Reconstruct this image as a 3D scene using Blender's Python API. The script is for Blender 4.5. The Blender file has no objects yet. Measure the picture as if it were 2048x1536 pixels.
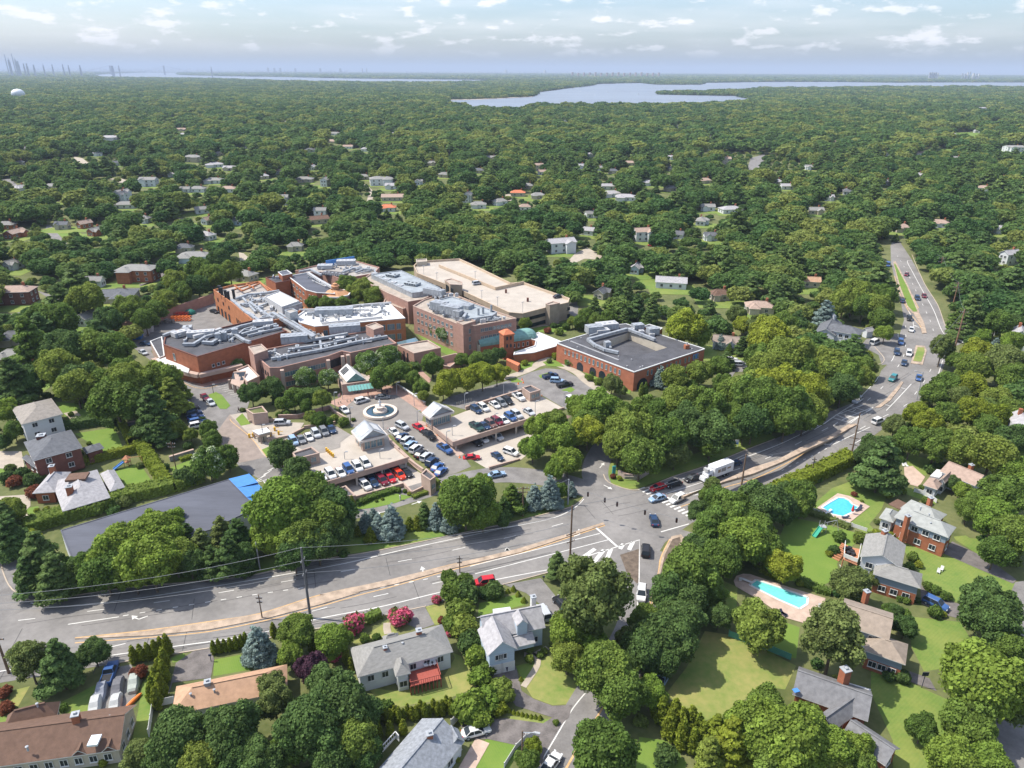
EXPO = 0.72
HAZE = 0.000068
import bpy, math, random
import numpy as np
from mathutils import Vector, Matrix
from mathutils.geometry import tessellate_polygon
R = math.radians
rnd = random.Random(7)
sc = bpy.context.scene
COL = sc.collection
# ------------------------------------------------------------ camera maths
H, FP, RHO = 98.0, 1450.0, R(0.22)
TH = math.atan((768-140.5)/FP)
CT, ST, CR, SR = math.cos(TH), math.sin(TH), math.cos(RHO), math.sin(RHO)
FR = {'X': (0, 0, 1), 'A': (0, 380, .2539), 'B': (300, 500, .2637), 'C': (700, 480, .2637), 'D': (1050, 480, .249),
      'E': (460, 760, .1953), 'F': (740, 720, .2246), 'G': (0, 720, .2539), 'I': (1500, 480, .2676), 'J': (1160, 820, .2637),
      'K': (1540, 860, .248), 'L': (1300, 1160, .3652), 'M': (640, 1100, .332), 'N': (0, 1160, .332), 'O': (0, 920, .3418),
      'Q': (640, 960, .3223), 'P': (0, 60, .3418), 'R': (700, 60, .3418), 'S': (1348, 60, .3418)}
def full(fr, x, y):
    a, b, s = FR[fr]; return a+x*s, b+y*s
def ray(fr, x, y):
    px, py = full(fr, x, y)
    u0, v0 = px-1024, 768-py
    u = u0*CR - v0*SR; v = u0*SR + v0*CR
    b = FP*ST - v*CT
    return u/b, (FP*CT+v*ST)/b
def T(y):                                   # the land steps down 3 m towards the highway
    s = min(1, max(0, (y-164)/34)); return 3.2*(3*s*s-2*s*s*s)
def W(fr, x, y, z=0):
    a, b = ray(fr, x, y); k = H-z; return Vector((a*k, b*k, z))
def G(fr, x, y):
    a, b = ray(fr, x, y); z = 0.
    for _ in range(14): z = .5*(z+T(b*(H-z)))
    return Vector((a*(H-z), b*(H-z), z))
def pix(p):                                 # world -> full-resolution picture point
    dx, dy, dz = p[0], p[1], p[2]-H
    d = dy*CT - dz*ST
    if d <= 0: return None
    u, v = FP*dx/d, FP*(dy*ST+dz*CT)/d
    return 1024+u*CR+v*SR, 768-(-u*SR+v*CR)
def mpp(fr, x, y, z=0):                     # metres per zoom unit at that point, across the view
    px, py = full(fr, x, y)
    b = FP*ST - ((px-1024)*SR+(768-py)*CR)*CT
    return FR[fr][2]*(H-z)/b
# ------------------------------------------------------------ materials
MT = {}
def mat(name, col, rough=.85, noise=0., scale=.5, col2=None, metal=0., spec=.3, emit=None, bump=0., detail=4, brick=None, stretch=None, wave=None):
    if name in MT: return MT[name]
    m = bpy.data.materials.new(name); m.use_nodes = True; MT[name] = m
    nt = m.node_tree; N = nt.nodes; L = nt.links; bs = N['Principled BSDF']
    bs.inputs['Roughness'].default_value = rough; bs.inputs['Metallic'].default_value = metal
    bs.inputs['Specular IOR Level'].default_value = spec
    c = (*col, 1); bs.inputs['Base Color'].default_value = c
    out = None
    if noise or col2:
        g = N.new('ShaderNodeNewGeometry'); src = g.outputs['Position']
        if stretch:
            mp = N.new('ShaderNodeMapping'); mp.inputs['Scale'].default_value = stretch; L.new(src, mp.inputs[0]); src = mp.outputs[0]
        n1 = N.new('ShaderNodeTexNoise'); n1.inputs['Scale'].default_value = scale; n1.inputs['Detail'].default_value = detail
        L.new(src, n1.inputs['Vector'])
        n2 = N.new('ShaderNodeTexNoise'); n2.inputs['Scale'].default_value = scale*9; n2.inputs['Detail'].default_value = 3
        L.new(src, n2.inputs['Vector'])
        ad = N.new('ShaderNodeMath'); ad.operation = 'MULTIPLY_ADD'; ad.inputs[1].default_value = .45
        L.new(n2.outputs[0], ad.inputs[0]); L.new(n1.outputs[0], ad.inputs[2])
        mr = N.new('ShaderNodeMapRange'); mr.inputs['From Min'].default_value = .52; mr.inputs['From Max'].default_value = .95
        L.new(ad.outputs[0], mr.inputs[0])
        mx = N.new('ShaderNodeMix'); mx.data_type = 'RGBA'; L.new(mr.outputs[0], mx.inputs[0])
        if col2: a, b = col, col2
        else: a, b = [x*(1-noise) for x in col], [min(1, x*(1+noise)) for x in col]
        mx.inputs[6].default_value = (*a, 1); mx.inputs[7].default_value = (*b, 1)
        out = mx.outputs[2]
        if brick or wave:
            if brick:
                t = N.new('ShaderNodeTexNoise'); t.inputs['Scale'].default_value = 1
                mp = N.new('ShaderNodeMapping'); mp.inputs['Scale'].default_value = (.25, .25, brick); L.new(g.outputs['Position'], mp.inputs[0]); L.new(mp.outputs[0], t.inputs['Vector']); fac = t.outputs[0]; amt = .45
            else:
                t = N.new('ShaderNodeTexWave'); t.inputs['Scale'].default_value = wave[0]; t.inputs['Distortion'].default_value = .6
                mp = N.new('ShaderNodeMapping'); mp.inputs['Rotation'].default_value = (0, 0, wave[1]); L.new(g.outputs['Position'], mp.inputs[0]); L.new(mp.outputs[0], t.inputs['Vector']); fac = t.outputs[0]; amt = .06
            m2 = N.new('ShaderNodeMix'); m2.data_type = 'RGBA'; m2.blend_type = 'MULTIPLY'; m2.inputs[0].default_value = amt
            L.new(out, m2.inputs[6]); L.new(fac, m2.inputs[7]); out = m2.outputs[2]
        L.new(out, bs.inputs['Base Color'])
        if bump:
            bp = N.new('ShaderNodeBump'); bp.inputs['Strength'].default_value = bump; L.new(n2.outputs[0], bp.inputs['Height']); L.new(bp.outputs[0], bs.inputs['Normal'])
    if emit: bs.inputs['Emission Color'].default_value = (*emit, 1); bs.inputs['Emission Strength'].default_value = 1
    return m
def leafmat(name, c1, c2, c3=None, flowers=None, fl=.35, hue=True):
    m = bpy.data.materials.new(name); m.use_nodes = True; MT[name] = m
    nt = m.node_tree; N = nt.nodes; L = nt.links; bs = N['Principled BSDF']
    bs.inputs['Roughness'].default_value = .6; bs.inputs['Specular IOR Level'].default_value = .08
    at = N.new('ShaderNodeAttribute'); at.attribute_name = 'tint'
    oi = N.new('ShaderNodeObjectInfo')
    cr = N.new('ShaderNodeValToRGB'); e = cr.color_ramp.elements
    e[0].position = 0; e[0].color = (*c1, 1); e[1].position = .62; e[1].color = (*c2, 1)
    if c3:
        q = e.new(.88); q.color = (*c3, 1)
    if name in ('leaves_forest', 'leaves_green'):
        gg = N.new('ShaderNodeNewGeometry'); nn = N.new('ShaderNodeTexNoise'); nn.inputs['Scale'].default_value = .012; nn.inputs['Detail'].default_value = 3; L.new(gg.outputs['Position'], nn.inputs['Vector'])
        ma = N.new('ShaderNodeMath'); ma.operation = 'MULTIPLY_ADD'; ma.inputs[1].default_value = 1.5; ma.inputs[2].default_value = -.75; L.new(nn.outputs[0], ma.inputs[0])
        mb = N.new('ShaderNodeMath'); mb.use_clamp = True; L.new(ma.outputs[0], mb.inputs[0]); L.new(oi.outputs['Random'], mb.inputs[1]); L.new(mb.outputs[0], cr.inputs[0])
    else: L.new(oi.outputs['Random'], cr.inputs[0])
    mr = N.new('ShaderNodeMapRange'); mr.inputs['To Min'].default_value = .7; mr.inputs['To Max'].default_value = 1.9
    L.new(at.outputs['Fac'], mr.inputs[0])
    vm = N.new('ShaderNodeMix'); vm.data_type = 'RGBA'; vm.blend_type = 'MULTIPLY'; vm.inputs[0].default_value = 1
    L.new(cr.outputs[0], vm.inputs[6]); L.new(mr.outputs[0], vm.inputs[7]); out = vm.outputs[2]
    if flowers:
        gt = N.new('ShaderNodeMath'); gt.operation = 'GREATER_THAN'; gt.inputs[1].default_value = 1-fl; L.new(at.outputs['Fac'], gt.inputs[0])
        fm = N.new('ShaderNodeMix'); fm.data_type = 'RGBA'; L.new(gt.outputs[0], fm.inputs[0]); L.new(out, fm.inputs[6]); fm.inputs[7].default_value = (*flowers, 1); out = fm.outputs[2]
    L.new(out, bs.inputs['Base Color'])
    tr = N.new('ShaderNodeBsdfTranslucent'); L.new(out, tr.inputs['Color'])
    ms = N.new('ShaderNodeMixShader'); ms.inputs[0].default_value = .38
    L.new(bs.outputs[0], ms.inputs[1]); L.new(tr.outputs[0], ms.inputs[2]); L.new(ms.outputs[0], N['Material Output'].inputs[0])
    return m
LF = {'g': leafmat('leaves_green', (.082, .135, .028), (.118, .172, .034), (.160, .200, .038)),
      'd': leafmat('leaves_dark', (.060, .108, .030), (.078, .125, .036)),
      'y': leafmat('leaves_yellowish', (.185, .225, .028), (.205, .235, .030)),
      'l': leafmat('leaves_bright', (.130, .200, .034), (.155, .215, .036)),
      'o': leafmat('leaves_olive', (.112, .150, .042), (.132, .165, .050)),
      'a': leafmat('leaves_cedar', (.140, .180, .022), (.165, .195, .024)),
      's': leafmat('needles_blue', (.170, .225, .20), (.20, .26, .235)),
      'p': leafmat('needles_pine', (.075, .130, .040), (.105, .155, .046)),
      'k': leafmat('leaves_crape_myrtle', (.09, .13, .03), (.10, .14, .03), None, (.68, .15, .24), .62),
      'u': leafmat('leaves_plum', (.062, .030, .045), (.072, .034, .05)),
      'r': leafmat('leaves_maple_red', (.17, .06, .035), (.19, .07, .038)),
      'w': leafmat('leaves_white_bloom', (.10, .165, .036), (.11, .175, .04), None, (.46, .52, .34), .30),
      'f': leafmat('leaves_forest', (.050, .104, .030), (.092, .148, .038), (.175, .205, .050))}
ASPH = mat('asphalt', (.198, .187, .175), .9, .22, .10)
ASPH2 = mat('asphalt_lot', (.185, .175, .165), .9, .22, .3)
ASPHD = mat('asphalt_driveway', (.145, .130, .122), .9, .3, .5)
CONC = mat('concrete', (.37, .325, .27), .85, .12, .4)
DECK = mat('concrete_deck', (.40, .355, .30), .85, .10, .25)
WALK = mat('sidewalk_concrete', (.37, .32, .255), .85, .15, .5)
PAVER = mat('pink_pavers', (.37, .235, .185), .85, .15, .8)
PAVER2 = mat('patio_pavers', (.45, .34, .27), .85, .15, .8)
MED = mat('median_concrete', (.36, .28, .21), .9, .3, .6)
YEL = mat('yellow_paint', (.50, .32, .15), .7, .2, 1)
WHT = mat('white_paint', (.60, .59, .55), .7, .12, 1)
KERB = mat('kerb_stone', (.42, .35, .27), .85, .15, 1)
DIRT = mat('dirt', (.13, .10, .075), .95, .3, 1)
GROUND = mat('ground_cover', (.075, .095, .028), .95, scale=.09, col2=(.16, .165, .065), detail=6)
LAWN = mat('lawn_grass', (.110, .185, .034), .95, scale=.12, col2=(.20, .235, .055), detail=5, wave=(.6, .9))
LAWN2 = mat('lawn_lush', (.115, .195, .030), .95, scale=.2, col2=(.155, .225, .040), wave=(.9, -.5))
LAWND = mat('lawn_dry', (.125, .195, .038), .95, scale=.10, col2=(.29, .26, .09), detail=5)
BRK = mat('red_brick', (.40, .145, .075), .9, .16, .8, brick=14.)
BRKO = mat('orange_brick', (.50, .20, .09), .9, .14, .6, brick=14.)
BRKP = mat('pink_masonry', (.44, .26, .205), .9, .12, .6, brick=9.)
BRKD = mat('dark_brick', (.20, .085, .065), .9, .2, .9, brick=14.)
BRKG = mat('grey_stone', (.25, .24, .22), .9, .3, 2)
PINKC = mat('pink_concrete', (.40, .295, .24), .88, .1, .6)
STUC = mat('beige_stucco', (.42, .375, .30), .9, .1, .6)
WALLW = mat('white_siding', (.56, .58, .60), .75, .06, 1, stretch=(.2, .2, 8))
WALLB = mat('pale_blue_siding', (.40, .48, .56), .75, .06, 1, stretch=(.2, .2, 8))
TRIM = mat('white_trim', (.60, .60, .58), .6, .05, 1)
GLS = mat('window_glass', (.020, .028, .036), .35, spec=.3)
GLSB = mat('sky_glass', (.10, .17, .20), .10, spec=.9)
RDK = mat('roof_membrane_dark', (.075, .075, .082), .8, .32, .22, detail=6)
RDK2 = mat('roof_membrane_slate', (.085, .09, .11), .7, .18, .15, stretch=(.3, 2, 1))
RLT = mat('roof_membrane_light', (.34, .315, .285), .8, .22, .3)
RBG = mat('roof_blue_grey', (.28, .31, .33), .7, .18, .3)
RWH = mat('roof_white', (.58, .575, .56), .6, .08, .3)
RBE = mat('roof_gravel_beige', (.34, .29, .24), .9, .2, .5)
SHG = mat('shingle_grey', (.235, .23, .215), .9, .16, 1.2, stretch=(1, 1, 5))
SHD = mat('shingle_dark', (.115, .12, .13), .9, .2, 1.2)
SHB = mat('shingle_brown', (.140, .085, .060), .9, .16, 1.2)
SHT = mat('shingle_tan', (.42, .26, .165), .9, .14, 1.2)
SHL = mat('slate_light', (.33, .32, .325), .85, .2, 1.5)
SHR = mat('tile_red', (.52, .17, .085), .85, .15, 1.5)
GALV = mat('galvanized_metal', (.32, .34, .36), .5, .25, .8, metal=.25)
GRYM = mat('grey_equipment', (.33, .35, .37), .6, .15, 1)
WHM = mat('white_equipment', (.42, .42, .42), .5, .08, 1)
COP = mat('patina_copper', (.16, .30, .27), .7, .2, 1)
ORT = mat('octagon_copper', (.46, .24, .12), .7, .15, 1)
BLU = mat('blue_awning', (.07, .22, .52), .5, .08, 1)
BLK = mat('black_metal', (.025, .025, .028), .5)
WOODP = mat('pole_wood', (.16, .105, .07), .9, .25, 2)
BARK = mat('bark', (.12, .095, .07), .95, .3, 3)
GREYP = mat('grey_pole', (.33, .34, .35), .6, .1, 1)
ORNG = mat('orange_plastic', (.75, .20, .04), .6)
REDM = mat('red_paint', (.55, .05, .03), .5)
REDD = mat('red_deck_wood', (.30, .075, .055), .8, .15, 2, stretch=(6, 1, 1))
CLK = mat('clinker_wood', (.42, .19, .10), .8, .15, 2)
YELP = mat('yellow_plastic', (.72, .42, .04), .6)
WATP = mat('pool_water', (.07, .44, .62), .06, .1, 1.5, spec=.6)
WATT = mat('pool_water_turquoise', (.16, .60, .56), .06, .1, 1.5, spec=.6)
WATF = mat('bay_water', (.19, .22, .26), .4, .16, .0015, spec=.3, stretch=(1, 3, 1))
SKINM = mat('skin', (.45, .27, .19), .6)
CLD = mat('dark_clothes', (.03, .035, .06), .9)
CLW = mat('pale_clothes', (.62, .62, .60), .9)
STONE = mat('fountain_stone', (.62, .52, .43), .8, .1, 2)
GRN = mat('green_plastic', (.02, .30, .19), .5)
# ------------------------------------------------------------ object helpers
def link(o, parent=None):
    COL.objects.link(o)
    if parent is not None: o.parent = parent
    return o
def tag(o, label=None, cat=None, group=None, kind=None):
    if label: o['label'] = label
    if cat: o['category'] = cat
    if group: o['group'] = group
    if kind: o['kind'] = kind
    return o
def thing(name, label, cat, loc=(0, 0, 0), rz=0, group=None, s=1):
    o = bpy.data.objects.new(name, None); link(o); o.location = loc; o.rotation_euler = (0, 0, rz)
    o.scale = (s, s, s) if not hasattr(s, '__len__') else s
    o.empty_display_size = .5
    return tag(o, label, cat, group)
def ccw(p):
    a = sum(p[i][0]*p[(i+1) % len(p)][1]-p[(i+1) % len(p)][0]*p[i][1] for i in range(len(p)))
    return list(p) if a > 0 else list(p)[::-1]
class MB:
    def __init__(s): s.v = []; s.f = []; s.m = []
    def face(s, pts, mi=0):
        b = len(s.v); s.v += [tuple(p) for p in pts]; s.f.append(tuple(range(b, b+len(pts)))); s.m.append(mi)
    def prism(s, poly, z0, z1, mi=0, mt=None, bottom=True):
        p = ccw(poly); n = len(p); b = len(s.v)
        s.v += [(q[0], q[1], z0) for q in p]+[(q[0], q[1], z1) for q in p]
        for i in range(n):
            j = (i+1) % n; s.f.append((b+i, b+j, b+n+j, b+n+i)); s.m.append(mi)
        s.f.append(tuple(range(b+n, b+2*n))); s.m.append(mi if mt is None else mt)
        if bottom: s.f.append(tuple(range(b+n-1, b-1, -1))); s.m.append(mi)
    def box(s, cx, cy, z0, sx, sy, sz, rot=0, mi=0, taper=1., mt=None):
        c, d = math.cos(rot), math.sin(rot); b = len(s.v)
        for z, k in ((z0, 1), (z0+sz, taper)):
            for x, y in ((-1, -1), (1, -1), (1, 1), (-1, 1)):
                x *= sx/2*k; y *= sy/2*k; s.v.append((cx+x*c-y*d, cy+x*d+y*c, z))
        for k, f in enumerate(((0, 1, 5, 4), (1, 2, 6, 5), (2, 3, 7, 6), (3, 0, 4, 7), (4, 5, 6, 7), (3, 2, 1, 0))):
            s.f.append(tuple(b+i for i in f)); s.m.append(mt if (mt is not None and k == 4) else mi)
    def tube(s, p0, p1, r, n=8, mi=0, r2=None, caps=True):
        p0, p1 = Vector(p0), Vector(p1); r2 = r if r2 is None else r2
        d = (p1-p0).normalized(); a = d.cross(Vector((0, 0, 1)) if abs(d.z) < .9 else Vector((1, 0, 0))).normalized(); c = d.cross(a)
        b = len(s.v)
        for p, q in ((p0, r), (p1, r2)):
            for i in range(n):
                t = 2*math.pi*i/n; s.v.append(tuple(p+a*math.cos(t)*q+c*math.sin(t)*q))
        for i in range(n):
            j = (i+1) % n; s.f.append((b+i, b+n+i, b+n+j, b+j)); s.m.append(mi)
        if caps:
            s.f.append(tuple(b+i for i in range(n))); s.m.append(mi)
            s.f.append(tuple(b+n+i for i in range(n-1, -1, -1))); s.m.append(mi)
    def bar(s, p0, p1, w, h, mi=0):
        p0, p1 = Vector(p0), Vector(p1); d = (p1-p0)
        a = Vector((d.y, -d.x, 0)); a = a.normalized()*w/2 if a.length > 1e-6 else Vector((w/2, 0, 0))
        u = a.cross(d).normalized()*h/2
        b = len(s.v)
        for p in (p0, p1):
            for q in (-a-u, a-u, a+u, -a+u): s.v.append(tuple(p+q))
        for f in ((0, 1, 5, 4), (1, 2, 6, 5), (2, 3, 7, 6), (3, 0, 4, 7), (4, 5, 6, 7), (3, 2, 1, 0)):
            s.f.append(tuple(b+i for i in f)); s.m.append(mi)
    def lathe(s, c, prof, n=16, mi=0):
        b = len(s.v)
        for r, z in prof:
            for i in range(n):
                t = 2*math.pi*i/n; s.v.append((c[0]+r*math.cos(t), c[1]+r*math.sin(t), c[2]+z))
        for k in range(len(prof)-1):
            for i in range(n):
                j = (i+1) % n; s.f.append((b+k*n+i, b+k*n+j, b+(k+1)*n+j, b+(k+1)*n+i)); s.m.append(mi)
    def build(s, name, mats, parent=None, smooth=False, local=False):
        if not isinstance(mats, (list, tuple)): mats = [mats]
        off = Vector((0, 0, 0)) if (parent is None or local) else wl(parent)
        me = bpy.data.meshes.new(name)
        me.from_pydata([(x-off.x, y-off.y, z-off.z) for x, y, z in s.v], [], s.f)
        for m in mats: me.materials.append(m)
        me.polygons.foreach_set('material_index', s.m)
        if smooth: me.polygons.foreach_set('use_smooth', [True]*len(s.f))
        me.update(); o = bpy.data.objects.new(name, me); return link(o, parent)
def wl(o):
    v = Vector((0, 0, 0))
    while o is not None: v += o.location; o = o.parent
    return v
def P(s):
    return [tuple(float(q) for q in t.split(',')) for t in s.split()]
def GP(fr, s): return [G(fr, *p) for p in P(s)]
def WP(fr, s, z): return [W(fr, *p, z) for p in P(s)]
def struct(name, tris_v, tris_f, m, kind='structure'):
    me = bpy.data.meshes.new(name); me.from_pydata(tris_v, [], tris_f); me.materials.append(m); me.update()
    o = bpy.data.objects.new(name, me); link(o); o['kind'] = kind; return o
import bmesh
def sheet_bm(polys, off, zfun=T):
    """polys: list of (outer, holes). Flat sheets draped over the slope."""
    bm = bmesh.new()
    for outer, holes in polys:
        loops = [[Vector((p[0], p[1], 0)) for p in q] for q in [outer]+holes]
        flat = [p for q in loops for p in q]
        vs = [bm.verts.new(p) for p in flat]
        for t in tessellate_polygon(loops):
            try:
                f = bm.faces.new([vs[i] for i in t])
            except ValueError: pass
    ys = [v.co.y for v in bm.verts]
    y = 164
    while y <= 198.1:
        if min(ys) < y < max(ys):
            bmesh.ops.bisect_plane(bm, geom=bm.verts[:]+bm.edges[:]+bm.faces[:], plane_co=(0, y, 0), plane_no=(0, 1, 0), dist=1e-4)
        y += 2.0
    for v in bm.verts: v.co.z = zfun(v.co.y)+off
    bm.normal_update()
    for f in bm.faces:
        if f.normal.z < 0: f.normal_flip()
    return bm
LAY = [0]
def lay(off): LAY[0] += 1; return off+LAY[0]*.00015
def sheet(name, pts, off, m, holes=(), label=None, kind='structure', zfun=T):
    off = lay(off)
    bm = sheet_bm([(pts, list(holes))], off, zfun)
    me = bpy.data.meshes.new(name); bm.to_mesh(me); bm.free(); me.materials.append(m)
    o = bpy.data.objects.new(name, me); link(o)
    if kind: o['kind'] = kind
    if label: o['label'] = label
    return o
def sheets(name, polys, off, m, zfun=T):
    off = lay(off)
    bm = sheet_bm([(p, []) for p in polys], off, zfun)
    me = bpy.data.meshes.new(name); bm.to_mesh(me); bm.free(); me.materials.append(m)
    o = bpy.data.objects.new(name, me); link(o); o['kind'] = 'structure'; return o
def smoothpts(pts, n=4):
    out = []
    P_ = [pts[0]]+list(pts)+[pts[-1]]
    for i in range(1, len(P_)-2):
        a, b, c, d = [Vector(q[:2]) for q in P_[i-1:i+3]]
        for k in range(n):
            t = k/n
            out.append(.5*((2*b)+(c-a)*t+(2*a-5*b+4*c-d)*t*t+(3*b-a-3*c+d)*t**3))
    out.append(Vector(P_[-1][:2])); return out
def ribbon_polys(pts, w, n=4, smooth=True):
    q = smoothpts(pts, n) if smooth and len(pts) > 2 else [Vector(p[:2]) for p in pts]
    L_, R_ = [], []
    for i, p in enumerate(q):
        d = (q[min(i+1, len(q)-1)]-q[max(i-1, 0)]).normalized(); nrm = Vector((-d.y, d.x))
        L_.append(p+nrm*w/2); R_.append(p-nrm*w/2)
    return [[L_[i], R_[i], R_[i+1], L_[i+1]] for i in range(len(q)-1)]
def dash_polys(pts, w, dash, gap, n=6):
    q = smoothpts(pts, n) if len(pts) > 2 else [Vector(p[:2]) for p in pts]
    seg = []; cum = [0]
    for i in range(len(q)-1): cum.append(cum[-1]+(q[i+1]-q[i]).length)
    def at(s):
        for i in range(len(q)-1):
            if cum[i+1] >= s: return q[i].lerp(q[i+1], (s-cum[i])/max(1e-6, cum[i+1]-cum[i]))
        return q[-1]
    out = []; s = 0
    while s+dash < cum[-1]:
        out += ribbon_polys([at(s), at(s+dash)], w, smooth=False); s += dash+gap
    return out
def inset(poly, t):
    p = ccw(poly); n = len(p); out = []
    for i in range(n):
        a, b, c = [Vector(q[:2]) for q in (p[i-1], p[i], p[(i+1) % n])]
        d1, d2 = (b-a).normalized(), (c-b).normalized()
        n1, n2 = Vector((-d1.y, d1.x)), Vector((-d2.y, d2.x)); m_ = n1+n2
        m_ = m_/max(.35, m_.dot(n1)) if m_.length > 1e-3 else n1
        out.append(b+m_*t)
    return out
def inpoly(x, y, p):
    c = False; n = len(p); j = n-1
    for i in range(n):
        if (p[i][1] > y) != (p[j][1] > y) and x < (p[j][0]-p[i][0])*(y-p[i][1])/(p[j][1]-p[i][1])+p[i][0]: c = not c
        j = i
    return c
LM = []                                     # landmarks for the tree labels
CLR = []                                    # clearings (world polygons / ellipses) the wood keeps out of
# ------------------------------------------------------------ buildings
def keep(o):
    me = o.data; COL.objects.unlink(o); bpy.data.objects.remove(o); return me
WCACHE = {}
def win_mesh(w, h, style='n'):
    k = (round(w, 2), round(h, 2), style)
    if k in WCACHE: return WCACHE[k]
    b = MB(); f = .09
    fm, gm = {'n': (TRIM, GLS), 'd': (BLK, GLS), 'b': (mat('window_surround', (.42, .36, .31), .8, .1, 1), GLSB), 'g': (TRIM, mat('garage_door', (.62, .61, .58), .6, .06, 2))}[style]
    b.box(0, .02, -h/2, w, .03, h, 0, 1)
    for x in (-w/2, w/2): b.box(x, .045, -h/2-f/2, f, .08, h+f, 0, 0)
    for z in (-h/2-f/2, h/2-f/2): b.box(0, .045, z, w-f-.01, .07, f, 0, 0)
    if style != 'g':
        if w > .9: b.box(0, .045, -h/2+.05, .06, .05, h-.12, 0, 0)
    else:
        for q in (1, 2, 3): b.box(0, .04, -h/2+h*q/4, w-.2, .02, .05, 0, 0)
    if style != 'g': b.box(0, .08, -h/2-.12, w+.2, .14, .07, 0, 0)
    g = MB(); g.v = b.v[:8]; g.f = b.f[:6]; g.m = [0]*6          # the pane on its own, and the frame without it
    fr_ = MB(); fr_.v = b.v[8:]; fr_.f = [tuple(i-8 for i in f) for f in b.f[6:]]; fr_.m = b.m[6:]
    WCACHE[k] = (keep(b.build('window', [fm, gm])), keep(fr_.build('window', fm)), keep(g.build('pane', gm))); return WCACHE[k]
PANES = [True]
def put_win(parent, p, ang, w, h, style='n', name='window'):
    ms = win_mesh(w, h, style); o = bpy.data.objects.new(name, ms[1 if PANES[0] else 0]); link(o, parent)
    if PANES[0]: link(bpy.data.objects.new('panel' if 'door' in name and style == 'g' else 'pane', ms[2]), o)
    off = wl(parent); o.location = Vector(p)-off; o.rotation_euler = (0, 0, ang); return o
def win_row(parent, A, B, z, n, w, h, style='n', m0=1.2, m1=None, name='window', pair=0):
    """windows along the wall A->B, the outside on the right hand"""
    A, B = Vector(A[:2]), Vector(B[:2]); d = B-A; Ln = d.length; d = d/Ln
    m1 = m0 if m1 is None else m1; nr = Vector((d.y, -d.x)); ang = math.atan2(nr.y, nr.x)-math.pi/2
    for i in range(n):
        s = m0+(Ln-m0-m1)*((i+.5)/n)
        for q in ((0,) if not pair else (-pair/2, pair/2)):
            p = A+d*(s+q)+nr*.03
            put_win(parent, (p.x, p.y, z), ang, w, h, style, name)
def building(name, label, cat, top, zt, zb, wall, roof, trim, par=.5, thick=.35, ext=None, group=None):
    """top: outline traced at roof height"""
    p = ccw([(q[0], q[1]) for q in top]); c = Vector((sum(q[0] for q in p)/len(p), sum(q[1] for q in p)/len(p), 0))
    t = thing(name, label, cat, (c.x, c.y, zb), group=group)
    part_block(t, p, zt, zb, wall, roof, trim, par, thick)
    CLR.append(inset(p, -3.5)); t['_p'] = 0; del t['_p']
    return t, p
def part_block(t, p, zt, zb, wall, roof, trim, par=.5, thick=.35, n1='wall', n2='roof'):
    p = ccw([(q[0], q[1]) for q in p]); b = MB(); n = len(p)
    for i in range(n):
        j = (i+1) % n
        b.face([(*p[i], zb-.6), (*p[j], zb-.6), (*p[j], zt-.22), (*p[i], zt-.22)])
    b.build(n1, wall, t)
    q = inset(p, thick); o = inset(p, -.06); b = MB(); zr = zt-par
    for i in range(n):
        j = (i+1) % n
        b.face([(*o[i], zt-.24), (*o[j], zt-.24), (*o[j], zt), (*o[i], zt)])
        b.face([(*o[i], zt), (*o[j], zt), (*q[j], zt), (*q[i], zt)])
        b.face([(*q[i], zt), (*q[j], zt), (*q[j], zr), (*q[i], zr)])
        b.face([(*p[j], zt-.24), (*o[j], zt-.24), (*o[i], zt-.24), (*p[i], zt-.24)])
    b.build('parapet', trim, t)
    b = MB()
    q2 = inset(p, thick-.02)
    loops = [[Vector((x[0], x[1], 0)) for x in q2]]
    for tr in tessellate_polygon(loops):
        f = [(*q2[i], zr) for i in tr]
        a = (Vector(f[1])-Vector(f[0])).cross(Vector(f[2])-Vector(f[0])).z
        b.face(f if a > 0 else f[::-1])
    return b.build(n2, roof, t)
def duct(t, pts, w=1.0, m=None, name='roof_duct', h=None):
    b = MB(); w *= .68
    for i in range(len(pts)-1):
        b.bar(pts[i], pts[i+1], w, (h or w)*.9)
    for q in pts[1:-1]: b.box(q[0], q[1], q[2]-w*.48, w*1.06, w*1.06, w*.96, .4)
    for i in range(len(pts)-1):              # flanges and legs
        a, c = Vector(pts[i]), Vector(pts[i+1]); n = int((c-a).length/5)
        for k in range(1, n):
            q = a.lerp(c, k/n); dd = (c-a).normalized()*.06
            b.bar(q-dd, q+dd, w*1.08, w*.98)
    return b.build(name, m or GALV, t)
def unit(t, fr, x, y, z, sx, sy, h, rot=0, m=None, name='rooftop_unit', m2=None):
    p = W(fr, x, y, z); b = MB()
    b.box(p.x, p.y, z+.25, sx, sy, h, rot, 0)
    b.box(p.x, p.y, z, sx*.9, sy*.9, .24, rot, 1)
    c, s = math.cos(rot), math.sin(rot)
    nf = max(1, int(sx/1.8))
    for k in range(nf):
        q = (k+.5)/nf*sx-sx/2
        if sy > 1.2 and h < 4: b.lathe((p.x+q*c, p.y+q*s, z+.25+h), [(0.01, .14), (min(.5, sy*.3), .14), (min(.52, sy*.31), .0)], 10, 1)
    nl = max(2, int(sx/1.2))
    for k in range(nl):
        q = (k+.5)/nl*sx-sx/2; o = sy/2+.02
        b.box(p.x+q*c+o*s, p.y+q*s-o*c, z+.5, sx/nl*.7, .05, h*.65, rot, 1)
    return b.build(name, [m or WHM, m2 or GRYM], t)
def vents(t, z, pts, name='roof_vent'):
    for fr, x, y in pts:
        p = W(fr, x, y, z); b = MB(); b.tube((p.x, p.y, z-.5), (p.x, p.y, z+.35), .14, 8); b.lathe((p.x, p.y, z+.35), [(.24, 0), (.24, .08), (.02, .16)], 8)
        b.build(name, GRYM if z < 7.5 else WHM, t)
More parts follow.
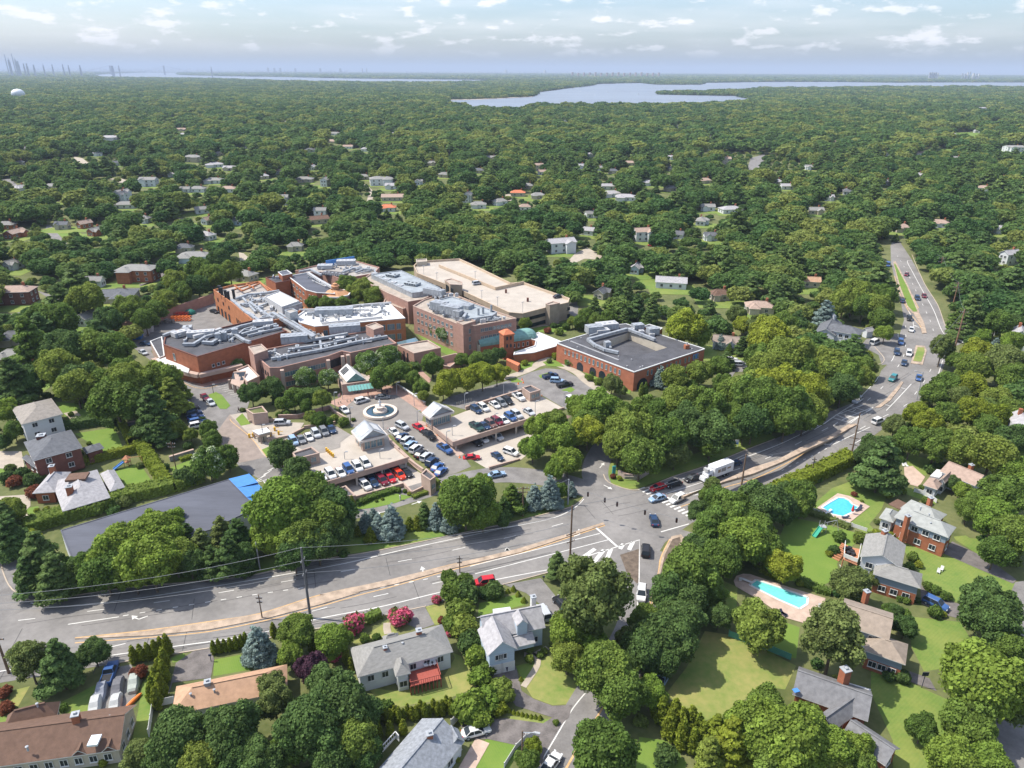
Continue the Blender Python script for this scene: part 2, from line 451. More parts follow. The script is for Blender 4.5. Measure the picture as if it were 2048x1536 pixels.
# ------------------------------------------------------------ houses
def rect3(p0, p1, p2):
    """rectangle from three neighbouring corners, squared up; returns centre, half sizes along (p1->p2) and (p1->p0), angle"""
    p0, p1, p2 = [Vector(q[:2]) for q in (p0, p1, p2)]
    a, b = p2-p1, p0-p1
    if a.length < b.length: a, b = b, a
    ax = a.normalized(); ay = Vector((-ax.y, ax.x)); d = b.dot(ay)
    c = p1+a/2+ay*d/2
    return c, a.length/2, abs(d)/2, math.atan2(ax.y, ax.x)
def roof_wing(t, c, hx, hy, ang, ze, rise, kind, rm, wm, zb, trim=None, ov=.45, name='roof', gablem=None, upper=None):
    """ridge along local x. kind: gable / hip"""
    ca, sa = math.cos(ang), math.sin(ang)
    def X(x, y, z): return (c.x+x*ca-y*sa, c.y+x*sa+y*ca, z)
    w = MB(); wx, wy = hx-ov, hy-ov
    for a, b in (((-wx, -wy), (wx, -wy)), ((wx, -wy), (wx, wy)), ((wx, wy), (-wx, wy)), ((-wx, wy), (-wx, -wy))):
        if upper:
            w.face([X(*a, zb-.5), X(*b, zb-.5), X(*b, upper), X(*a, upper)], 0); w.face([X(*a, upper), X(*b, upper), X(*b, ze), X(*a, ze)], 1)
        else: w.face([X(*a, zb-.5), X(*b, zb-.5), X(*b, ze), X(*a, ze)], 0)
    if kind == 'gable':
        rz = rise*(wy/hy)
        for s in (-1, 1):
            f = [X(s*wx, -s*wy, ze), X(s*wx, s*wy, ze), X(s*wx, 0, ze+rz)]
            w.face(f, 1)
    w.build('wall', [wm, gablem or wm], t)
    r = MB(); th = .14
    if kind == 'gable':
        for s in (-1, 1):
            f = [X(-s*hx, -s*hy, ze), X(s*hx, -s*hy, ze), X(s*hx, 0, ze+rise), X(-s*hx, 0, ze+rise)]
            r.face(f, 0); r.face([(x, y, z-th) for x, y, z in f[::-1]], 1)
            r.face([(x, y, z-th) for x, y, z in f[:2]]+f[1::-1], 1)
            for e in ((f[1], f[2]), (f[3], f[0])):
                r.face([(e[0][0], e[0][1], e[0][2]-th), (e[1][0], e[1][1], e[1][2]-th), e[1], e[0]], 1)
    else:
        k = max(0, hx-hy); A, B = X(-k, 0, ze+rise), X(k, 0, ze+rise)
        q = [X(-hx, -hy, ze), X(hx, -hy, ze), X(hx, hy, ze), X(-hx, hy, ze)]
        r.face([q[0], q[1], B, A], 0); r.face([q[2], q[3], A, B], 0); r.face([q[1], q[2], B], 0); r.face([q[3], q[0], A], 0)
        for i in range(4):
            j = (i+1) % 4; r.face([(q[i][0], q[i][1], ze-th), (q[j][0], q[j][1], ze-th), q[j], q[i]], 1)
        r.face([(x, y, z-th) for x, y, z in q[::-1]], 1)
    # ridge cap
    k = hx if kind == 'gable' else max(.1, hx-hy)
    r.bar(X(-k, 0, ze+rise+.02), X(k, 0, ze+rise+.02), .3, .08, 0)
    r.build(name, [rm, trim or TRIM], t)
    return X
def wing(t, fr, s, ze, rise, kind, rm, wm, zb=None, **k):
    z0 = G(fr, *P(s)[1]).z if zb is None else zb
    c, hx, hy, ang = rect3(*[W(fr, *p, z0+ze) for p in P(s)])
    swap = k.pop('swap', False)
    if swap: hx, hy, ang = hy, hx, ang+math.pi/2
    wins = k.pop('wins', None); wz = k.pop('wz', 1.55)
    if k.get('upper'): k['upper'] += z0
    X = roof_wing(t, c, hx, hy, ang, z0+ze, rise, kind, rm, wm, z0, **k)
    ov = .45; a = X(-hx+ov, -hy+ov, 0); b = X(hx-ov, -hy+ov, 0); c_ = X(hx-ov, hy-ov, 0); d = X(-hx+ov, hy-ov, 0)
    if wins is None: wins = [(max(2, int(hx/2.2)), max(1, int(hy/2.2)))]*max(1, int(ze/2.7))
    for fl, (nx, ny) in enumerate(wins):
        z = z0+wz+fl*2.8
        if ze < 2.6: break
        for A, B, n in ((a, b, nx), (c_, d, nx), (b, c_, ny), (d, a, ny)):
            if n: win_row(t, A, B, z, n, 1.3 if nx < 6 else 1.1, 1.25, 'n', .6)
    CLR.append([X(-hx-2, -hy-3, 0), X(hx+2, -hy-3, 0), X(hx+2, hy+2, 0), X(-hx-2, hy+2, 0)])
    return X, hx, hy, z0+ze
def chimney(t, fr, x, y, z, h=1.6, m=None, w=.9, zb=None):
    p = W(fr, x, y, z); b = MB(); zb = z-1.5 if zb is None else zb
    b.box(p.x, p.y, zb, w, w, z+h-zb, .3, 0); b.box(p.x, p.y, z+h, w+.2, w+.2, .15, .3, 1); b.box(p.x, p.y, z+h+.15, w*.4, w*.4, .3, .3, 1)
    return b.build('chimney', [m or BRK, GRYM], t)
def house(label, fr, s, ze, rise, kind, rm, wm, **k):
    pts = P(s); g = G(fr, *pts[1]); c = sum((W(fr, *p, g.z+ze) for p in pts), Vector())/3
    grp = k.pop('group', None)
    t = thing('house', label, 'house', (c.x, c.y, g.z), group=grp)
    r = wing(t, fr, s, ze, rise, kind, rm, wm, **k)
    return t, r
HC = [0]
def small_house(px, py, wpx, rm, wm, label, kind='gable', st=1, ang=None, ratio=.6, fr='X'):
    """house in the wood, roof centre at px,py"""
    HC[0] += 1; q = random.Random(HC[0]*13)
    h = 2.8*st+.3; rise = 1.9
    p = W(fr, px, py, h+rise*.5+3.2); m_ = mpp(fr, px, py, h+3)
    L_ = wpx*m_; L_ = max(9, min(30, L_)); ang = R(q.choice([0, 15, -20, 35, 90, -35, 70])) if ang is None else R(ang)
    t = thing('house', label, 'house', (p.x, p.y, 3.2))
    roof_wing(t, Vector((p.x, p.y)), L_/2, L_*ratio/2, ang, 3.2+h, rise, kind, rm, wm, 3.2)
    ca, sa = math.cos(ang), math.sin(ang)
    def X(x, y): return (p.x+x*ca-y*sa, p.y+x*sa+y*ca)
    hx, hy = L_/2-.45, L_*ratio/2-.45
    for f in range(st):
        z = 3.2+1.6+f*2.8
        win_row(t, X(-hx, -hy), X(hx, -hy), z, max(2, int(hx/2)), 1.2, 1.3, 'n', .6)
        win_row(t, X(hx, hy), X(-hx, hy), z, max(2, int(hx/2)), 1.2, 1.3, 'n', .6)
        win_row(t, X(hx, -hy), X(hx, hy), z, 2, 1.2, 1.3, 'n', .6)
        win_row(t, X(-hx, hy), X(-hx, -hy), z, 2, 1.2, 1.3, 'n', .6)
    if q.random() < .7:                      # cross wing
        s_ = q.choice([-1, 1]); cx, cy = X(s_*hx*.45, -hy*.8)
        roof_wing(t, Vector((cx, cy)), L_*ratio*.42, L_*.2, ang+math.pi/2, 3.2+h-.15, rise*.8, kind, rm, wm, 3.2, name='cross_roof')
    b = MB(); cx, cy = X(hx*.5, hy*.2); b.box(cx, cy, 3.2+h, .9, .9, rise+1.2, ang); b.build('chimney', BRK, t)
    dx, dy = p.x/math.hypot(p.x, p.y), p.y/math.hypot(p.x, p.y)
    fr_ = 8+.045*p.y; w2 = L_/2+2.0                        # its front yard stays open
    CLR.append([(p.x-dy*w2-dx*fr_, p.y+dx*w2-dy*fr_), (p.x+dy*w2-dx*fr_, p.y-dx*w2-dy*fr_), (p.x+dy*w2+dx*6, p.y-dx*w2+dy*6), (p.x-dy*w2+dx*6, p.y+dx*w2+dy*6)])
    far_ = fr_+.09*p.y; LOWZ.append([(p.x-dy*w2-dx*far_, p.y+dx*w2-dy*far_), (p.x+dy*w2-dx*far_, p.y-dx*w2-dy*far_), (p.x+dy*w2, p.y-dx*w2), (p.x-dy*w2, p.y+dx*w2)])
    YARDS.append([(p.x-12, p.y-13), (p.x+12, p.y-14), (p.x+11, p.y+3), (p.x-11, p.y+3)])
    return t
YARDS = []; LOWZ = []
# ------------------------------------------------------------ plants
def np_mesh(name, V, Fq, tint, mats, Ft=None, mi=None):
    me = bpy.data.meshes.new(name)
    fs = Fq.tolist()+([] if Ft is None else Ft.tolist())
    me.from_pydata(V.tolist(), [], fs)
    at = me.attributes.new('tint', 'FLOAT', 'POINT'); at.data.foreach_set('value', tint.astype(np.float32))
    for m in mats: me.materials.append(m)
    me.update(); return me
ICO = None
def ico():
    global ICO
    if ICO is None:
        bm = bmesh.new(); bmesh.ops.create_icosphere(bm, subdivisions=2, radius=1)
        ICO = (np.array([v.co[:] for v in bm.verts]), np.array([[v.index for v in f.verts] for f in bm.faces])); bm.free()
    return ICO
def leaves(rs, pos, nrm, size, jit=.55, asp=1.0):
    n = len(pos); nn = nrm+rs.normal(0, jit, (n, 3)); nn /= np.linalg.norm(nn, axis=1)[:, None]+1e-9
    r = rs.normal(0, 1, (n, 3)); a = np.cross(nn, r); a /= np.linalg.norm(a, axis=1)[:, None]+1e-9; b = np.cross(nn, a)
    s = (size*rs.uniform(.6, 1.35, n))[:, None]
    a, b = a*s*asp, b*s
    V = np.stack([pos-a-b*.55, pos+a*.5-b, pos+a+b*.5, pos-a*.45+b], 1).reshape(-1, 3)
    return V, np.arange(4*n).reshape(-1, 4)
def lobed(name, seed, lobes, nleaf, leaf, flat=1., core=.78, m=None, tv=1.):
    """lobes: array (x,y,z,r); leaf clumps over each lobe and dark-free solid hearts inside"""
    rs = np.random.RandomState(seed); n = len(lobes); area = lobes[:, 3]**2; cnt = np.maximum(6, (nleaf*area/area.sum()).astype(int))
    pos, nr, ti = [], [], []
    for (x, y, z, r), c in zip(lobes, cnt):
        d = rs.normal(0, 1, (c, 3)); d /= np.linalg.norm(d, axis=1)[:, None]
        d[:, 2] = np.where(d[:, 2] < -.55, -d[:, 2], d[:, 2])
        k = rs.uniform(.74, 1.24, c)[:, None]
        p = np.array([x, y, z])+d*r*k*np.array([1, 1, flat]); lt = .5+rs.uniform(-.28, .28)*tv
        pos.append(p); nr.append(d*np.array([1, 1, 1/flat])); ti.append(np.clip(lt+rs.normal(0, .13*tv, c), 0, 1))
    pos, nr, ti = np.concatenate(pos), np.concatenate(nr), np.concatenate(ti)
    keep = np.ones(len(pos), bool)
    for x, y, z, r in lobes:
        q = (pos-np.array([x, y, z]))/np.array([1, 1, flat]); keep &= (np.linalg.norm(q, axis=1) > r*.74)
    pos, nr, ti = pos[keep], nr[keep], ti[keep]
    V, Fq = leaves(rs, pos, nr, leaf); tint = np.repeat(ti, 4)
    iv, jf = ico(); Vs, Fs, o = [V], [], len(V); tt = [tint]
    for x, y, z, r in lobes:
        w = iv*(r*core)*(1+rs.uniform(-.10, .10, (len(iv), 1)))*np.array([1, 1, flat])+np.array([x, y, z])
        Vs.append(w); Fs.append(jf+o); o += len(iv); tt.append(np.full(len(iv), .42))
    me = np_mesh(name, np.concatenate(Vs), Fq, np.concatenate(tt), [m or LF['g']], np.concatenate(Fs))
    return me
def broad_lobes(seed, n=42, k=1., low=.55, spread=.74, lr=(.20, .40), top=2.15):
    rs = np.random.RandomState(seed); L_ = []
    hc = (low+top)/2; hz = (top-low)/2
    bx, by = rs.uniform(.82, 1.05), rs.uniform(.82, 1.05); ph = rs.uniform(0, 6.28)
    for i in range(n):
        t = (i+.5)/n; cz = 1-1.75*t; rr = math.sqrt(max(0, 1-cz*cz)); a = i*2.39996+ph
        u = rs.uniform(.74, 1.17)*(1+.16*math.sin(3*a+ph))
        x, y, z = math.cos(a)*rr*spread*u*bx, math.sin(a)*rr*spread*u*by, hc+cz*hz*.74*u
        L_.append((x, y, z, rs.uniform(*lr)))
    for i in range(5): L_.append((rs.uniform(-.25, .25), rs.uniform(-.25, .25), hc+rs.uniform(-.3, .25), .52))
    return np.array(L_)
def cone_mesh(name, seed, n, leaf, h, tiers, m, full_=.5, droop=.25, sparse=0.):
    rs = np.random.RandomState(seed)
    t = rs.uniform(0, 1, n)**1.0; t = 1-np.sqrt(1-t*.985)    # more low down
    tier = np.floor(t*tiers)/tiers; ft = (t-tier)*tiers
    a = rs.uniform(0, 6.283, n); nb = 11
    br = .80+.26*np.abs(np.sin(a*nb/2+tier*37))+.08*np.sin(a*3+seed)
    rad = (1-t)**.85*(1-.28*ft)*br*rs.uniform(.80, 1.06, n)
    z = .10*h+t*h*.9-droop*rad*.25
    pos = np.stack([np.cos(a)*rad, np.sin(a)*rad, z], 1)
    nr = np.stack([np.cos(a), np.sin(a), np.full(n, .75)], 1)
    ti = np.clip(rs.normal(.5, .16, n)+(br-.95)*.6, 0, 1)
    V, Fq = leaves(rs, pos, nr, leaf*(1.1-.5*t), .5)
    tint = np.repeat(ti, 4); Vc, Fc = [], []
    N_ = 14; rings = 9; o = len(V)
    for k in range(rings+1):
        tt = k/rings
        for i in range(N_):
            aa = 6.283*i/N_; r_ = ((1-tt)**.85*.74+.005)*(1-.15*(k % 2))
            Vc.append((math.cos(aa)*r_, math.sin(aa)*r_, .10*h+tt*h*.86))
    for k in range(rings):
        for i in range(N_):
            j = (i+1) % N_; Fc.append((o+k*N_+i, o+k*N_+j, o+(k+1)*N_+j, o+(k+1)*N_+i))
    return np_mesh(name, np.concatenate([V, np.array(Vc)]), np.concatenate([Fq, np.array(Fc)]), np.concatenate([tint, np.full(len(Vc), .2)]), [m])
def trunk_mesh(h, r, limbs, seed, spread=.5, z0=.5):
    q = random.Random(seed); b = MB(); b.tube((0, 0, -.1), (0, 0, h*.55), r, 8, 0, r*.7, False); b.tube((0, 0, h*.55), (q.uniform(-.05, .05), q.uniform(-.05, .05), h), r*.7, 7, 0, r*.25, False)
    for i in range(limbs):
        a = 6.283*i/limbs+q.uniform(-.3, .3); z = h*q.uniform(.35, .7)
        b.tube((0, 0, z), (math.cos(a)*spread, math.sin(a)*spread, z+h*q.uniform(.2, .35)), r*.42, 6, 0, r*.12, False)
    o = b.build('trunk', BARK, smooth=True); me = o.data; COL.objects.unlink(o); bpy.data.objects.remove(o); return me
def plate_lobes(seed, h=3.1, n=34):
    rs = np.random.RandomState(seed); L_ = []
    for i in range(n):
        t = (i+.5)/n; a = i*2.39996+rs.uniform(-.3, .3); env = (1-t)**.7*.78+.06
        rr = env*rs.uniform(.55, 1.05); L_.append((math.cos(a)*rr, math.sin(a)*rr, .45+t*(h-.6), (.36*(1-t)+.13)*rs.uniform(.8, 1.2)))
    return np.array(L_)
def fir_lobes(seed, h=2.9):
    rs = np.random.RandomState(seed); L_ = [(0, 0, .35+i*.33, .60*(1-i/8)) for i in range(7)]
    for i in range(90):
        t = 1-math.sqrt(1-(i+.5)/90); a = i*2.39996+rs.uniform(-.3, .3); r = (1-t)**.9*.82*rs.uniform(.86, 1.12)+.02
        L_.append((math.cos(a)*r, math.sin(a)*r, .22+t*(h-.35), (.20*(1-t)+.07)*rs.uniform(.8, 1.2)))
    return np.array(L_)
def col_lobes(seed, h=4.2, n=26):
    rs = np.random.RandomState(seed); L_ = []
    for i in range(n):
        t = (i+.5)/n; a = i*2.39996; e = math.sin(min(1, (1-t)*1.15+.05)*math.pi/2)**.8*(.62 if t < .15 else .66)
        rr = e*rs.uniform(.6, .95); L_.append((math.cos(a)*rr*.75, math.sin(a)*rr*.75, .3+t*(h-.5), .42*e+.12))
    return np.array(L_)
# kinds: (name, category, meshes near, meshes far, trunk, height/radius, centre height/radius)
KM = {}
def mk():
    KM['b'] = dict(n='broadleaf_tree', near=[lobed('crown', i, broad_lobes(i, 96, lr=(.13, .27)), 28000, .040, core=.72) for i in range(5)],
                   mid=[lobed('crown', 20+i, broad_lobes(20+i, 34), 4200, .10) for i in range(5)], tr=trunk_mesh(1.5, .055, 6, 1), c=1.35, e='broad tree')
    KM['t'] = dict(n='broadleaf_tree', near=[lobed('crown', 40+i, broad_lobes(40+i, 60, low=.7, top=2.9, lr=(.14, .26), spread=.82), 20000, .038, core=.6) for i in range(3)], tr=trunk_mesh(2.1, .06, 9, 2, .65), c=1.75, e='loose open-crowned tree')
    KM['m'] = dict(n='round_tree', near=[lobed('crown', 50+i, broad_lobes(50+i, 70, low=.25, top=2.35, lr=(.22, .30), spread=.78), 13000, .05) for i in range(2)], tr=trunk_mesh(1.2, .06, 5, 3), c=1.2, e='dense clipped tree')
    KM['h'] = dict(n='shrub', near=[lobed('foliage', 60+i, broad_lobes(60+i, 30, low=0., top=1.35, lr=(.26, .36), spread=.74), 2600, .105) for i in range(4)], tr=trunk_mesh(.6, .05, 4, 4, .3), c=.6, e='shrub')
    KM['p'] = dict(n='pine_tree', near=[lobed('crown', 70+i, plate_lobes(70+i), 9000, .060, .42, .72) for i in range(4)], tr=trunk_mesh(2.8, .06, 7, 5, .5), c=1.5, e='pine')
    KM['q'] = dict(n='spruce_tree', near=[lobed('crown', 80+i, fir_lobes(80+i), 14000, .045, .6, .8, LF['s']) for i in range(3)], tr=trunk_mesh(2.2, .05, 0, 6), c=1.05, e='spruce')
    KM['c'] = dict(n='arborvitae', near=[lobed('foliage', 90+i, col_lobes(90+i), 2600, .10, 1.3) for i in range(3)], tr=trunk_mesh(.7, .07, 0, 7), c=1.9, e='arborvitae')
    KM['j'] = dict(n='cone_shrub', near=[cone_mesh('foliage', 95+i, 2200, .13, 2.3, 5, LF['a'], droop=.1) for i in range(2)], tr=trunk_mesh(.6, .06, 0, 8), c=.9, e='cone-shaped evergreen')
mk()
PLANTS = []
TREES = []                                    # (x, y, r) of every plant, so the wood keeps its distance
CW = {'g': 'green', 'd': 'dark green', 'y': 'yellow-green', 'l': 'bright green', 'o': 'olive green', 'a': 'golden green', 's': 'blue-green', 'p': 'deep green',
      'k': 'pink-flowering', 'u': 'dark plum-coloured', 'r': 'reddish', 'w': 'white-flowering', 'f': 'green'}
def plant(kind, x, y, r, col, near=True, sc_z=1.):
    K = KM[kind]; z = T(y); ms = K['near'] if near or 'mid' not in K else K['mid']
    o = bpy.data.objects.new(K['n'], None); link(o); o.location = (x, y, z); o.empty_display_size = .5
    o.rotation_euler = (0, 0, rnd.uniform(0, 6.28)); o.scale = (r, r*rnd.uniform(.92, 1.08), r*sc_z*rnd.uniform(.94, 1.06))
    c = bpy.data.objects.new('foliage' if kind in 'hcj' else 'crown', rnd.choice(ms)); link(c, o)
    c.material_slots[0].link = 'OBJECT'; c.material_slots[0].material = LF[col]
    if kind not in 'hcj': link(bpy.data.objects.new('trunk', K['tr']), o)
    PLANTS.append((o, kind, col, r, x, y)); TREES.append((x, y, r*.8 if kind not in 'hcj' else r*.5)); return o
def trees(fr, s, kind='b'):
    """'x y r colour[kind]' : crown centre and radius in zoom units"""
    for it in s.split(';'):
        it = it.replace(',', ' ').split()
        if len(it) < 3: continue
        x, y, r = map(float, it[:3]); col = it[3] if len(it) > 3 else 'g'; kd = it[4] if len(it) > 4 else kind
        c = KM[kd]['c']; r *= (.86 if fr in 'BCEF' and r < 118 or r < 105 and fr == 'D' else .97)*(1.3 if kd == 'c' else 1); rm = r*mpp(fr, x, y, 4)
        z0 = 0
        for _ in range(3):
            p = W(fr, x, y, z0+c*rm); z0 = T(p.y); rm = r*mpp(fr, x, y, z0+c*rm)
        sz = 1.
        if kd == 'b' and rm > 6.5: sz = max(.72, 6.5/rm*1.1)
        plant(kd, p.x, p.y, rm, col, True, sz)
HEDGES = []
def hedge(label, pts, w, h, col='d', seed=1, ds=.3, name='hedge', cat='hedge', leaf=.17):
    """clipped hedge along a world polyline"""
    rs = np.random.RandomState(seed); q = [Vector(p[:2]) for p in pts]; PS, NS = [], []; b = MB()
    for i in range(len(q)-1):
        A, B = q[i], q[i+1]; d = B-A; Ln = d.length; d = d/Ln; nr = Vector((-d.y, d.x))
        n = int(Ln*(w+2*h)/(ds*ds)*.9)
        s = rs.uniform(-.2, Ln+.2, n); t = rs.uniform(0, w+2*h, n)
        bump = .10*np.sin(s*1.7+i)+.07*np.sin(s*4.1)
        off = np.where(t < h, -w/2, np.where(t > h+w, w/2, t-h-w/2)); z = np.where(t < h, t, np.where(t > h+w, t-h-w, h))
        off = off*(1+bump*.6); z = z*(1+bump*.6)
        X_ = A.x+d.x*s+nr.x*off; Y_ = A.y+d.y*s+nr.y*off
        Z_ = z+np.array([T(yy) for yy in Y_]); PS.append(np.stack([X_, Y_, Z_], 1)+rs.normal(0, .06, (n, 3)))
        sx = np.where(t < h, -1, np.where(t > h+w, 1, 0)); NS.append(np.stack([nr.x*sx, nr.y*sx, np.where(sx == 0, 1, .35)], 1))
        k = max(1, int(Ln/3))
        for j in range(k):
            a, c = A+d*Ln*j/k, A+d*Ln*(j+1)/k; za, zc = T(a.y), T(c.y); o = nr*(w/2-.14); hh = h-.14
            f = [(*(a-o), za), (*(a+o), za), (*(a+o), za+hh), (*(a-o), za+hh)]; g = [(*(c-o), zc), (*(c+o), zc), (*(c+o), zc+hh), (*(c-o), zc+hh)]
            b.face([f[3], f[2], g[2], g[3]]); b.face([f[0], f[3], g[3], g[0]]); b.face([f[2], f[1], g[1], g[2]])
    V, Fq = leaves(rs, np.concatenate(PS), np.concatenate(NS).astype(float), leaf*np.ones(sum(len(p) for p in PS)), .5)
    o = len(V); V2 = np.array(b.v); F2 = np.array(b.f)+o
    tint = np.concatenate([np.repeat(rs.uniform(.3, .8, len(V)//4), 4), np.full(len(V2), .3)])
    me = np_mesh(name, np.concatenate([V, V2]), np.concatenate([Fq, F2]), tint, [LF[col]])
    ob = bpy.data.objects.new(name, me); link(ob); tag(ob, label, cat)
    for i in range(len(q)-1):
        for k in range(int((q[i+1]-q[i]).length/2)+1): p = q[i].lerp(q[i+1], k*2/max(2, (q[i+1]-q[i]).length)); TREES.append((p.x, p.y, w))
    return ob
# ------------------------------------------------------------ vehicles
def car_body(L_=4.7, Wd=1.85, Hh=1.45, kind='sedan'):
    hw = Wd/2; hb = {'sedan': .88, 'suv': 1.02, 'pickup': 1.08, 'van': 1.05}[kind]; zb = .28
    # body stations (x, half width, top)
    S = {'sedan': [(-.5, .72, .62), (-.48, .86, .80), (-.40, .96, hb+.02), (-.25, 1, hb), (.18, 1, hb), (.36, .97, hb-.06), (.46, .88, hb-.18), (.5, .70, hb-.32)],
         'suv': [(-.5, .80, .80), (-.485, .92, hb), (-.40, .98, hb+.02), (-.2, 1, hb+.02), (.2, 1, hb), (.36, .97, hb-.04), (.465, .90, hb-.14), (.5, .74, hb-.36)],
         'pickup': [(-.5, .94, hb-.03), (-.49, .98, hb), (-.1, 1, hb), (.1, 1, hb), (.2, 1, hb), (.38, .97, hb-.02), (.475, .92, hb-.10), (.5, .82, hb-.4)],
         'van': [(-.5, .90, hb), (-.49, .97, hb), (-.2, 1, hb), (.1, 1, hb), (.25, 1, hb), (.38, .97, hb-.04), (.47, .9, hb-.16), (.5, .74, hb-.4)]}[kind]
    b = MB(); rings = []
    for x, w, t in S:
        w *= hw; r = [(-w*.92, zb), (-w, zb+.16), (-w, t-.22), (-w*.9, t), (w*.9, t), (w, t-.22), (w, zb+.16), (w*.92, zb)]
        rings.append([(x*L_, yy, zz) for yy, zz in r])
    for k in range(len(rings)-1):
        A, B = rings[k], rings[k+1]
        for i in range(8):
            j = (i+1) % 8; b.face([A[i], A[j], B[j], B[i]])
    b.face(rings[0][::-1]); b.face(rings[-1])
    # greenhouse
    G_ = {'sedan': (-.40, -.23, .07, .25), 'suv': (-.49, -.42, .10, .27), 'pickup': (-.10, -.06, .12, .24), 'van': (-.495, -.46, .20, .36)}[kind]
    xb, x1, x2, xf = [g*L_ for g in G_]; wb, wt = hw*.93, hw*.74; zt = Hh
    if kind == 'van': wt = hw*.86
    g = MB()
    lo = [(xb, -wb), (xf, -wb), (xf, wb), (xb, wb)]; hi = [(x1, -wt), (x2, -wt), (x2, wt), (x1, wt)]
    z0 = hb-.03
    for i in range(4):
        j = (i+1) % 4; g.face([(*lo[i], z0), (*lo[j], z0), (*hi[j], zt-.05), (*hi[i], zt-.05)])
    # roof and pillars are body coloured
    b.face([(x*.99, y*1.02, zt-.04) for x, y in hi]); 
    rf = [(x*.94, y*.9, zt+.02) for x, y in hi]
    b.face([(*p,) for p in rf])
    for i in range(4):
        j = (i+1) % 4; b.face([(hi[i][0]*.99, hi[i][1]*1.02, zt-.05), (hi[j][0]*.99, hi[j][1]*1.02, zt-.05), rf[j], rf[i]])
    for i in range(4):
        b.bar((lo[i][0], lo[i][1]*1.005, z0), (hi[i][0], hi[i][1]*1.02, zt-.04), .09, .07)
    if kind != 'pickup':
        for s in (-1, 1): b.bar(((xb+xf)/2-.1, s*wb*1.005, z0), ((x1+x2)/2-.1, s*wt*1.02, zt-.05), .10, .05)
    if kind == 'pickup':                     # the open bed
        x0, x1_ = -.485*L_, -.115*L_
        b.box((x0+x1_)/2, 0, hb+.005, x1_-x0, hw*1.62, .012, 0, 1)
        for s in (-1, 1): b.box((x0+x1_)/2, s*hw*.88, hb+.01, x1_-x0, .12, .14)
        b.box(x0, 0, hb+.01, .08, hw*1.7, .14)
    for s in (-1, 1): b.box(.17*L_, s*(hw+.07), hb-.03, .16, .18, .13)
    return b, g
CARM = {}
def car_parts():
    for k, (L_, Wd, Hh) in {'sedan': (4.8, 1.86, 1.45), 'suv': (4.75, 1.95, 1.75), 'pickup': (5.6, 2.0, 1.85), 'van': (5.2, 2.0, 2.1)}.items():
        b, g = car_body(L_, Wd, Hh, k)
        bm_ = keep(b.build('body', [mat('car_paint_white', (.60, .60, .59), .34, spec=.45), BLK])); gm = keep(g.build('glass', GLS))
        w = MB(); w.tube((0, -.12, .34), (0, .12, .34), .34, 14, 0); wm = keep(w.build('wheel', BLK)); w = MB(); w.tube((0, -.127, .34), (0, .127, .34), .2, 10); CARM['rim'] = keep(w.build('rim', GALV))
        h = MB(); h.box(0, 0, -.08, .10, .34, .16); hm = keep(h.build('headlight', mat('lamp_lens', (.75, .76, .76), .1, spec=.9)))
        t_ = keep(h.build('taillight', mat('tail_lens', (.45, .02, .02), .2, spec=.8)))
        CARM[k] = (bm_, gm, wm, hm, t_, L_, Wd)
car_parts()
PAINT = {'white': (.60, .60, .59), 'black': (.018, .018, .02), 'silver': (.42, .44, .46), 'grey': (.17, .18, .19), 'dark blue': (.02, .045, .10), 'blue': (.04, .10, .26),
         'red': (.46, .02, .03), 'bright red': (.72, .05, .02), 'maroon': (.16, .015, .03), 'dark green': (.02, .055, .05), 'pale blue': (.25, .36, .50), 'brown': (.16, .085, .07), 'teal': (.03, .20, .22)}
def car(fr, x, y, vec, col, kind, label, group=None, z=None, s=1.):
    p = G(fr, x, y) if z is None else W(fr, x, y, z)
    q = G(fr, x+vec[0], y+vec[1]) if z is None else W(fr, x+vec[0], y+vec[1], z)
    p2 = p; a = math.atan2(q.y-p2.y, q.x-p2.x)
    zz = p.z+.03
    if z is None: zz += .04
    bm_, gm, wm, hm, tm, L_, Wd = CARM[kind]
    nm = {'sedan': 'parked_car', 'suv': 'parked_suv', 'pickup': 'pickup_truck', 'van': 'passenger_van'}[kind]
    t = thing(nm, label, {'sedan': 'car', 'suv': 'suv', 'pickup': 'pickup truck', 'van': 'van'}[kind], (p.x, p.y, zz), a, group, s)
    o = bpy.data.objects.new('body', bm_); link(o, t); pm = mat('car_paint_'+col.replace(' ', '_'), PAINT[col], .34, spec=.45)
    o.material_slots[0].link = 'OBJECT'; o.material_slots[0].material = pm
    link(bpy.data.objects.new('glass', gm), t)
    for sx in (-.31, .31):
        for sy in (-1, 1):
            w = bpy.data.objects.new('wheel', wm); link(w, t); w.location = (sx*L_, sy*(Wd/2-.08), 0); link(bpy.data.objects.new('rim', CARM['rim']), w)
    for sy in (-1, 1):
        w = bpy.data.objects.new('headlight', hm); link(w, t); w.location = (.485*L_, sy*Wd*.33, .72)
        w = bpy.data.objects.new('taillight', tm); link(w, t); w.location = (-.485*L_, sy*Wd*.35, .78)
    return t
ORD = ['first', 'second', 'third', 'fourth', 'fifth', 'sixth', 'seventh', 'eighth', 'ninth', 'tenth', 'eleventh', 'twelfth']
def row(fr, vec, where, group, items, z=None):
    for i, (x, y, col, kind) in enumerate(items):
        kn = {'sedan': 'sedan', 'suv': 'suv', 'pickup': 'pickup truck', 'van': 'van'}[kind]
        car(fr, x, y, vec, col, kind, f'{col} {kn}, {ORD[i]} {where}', group, z)
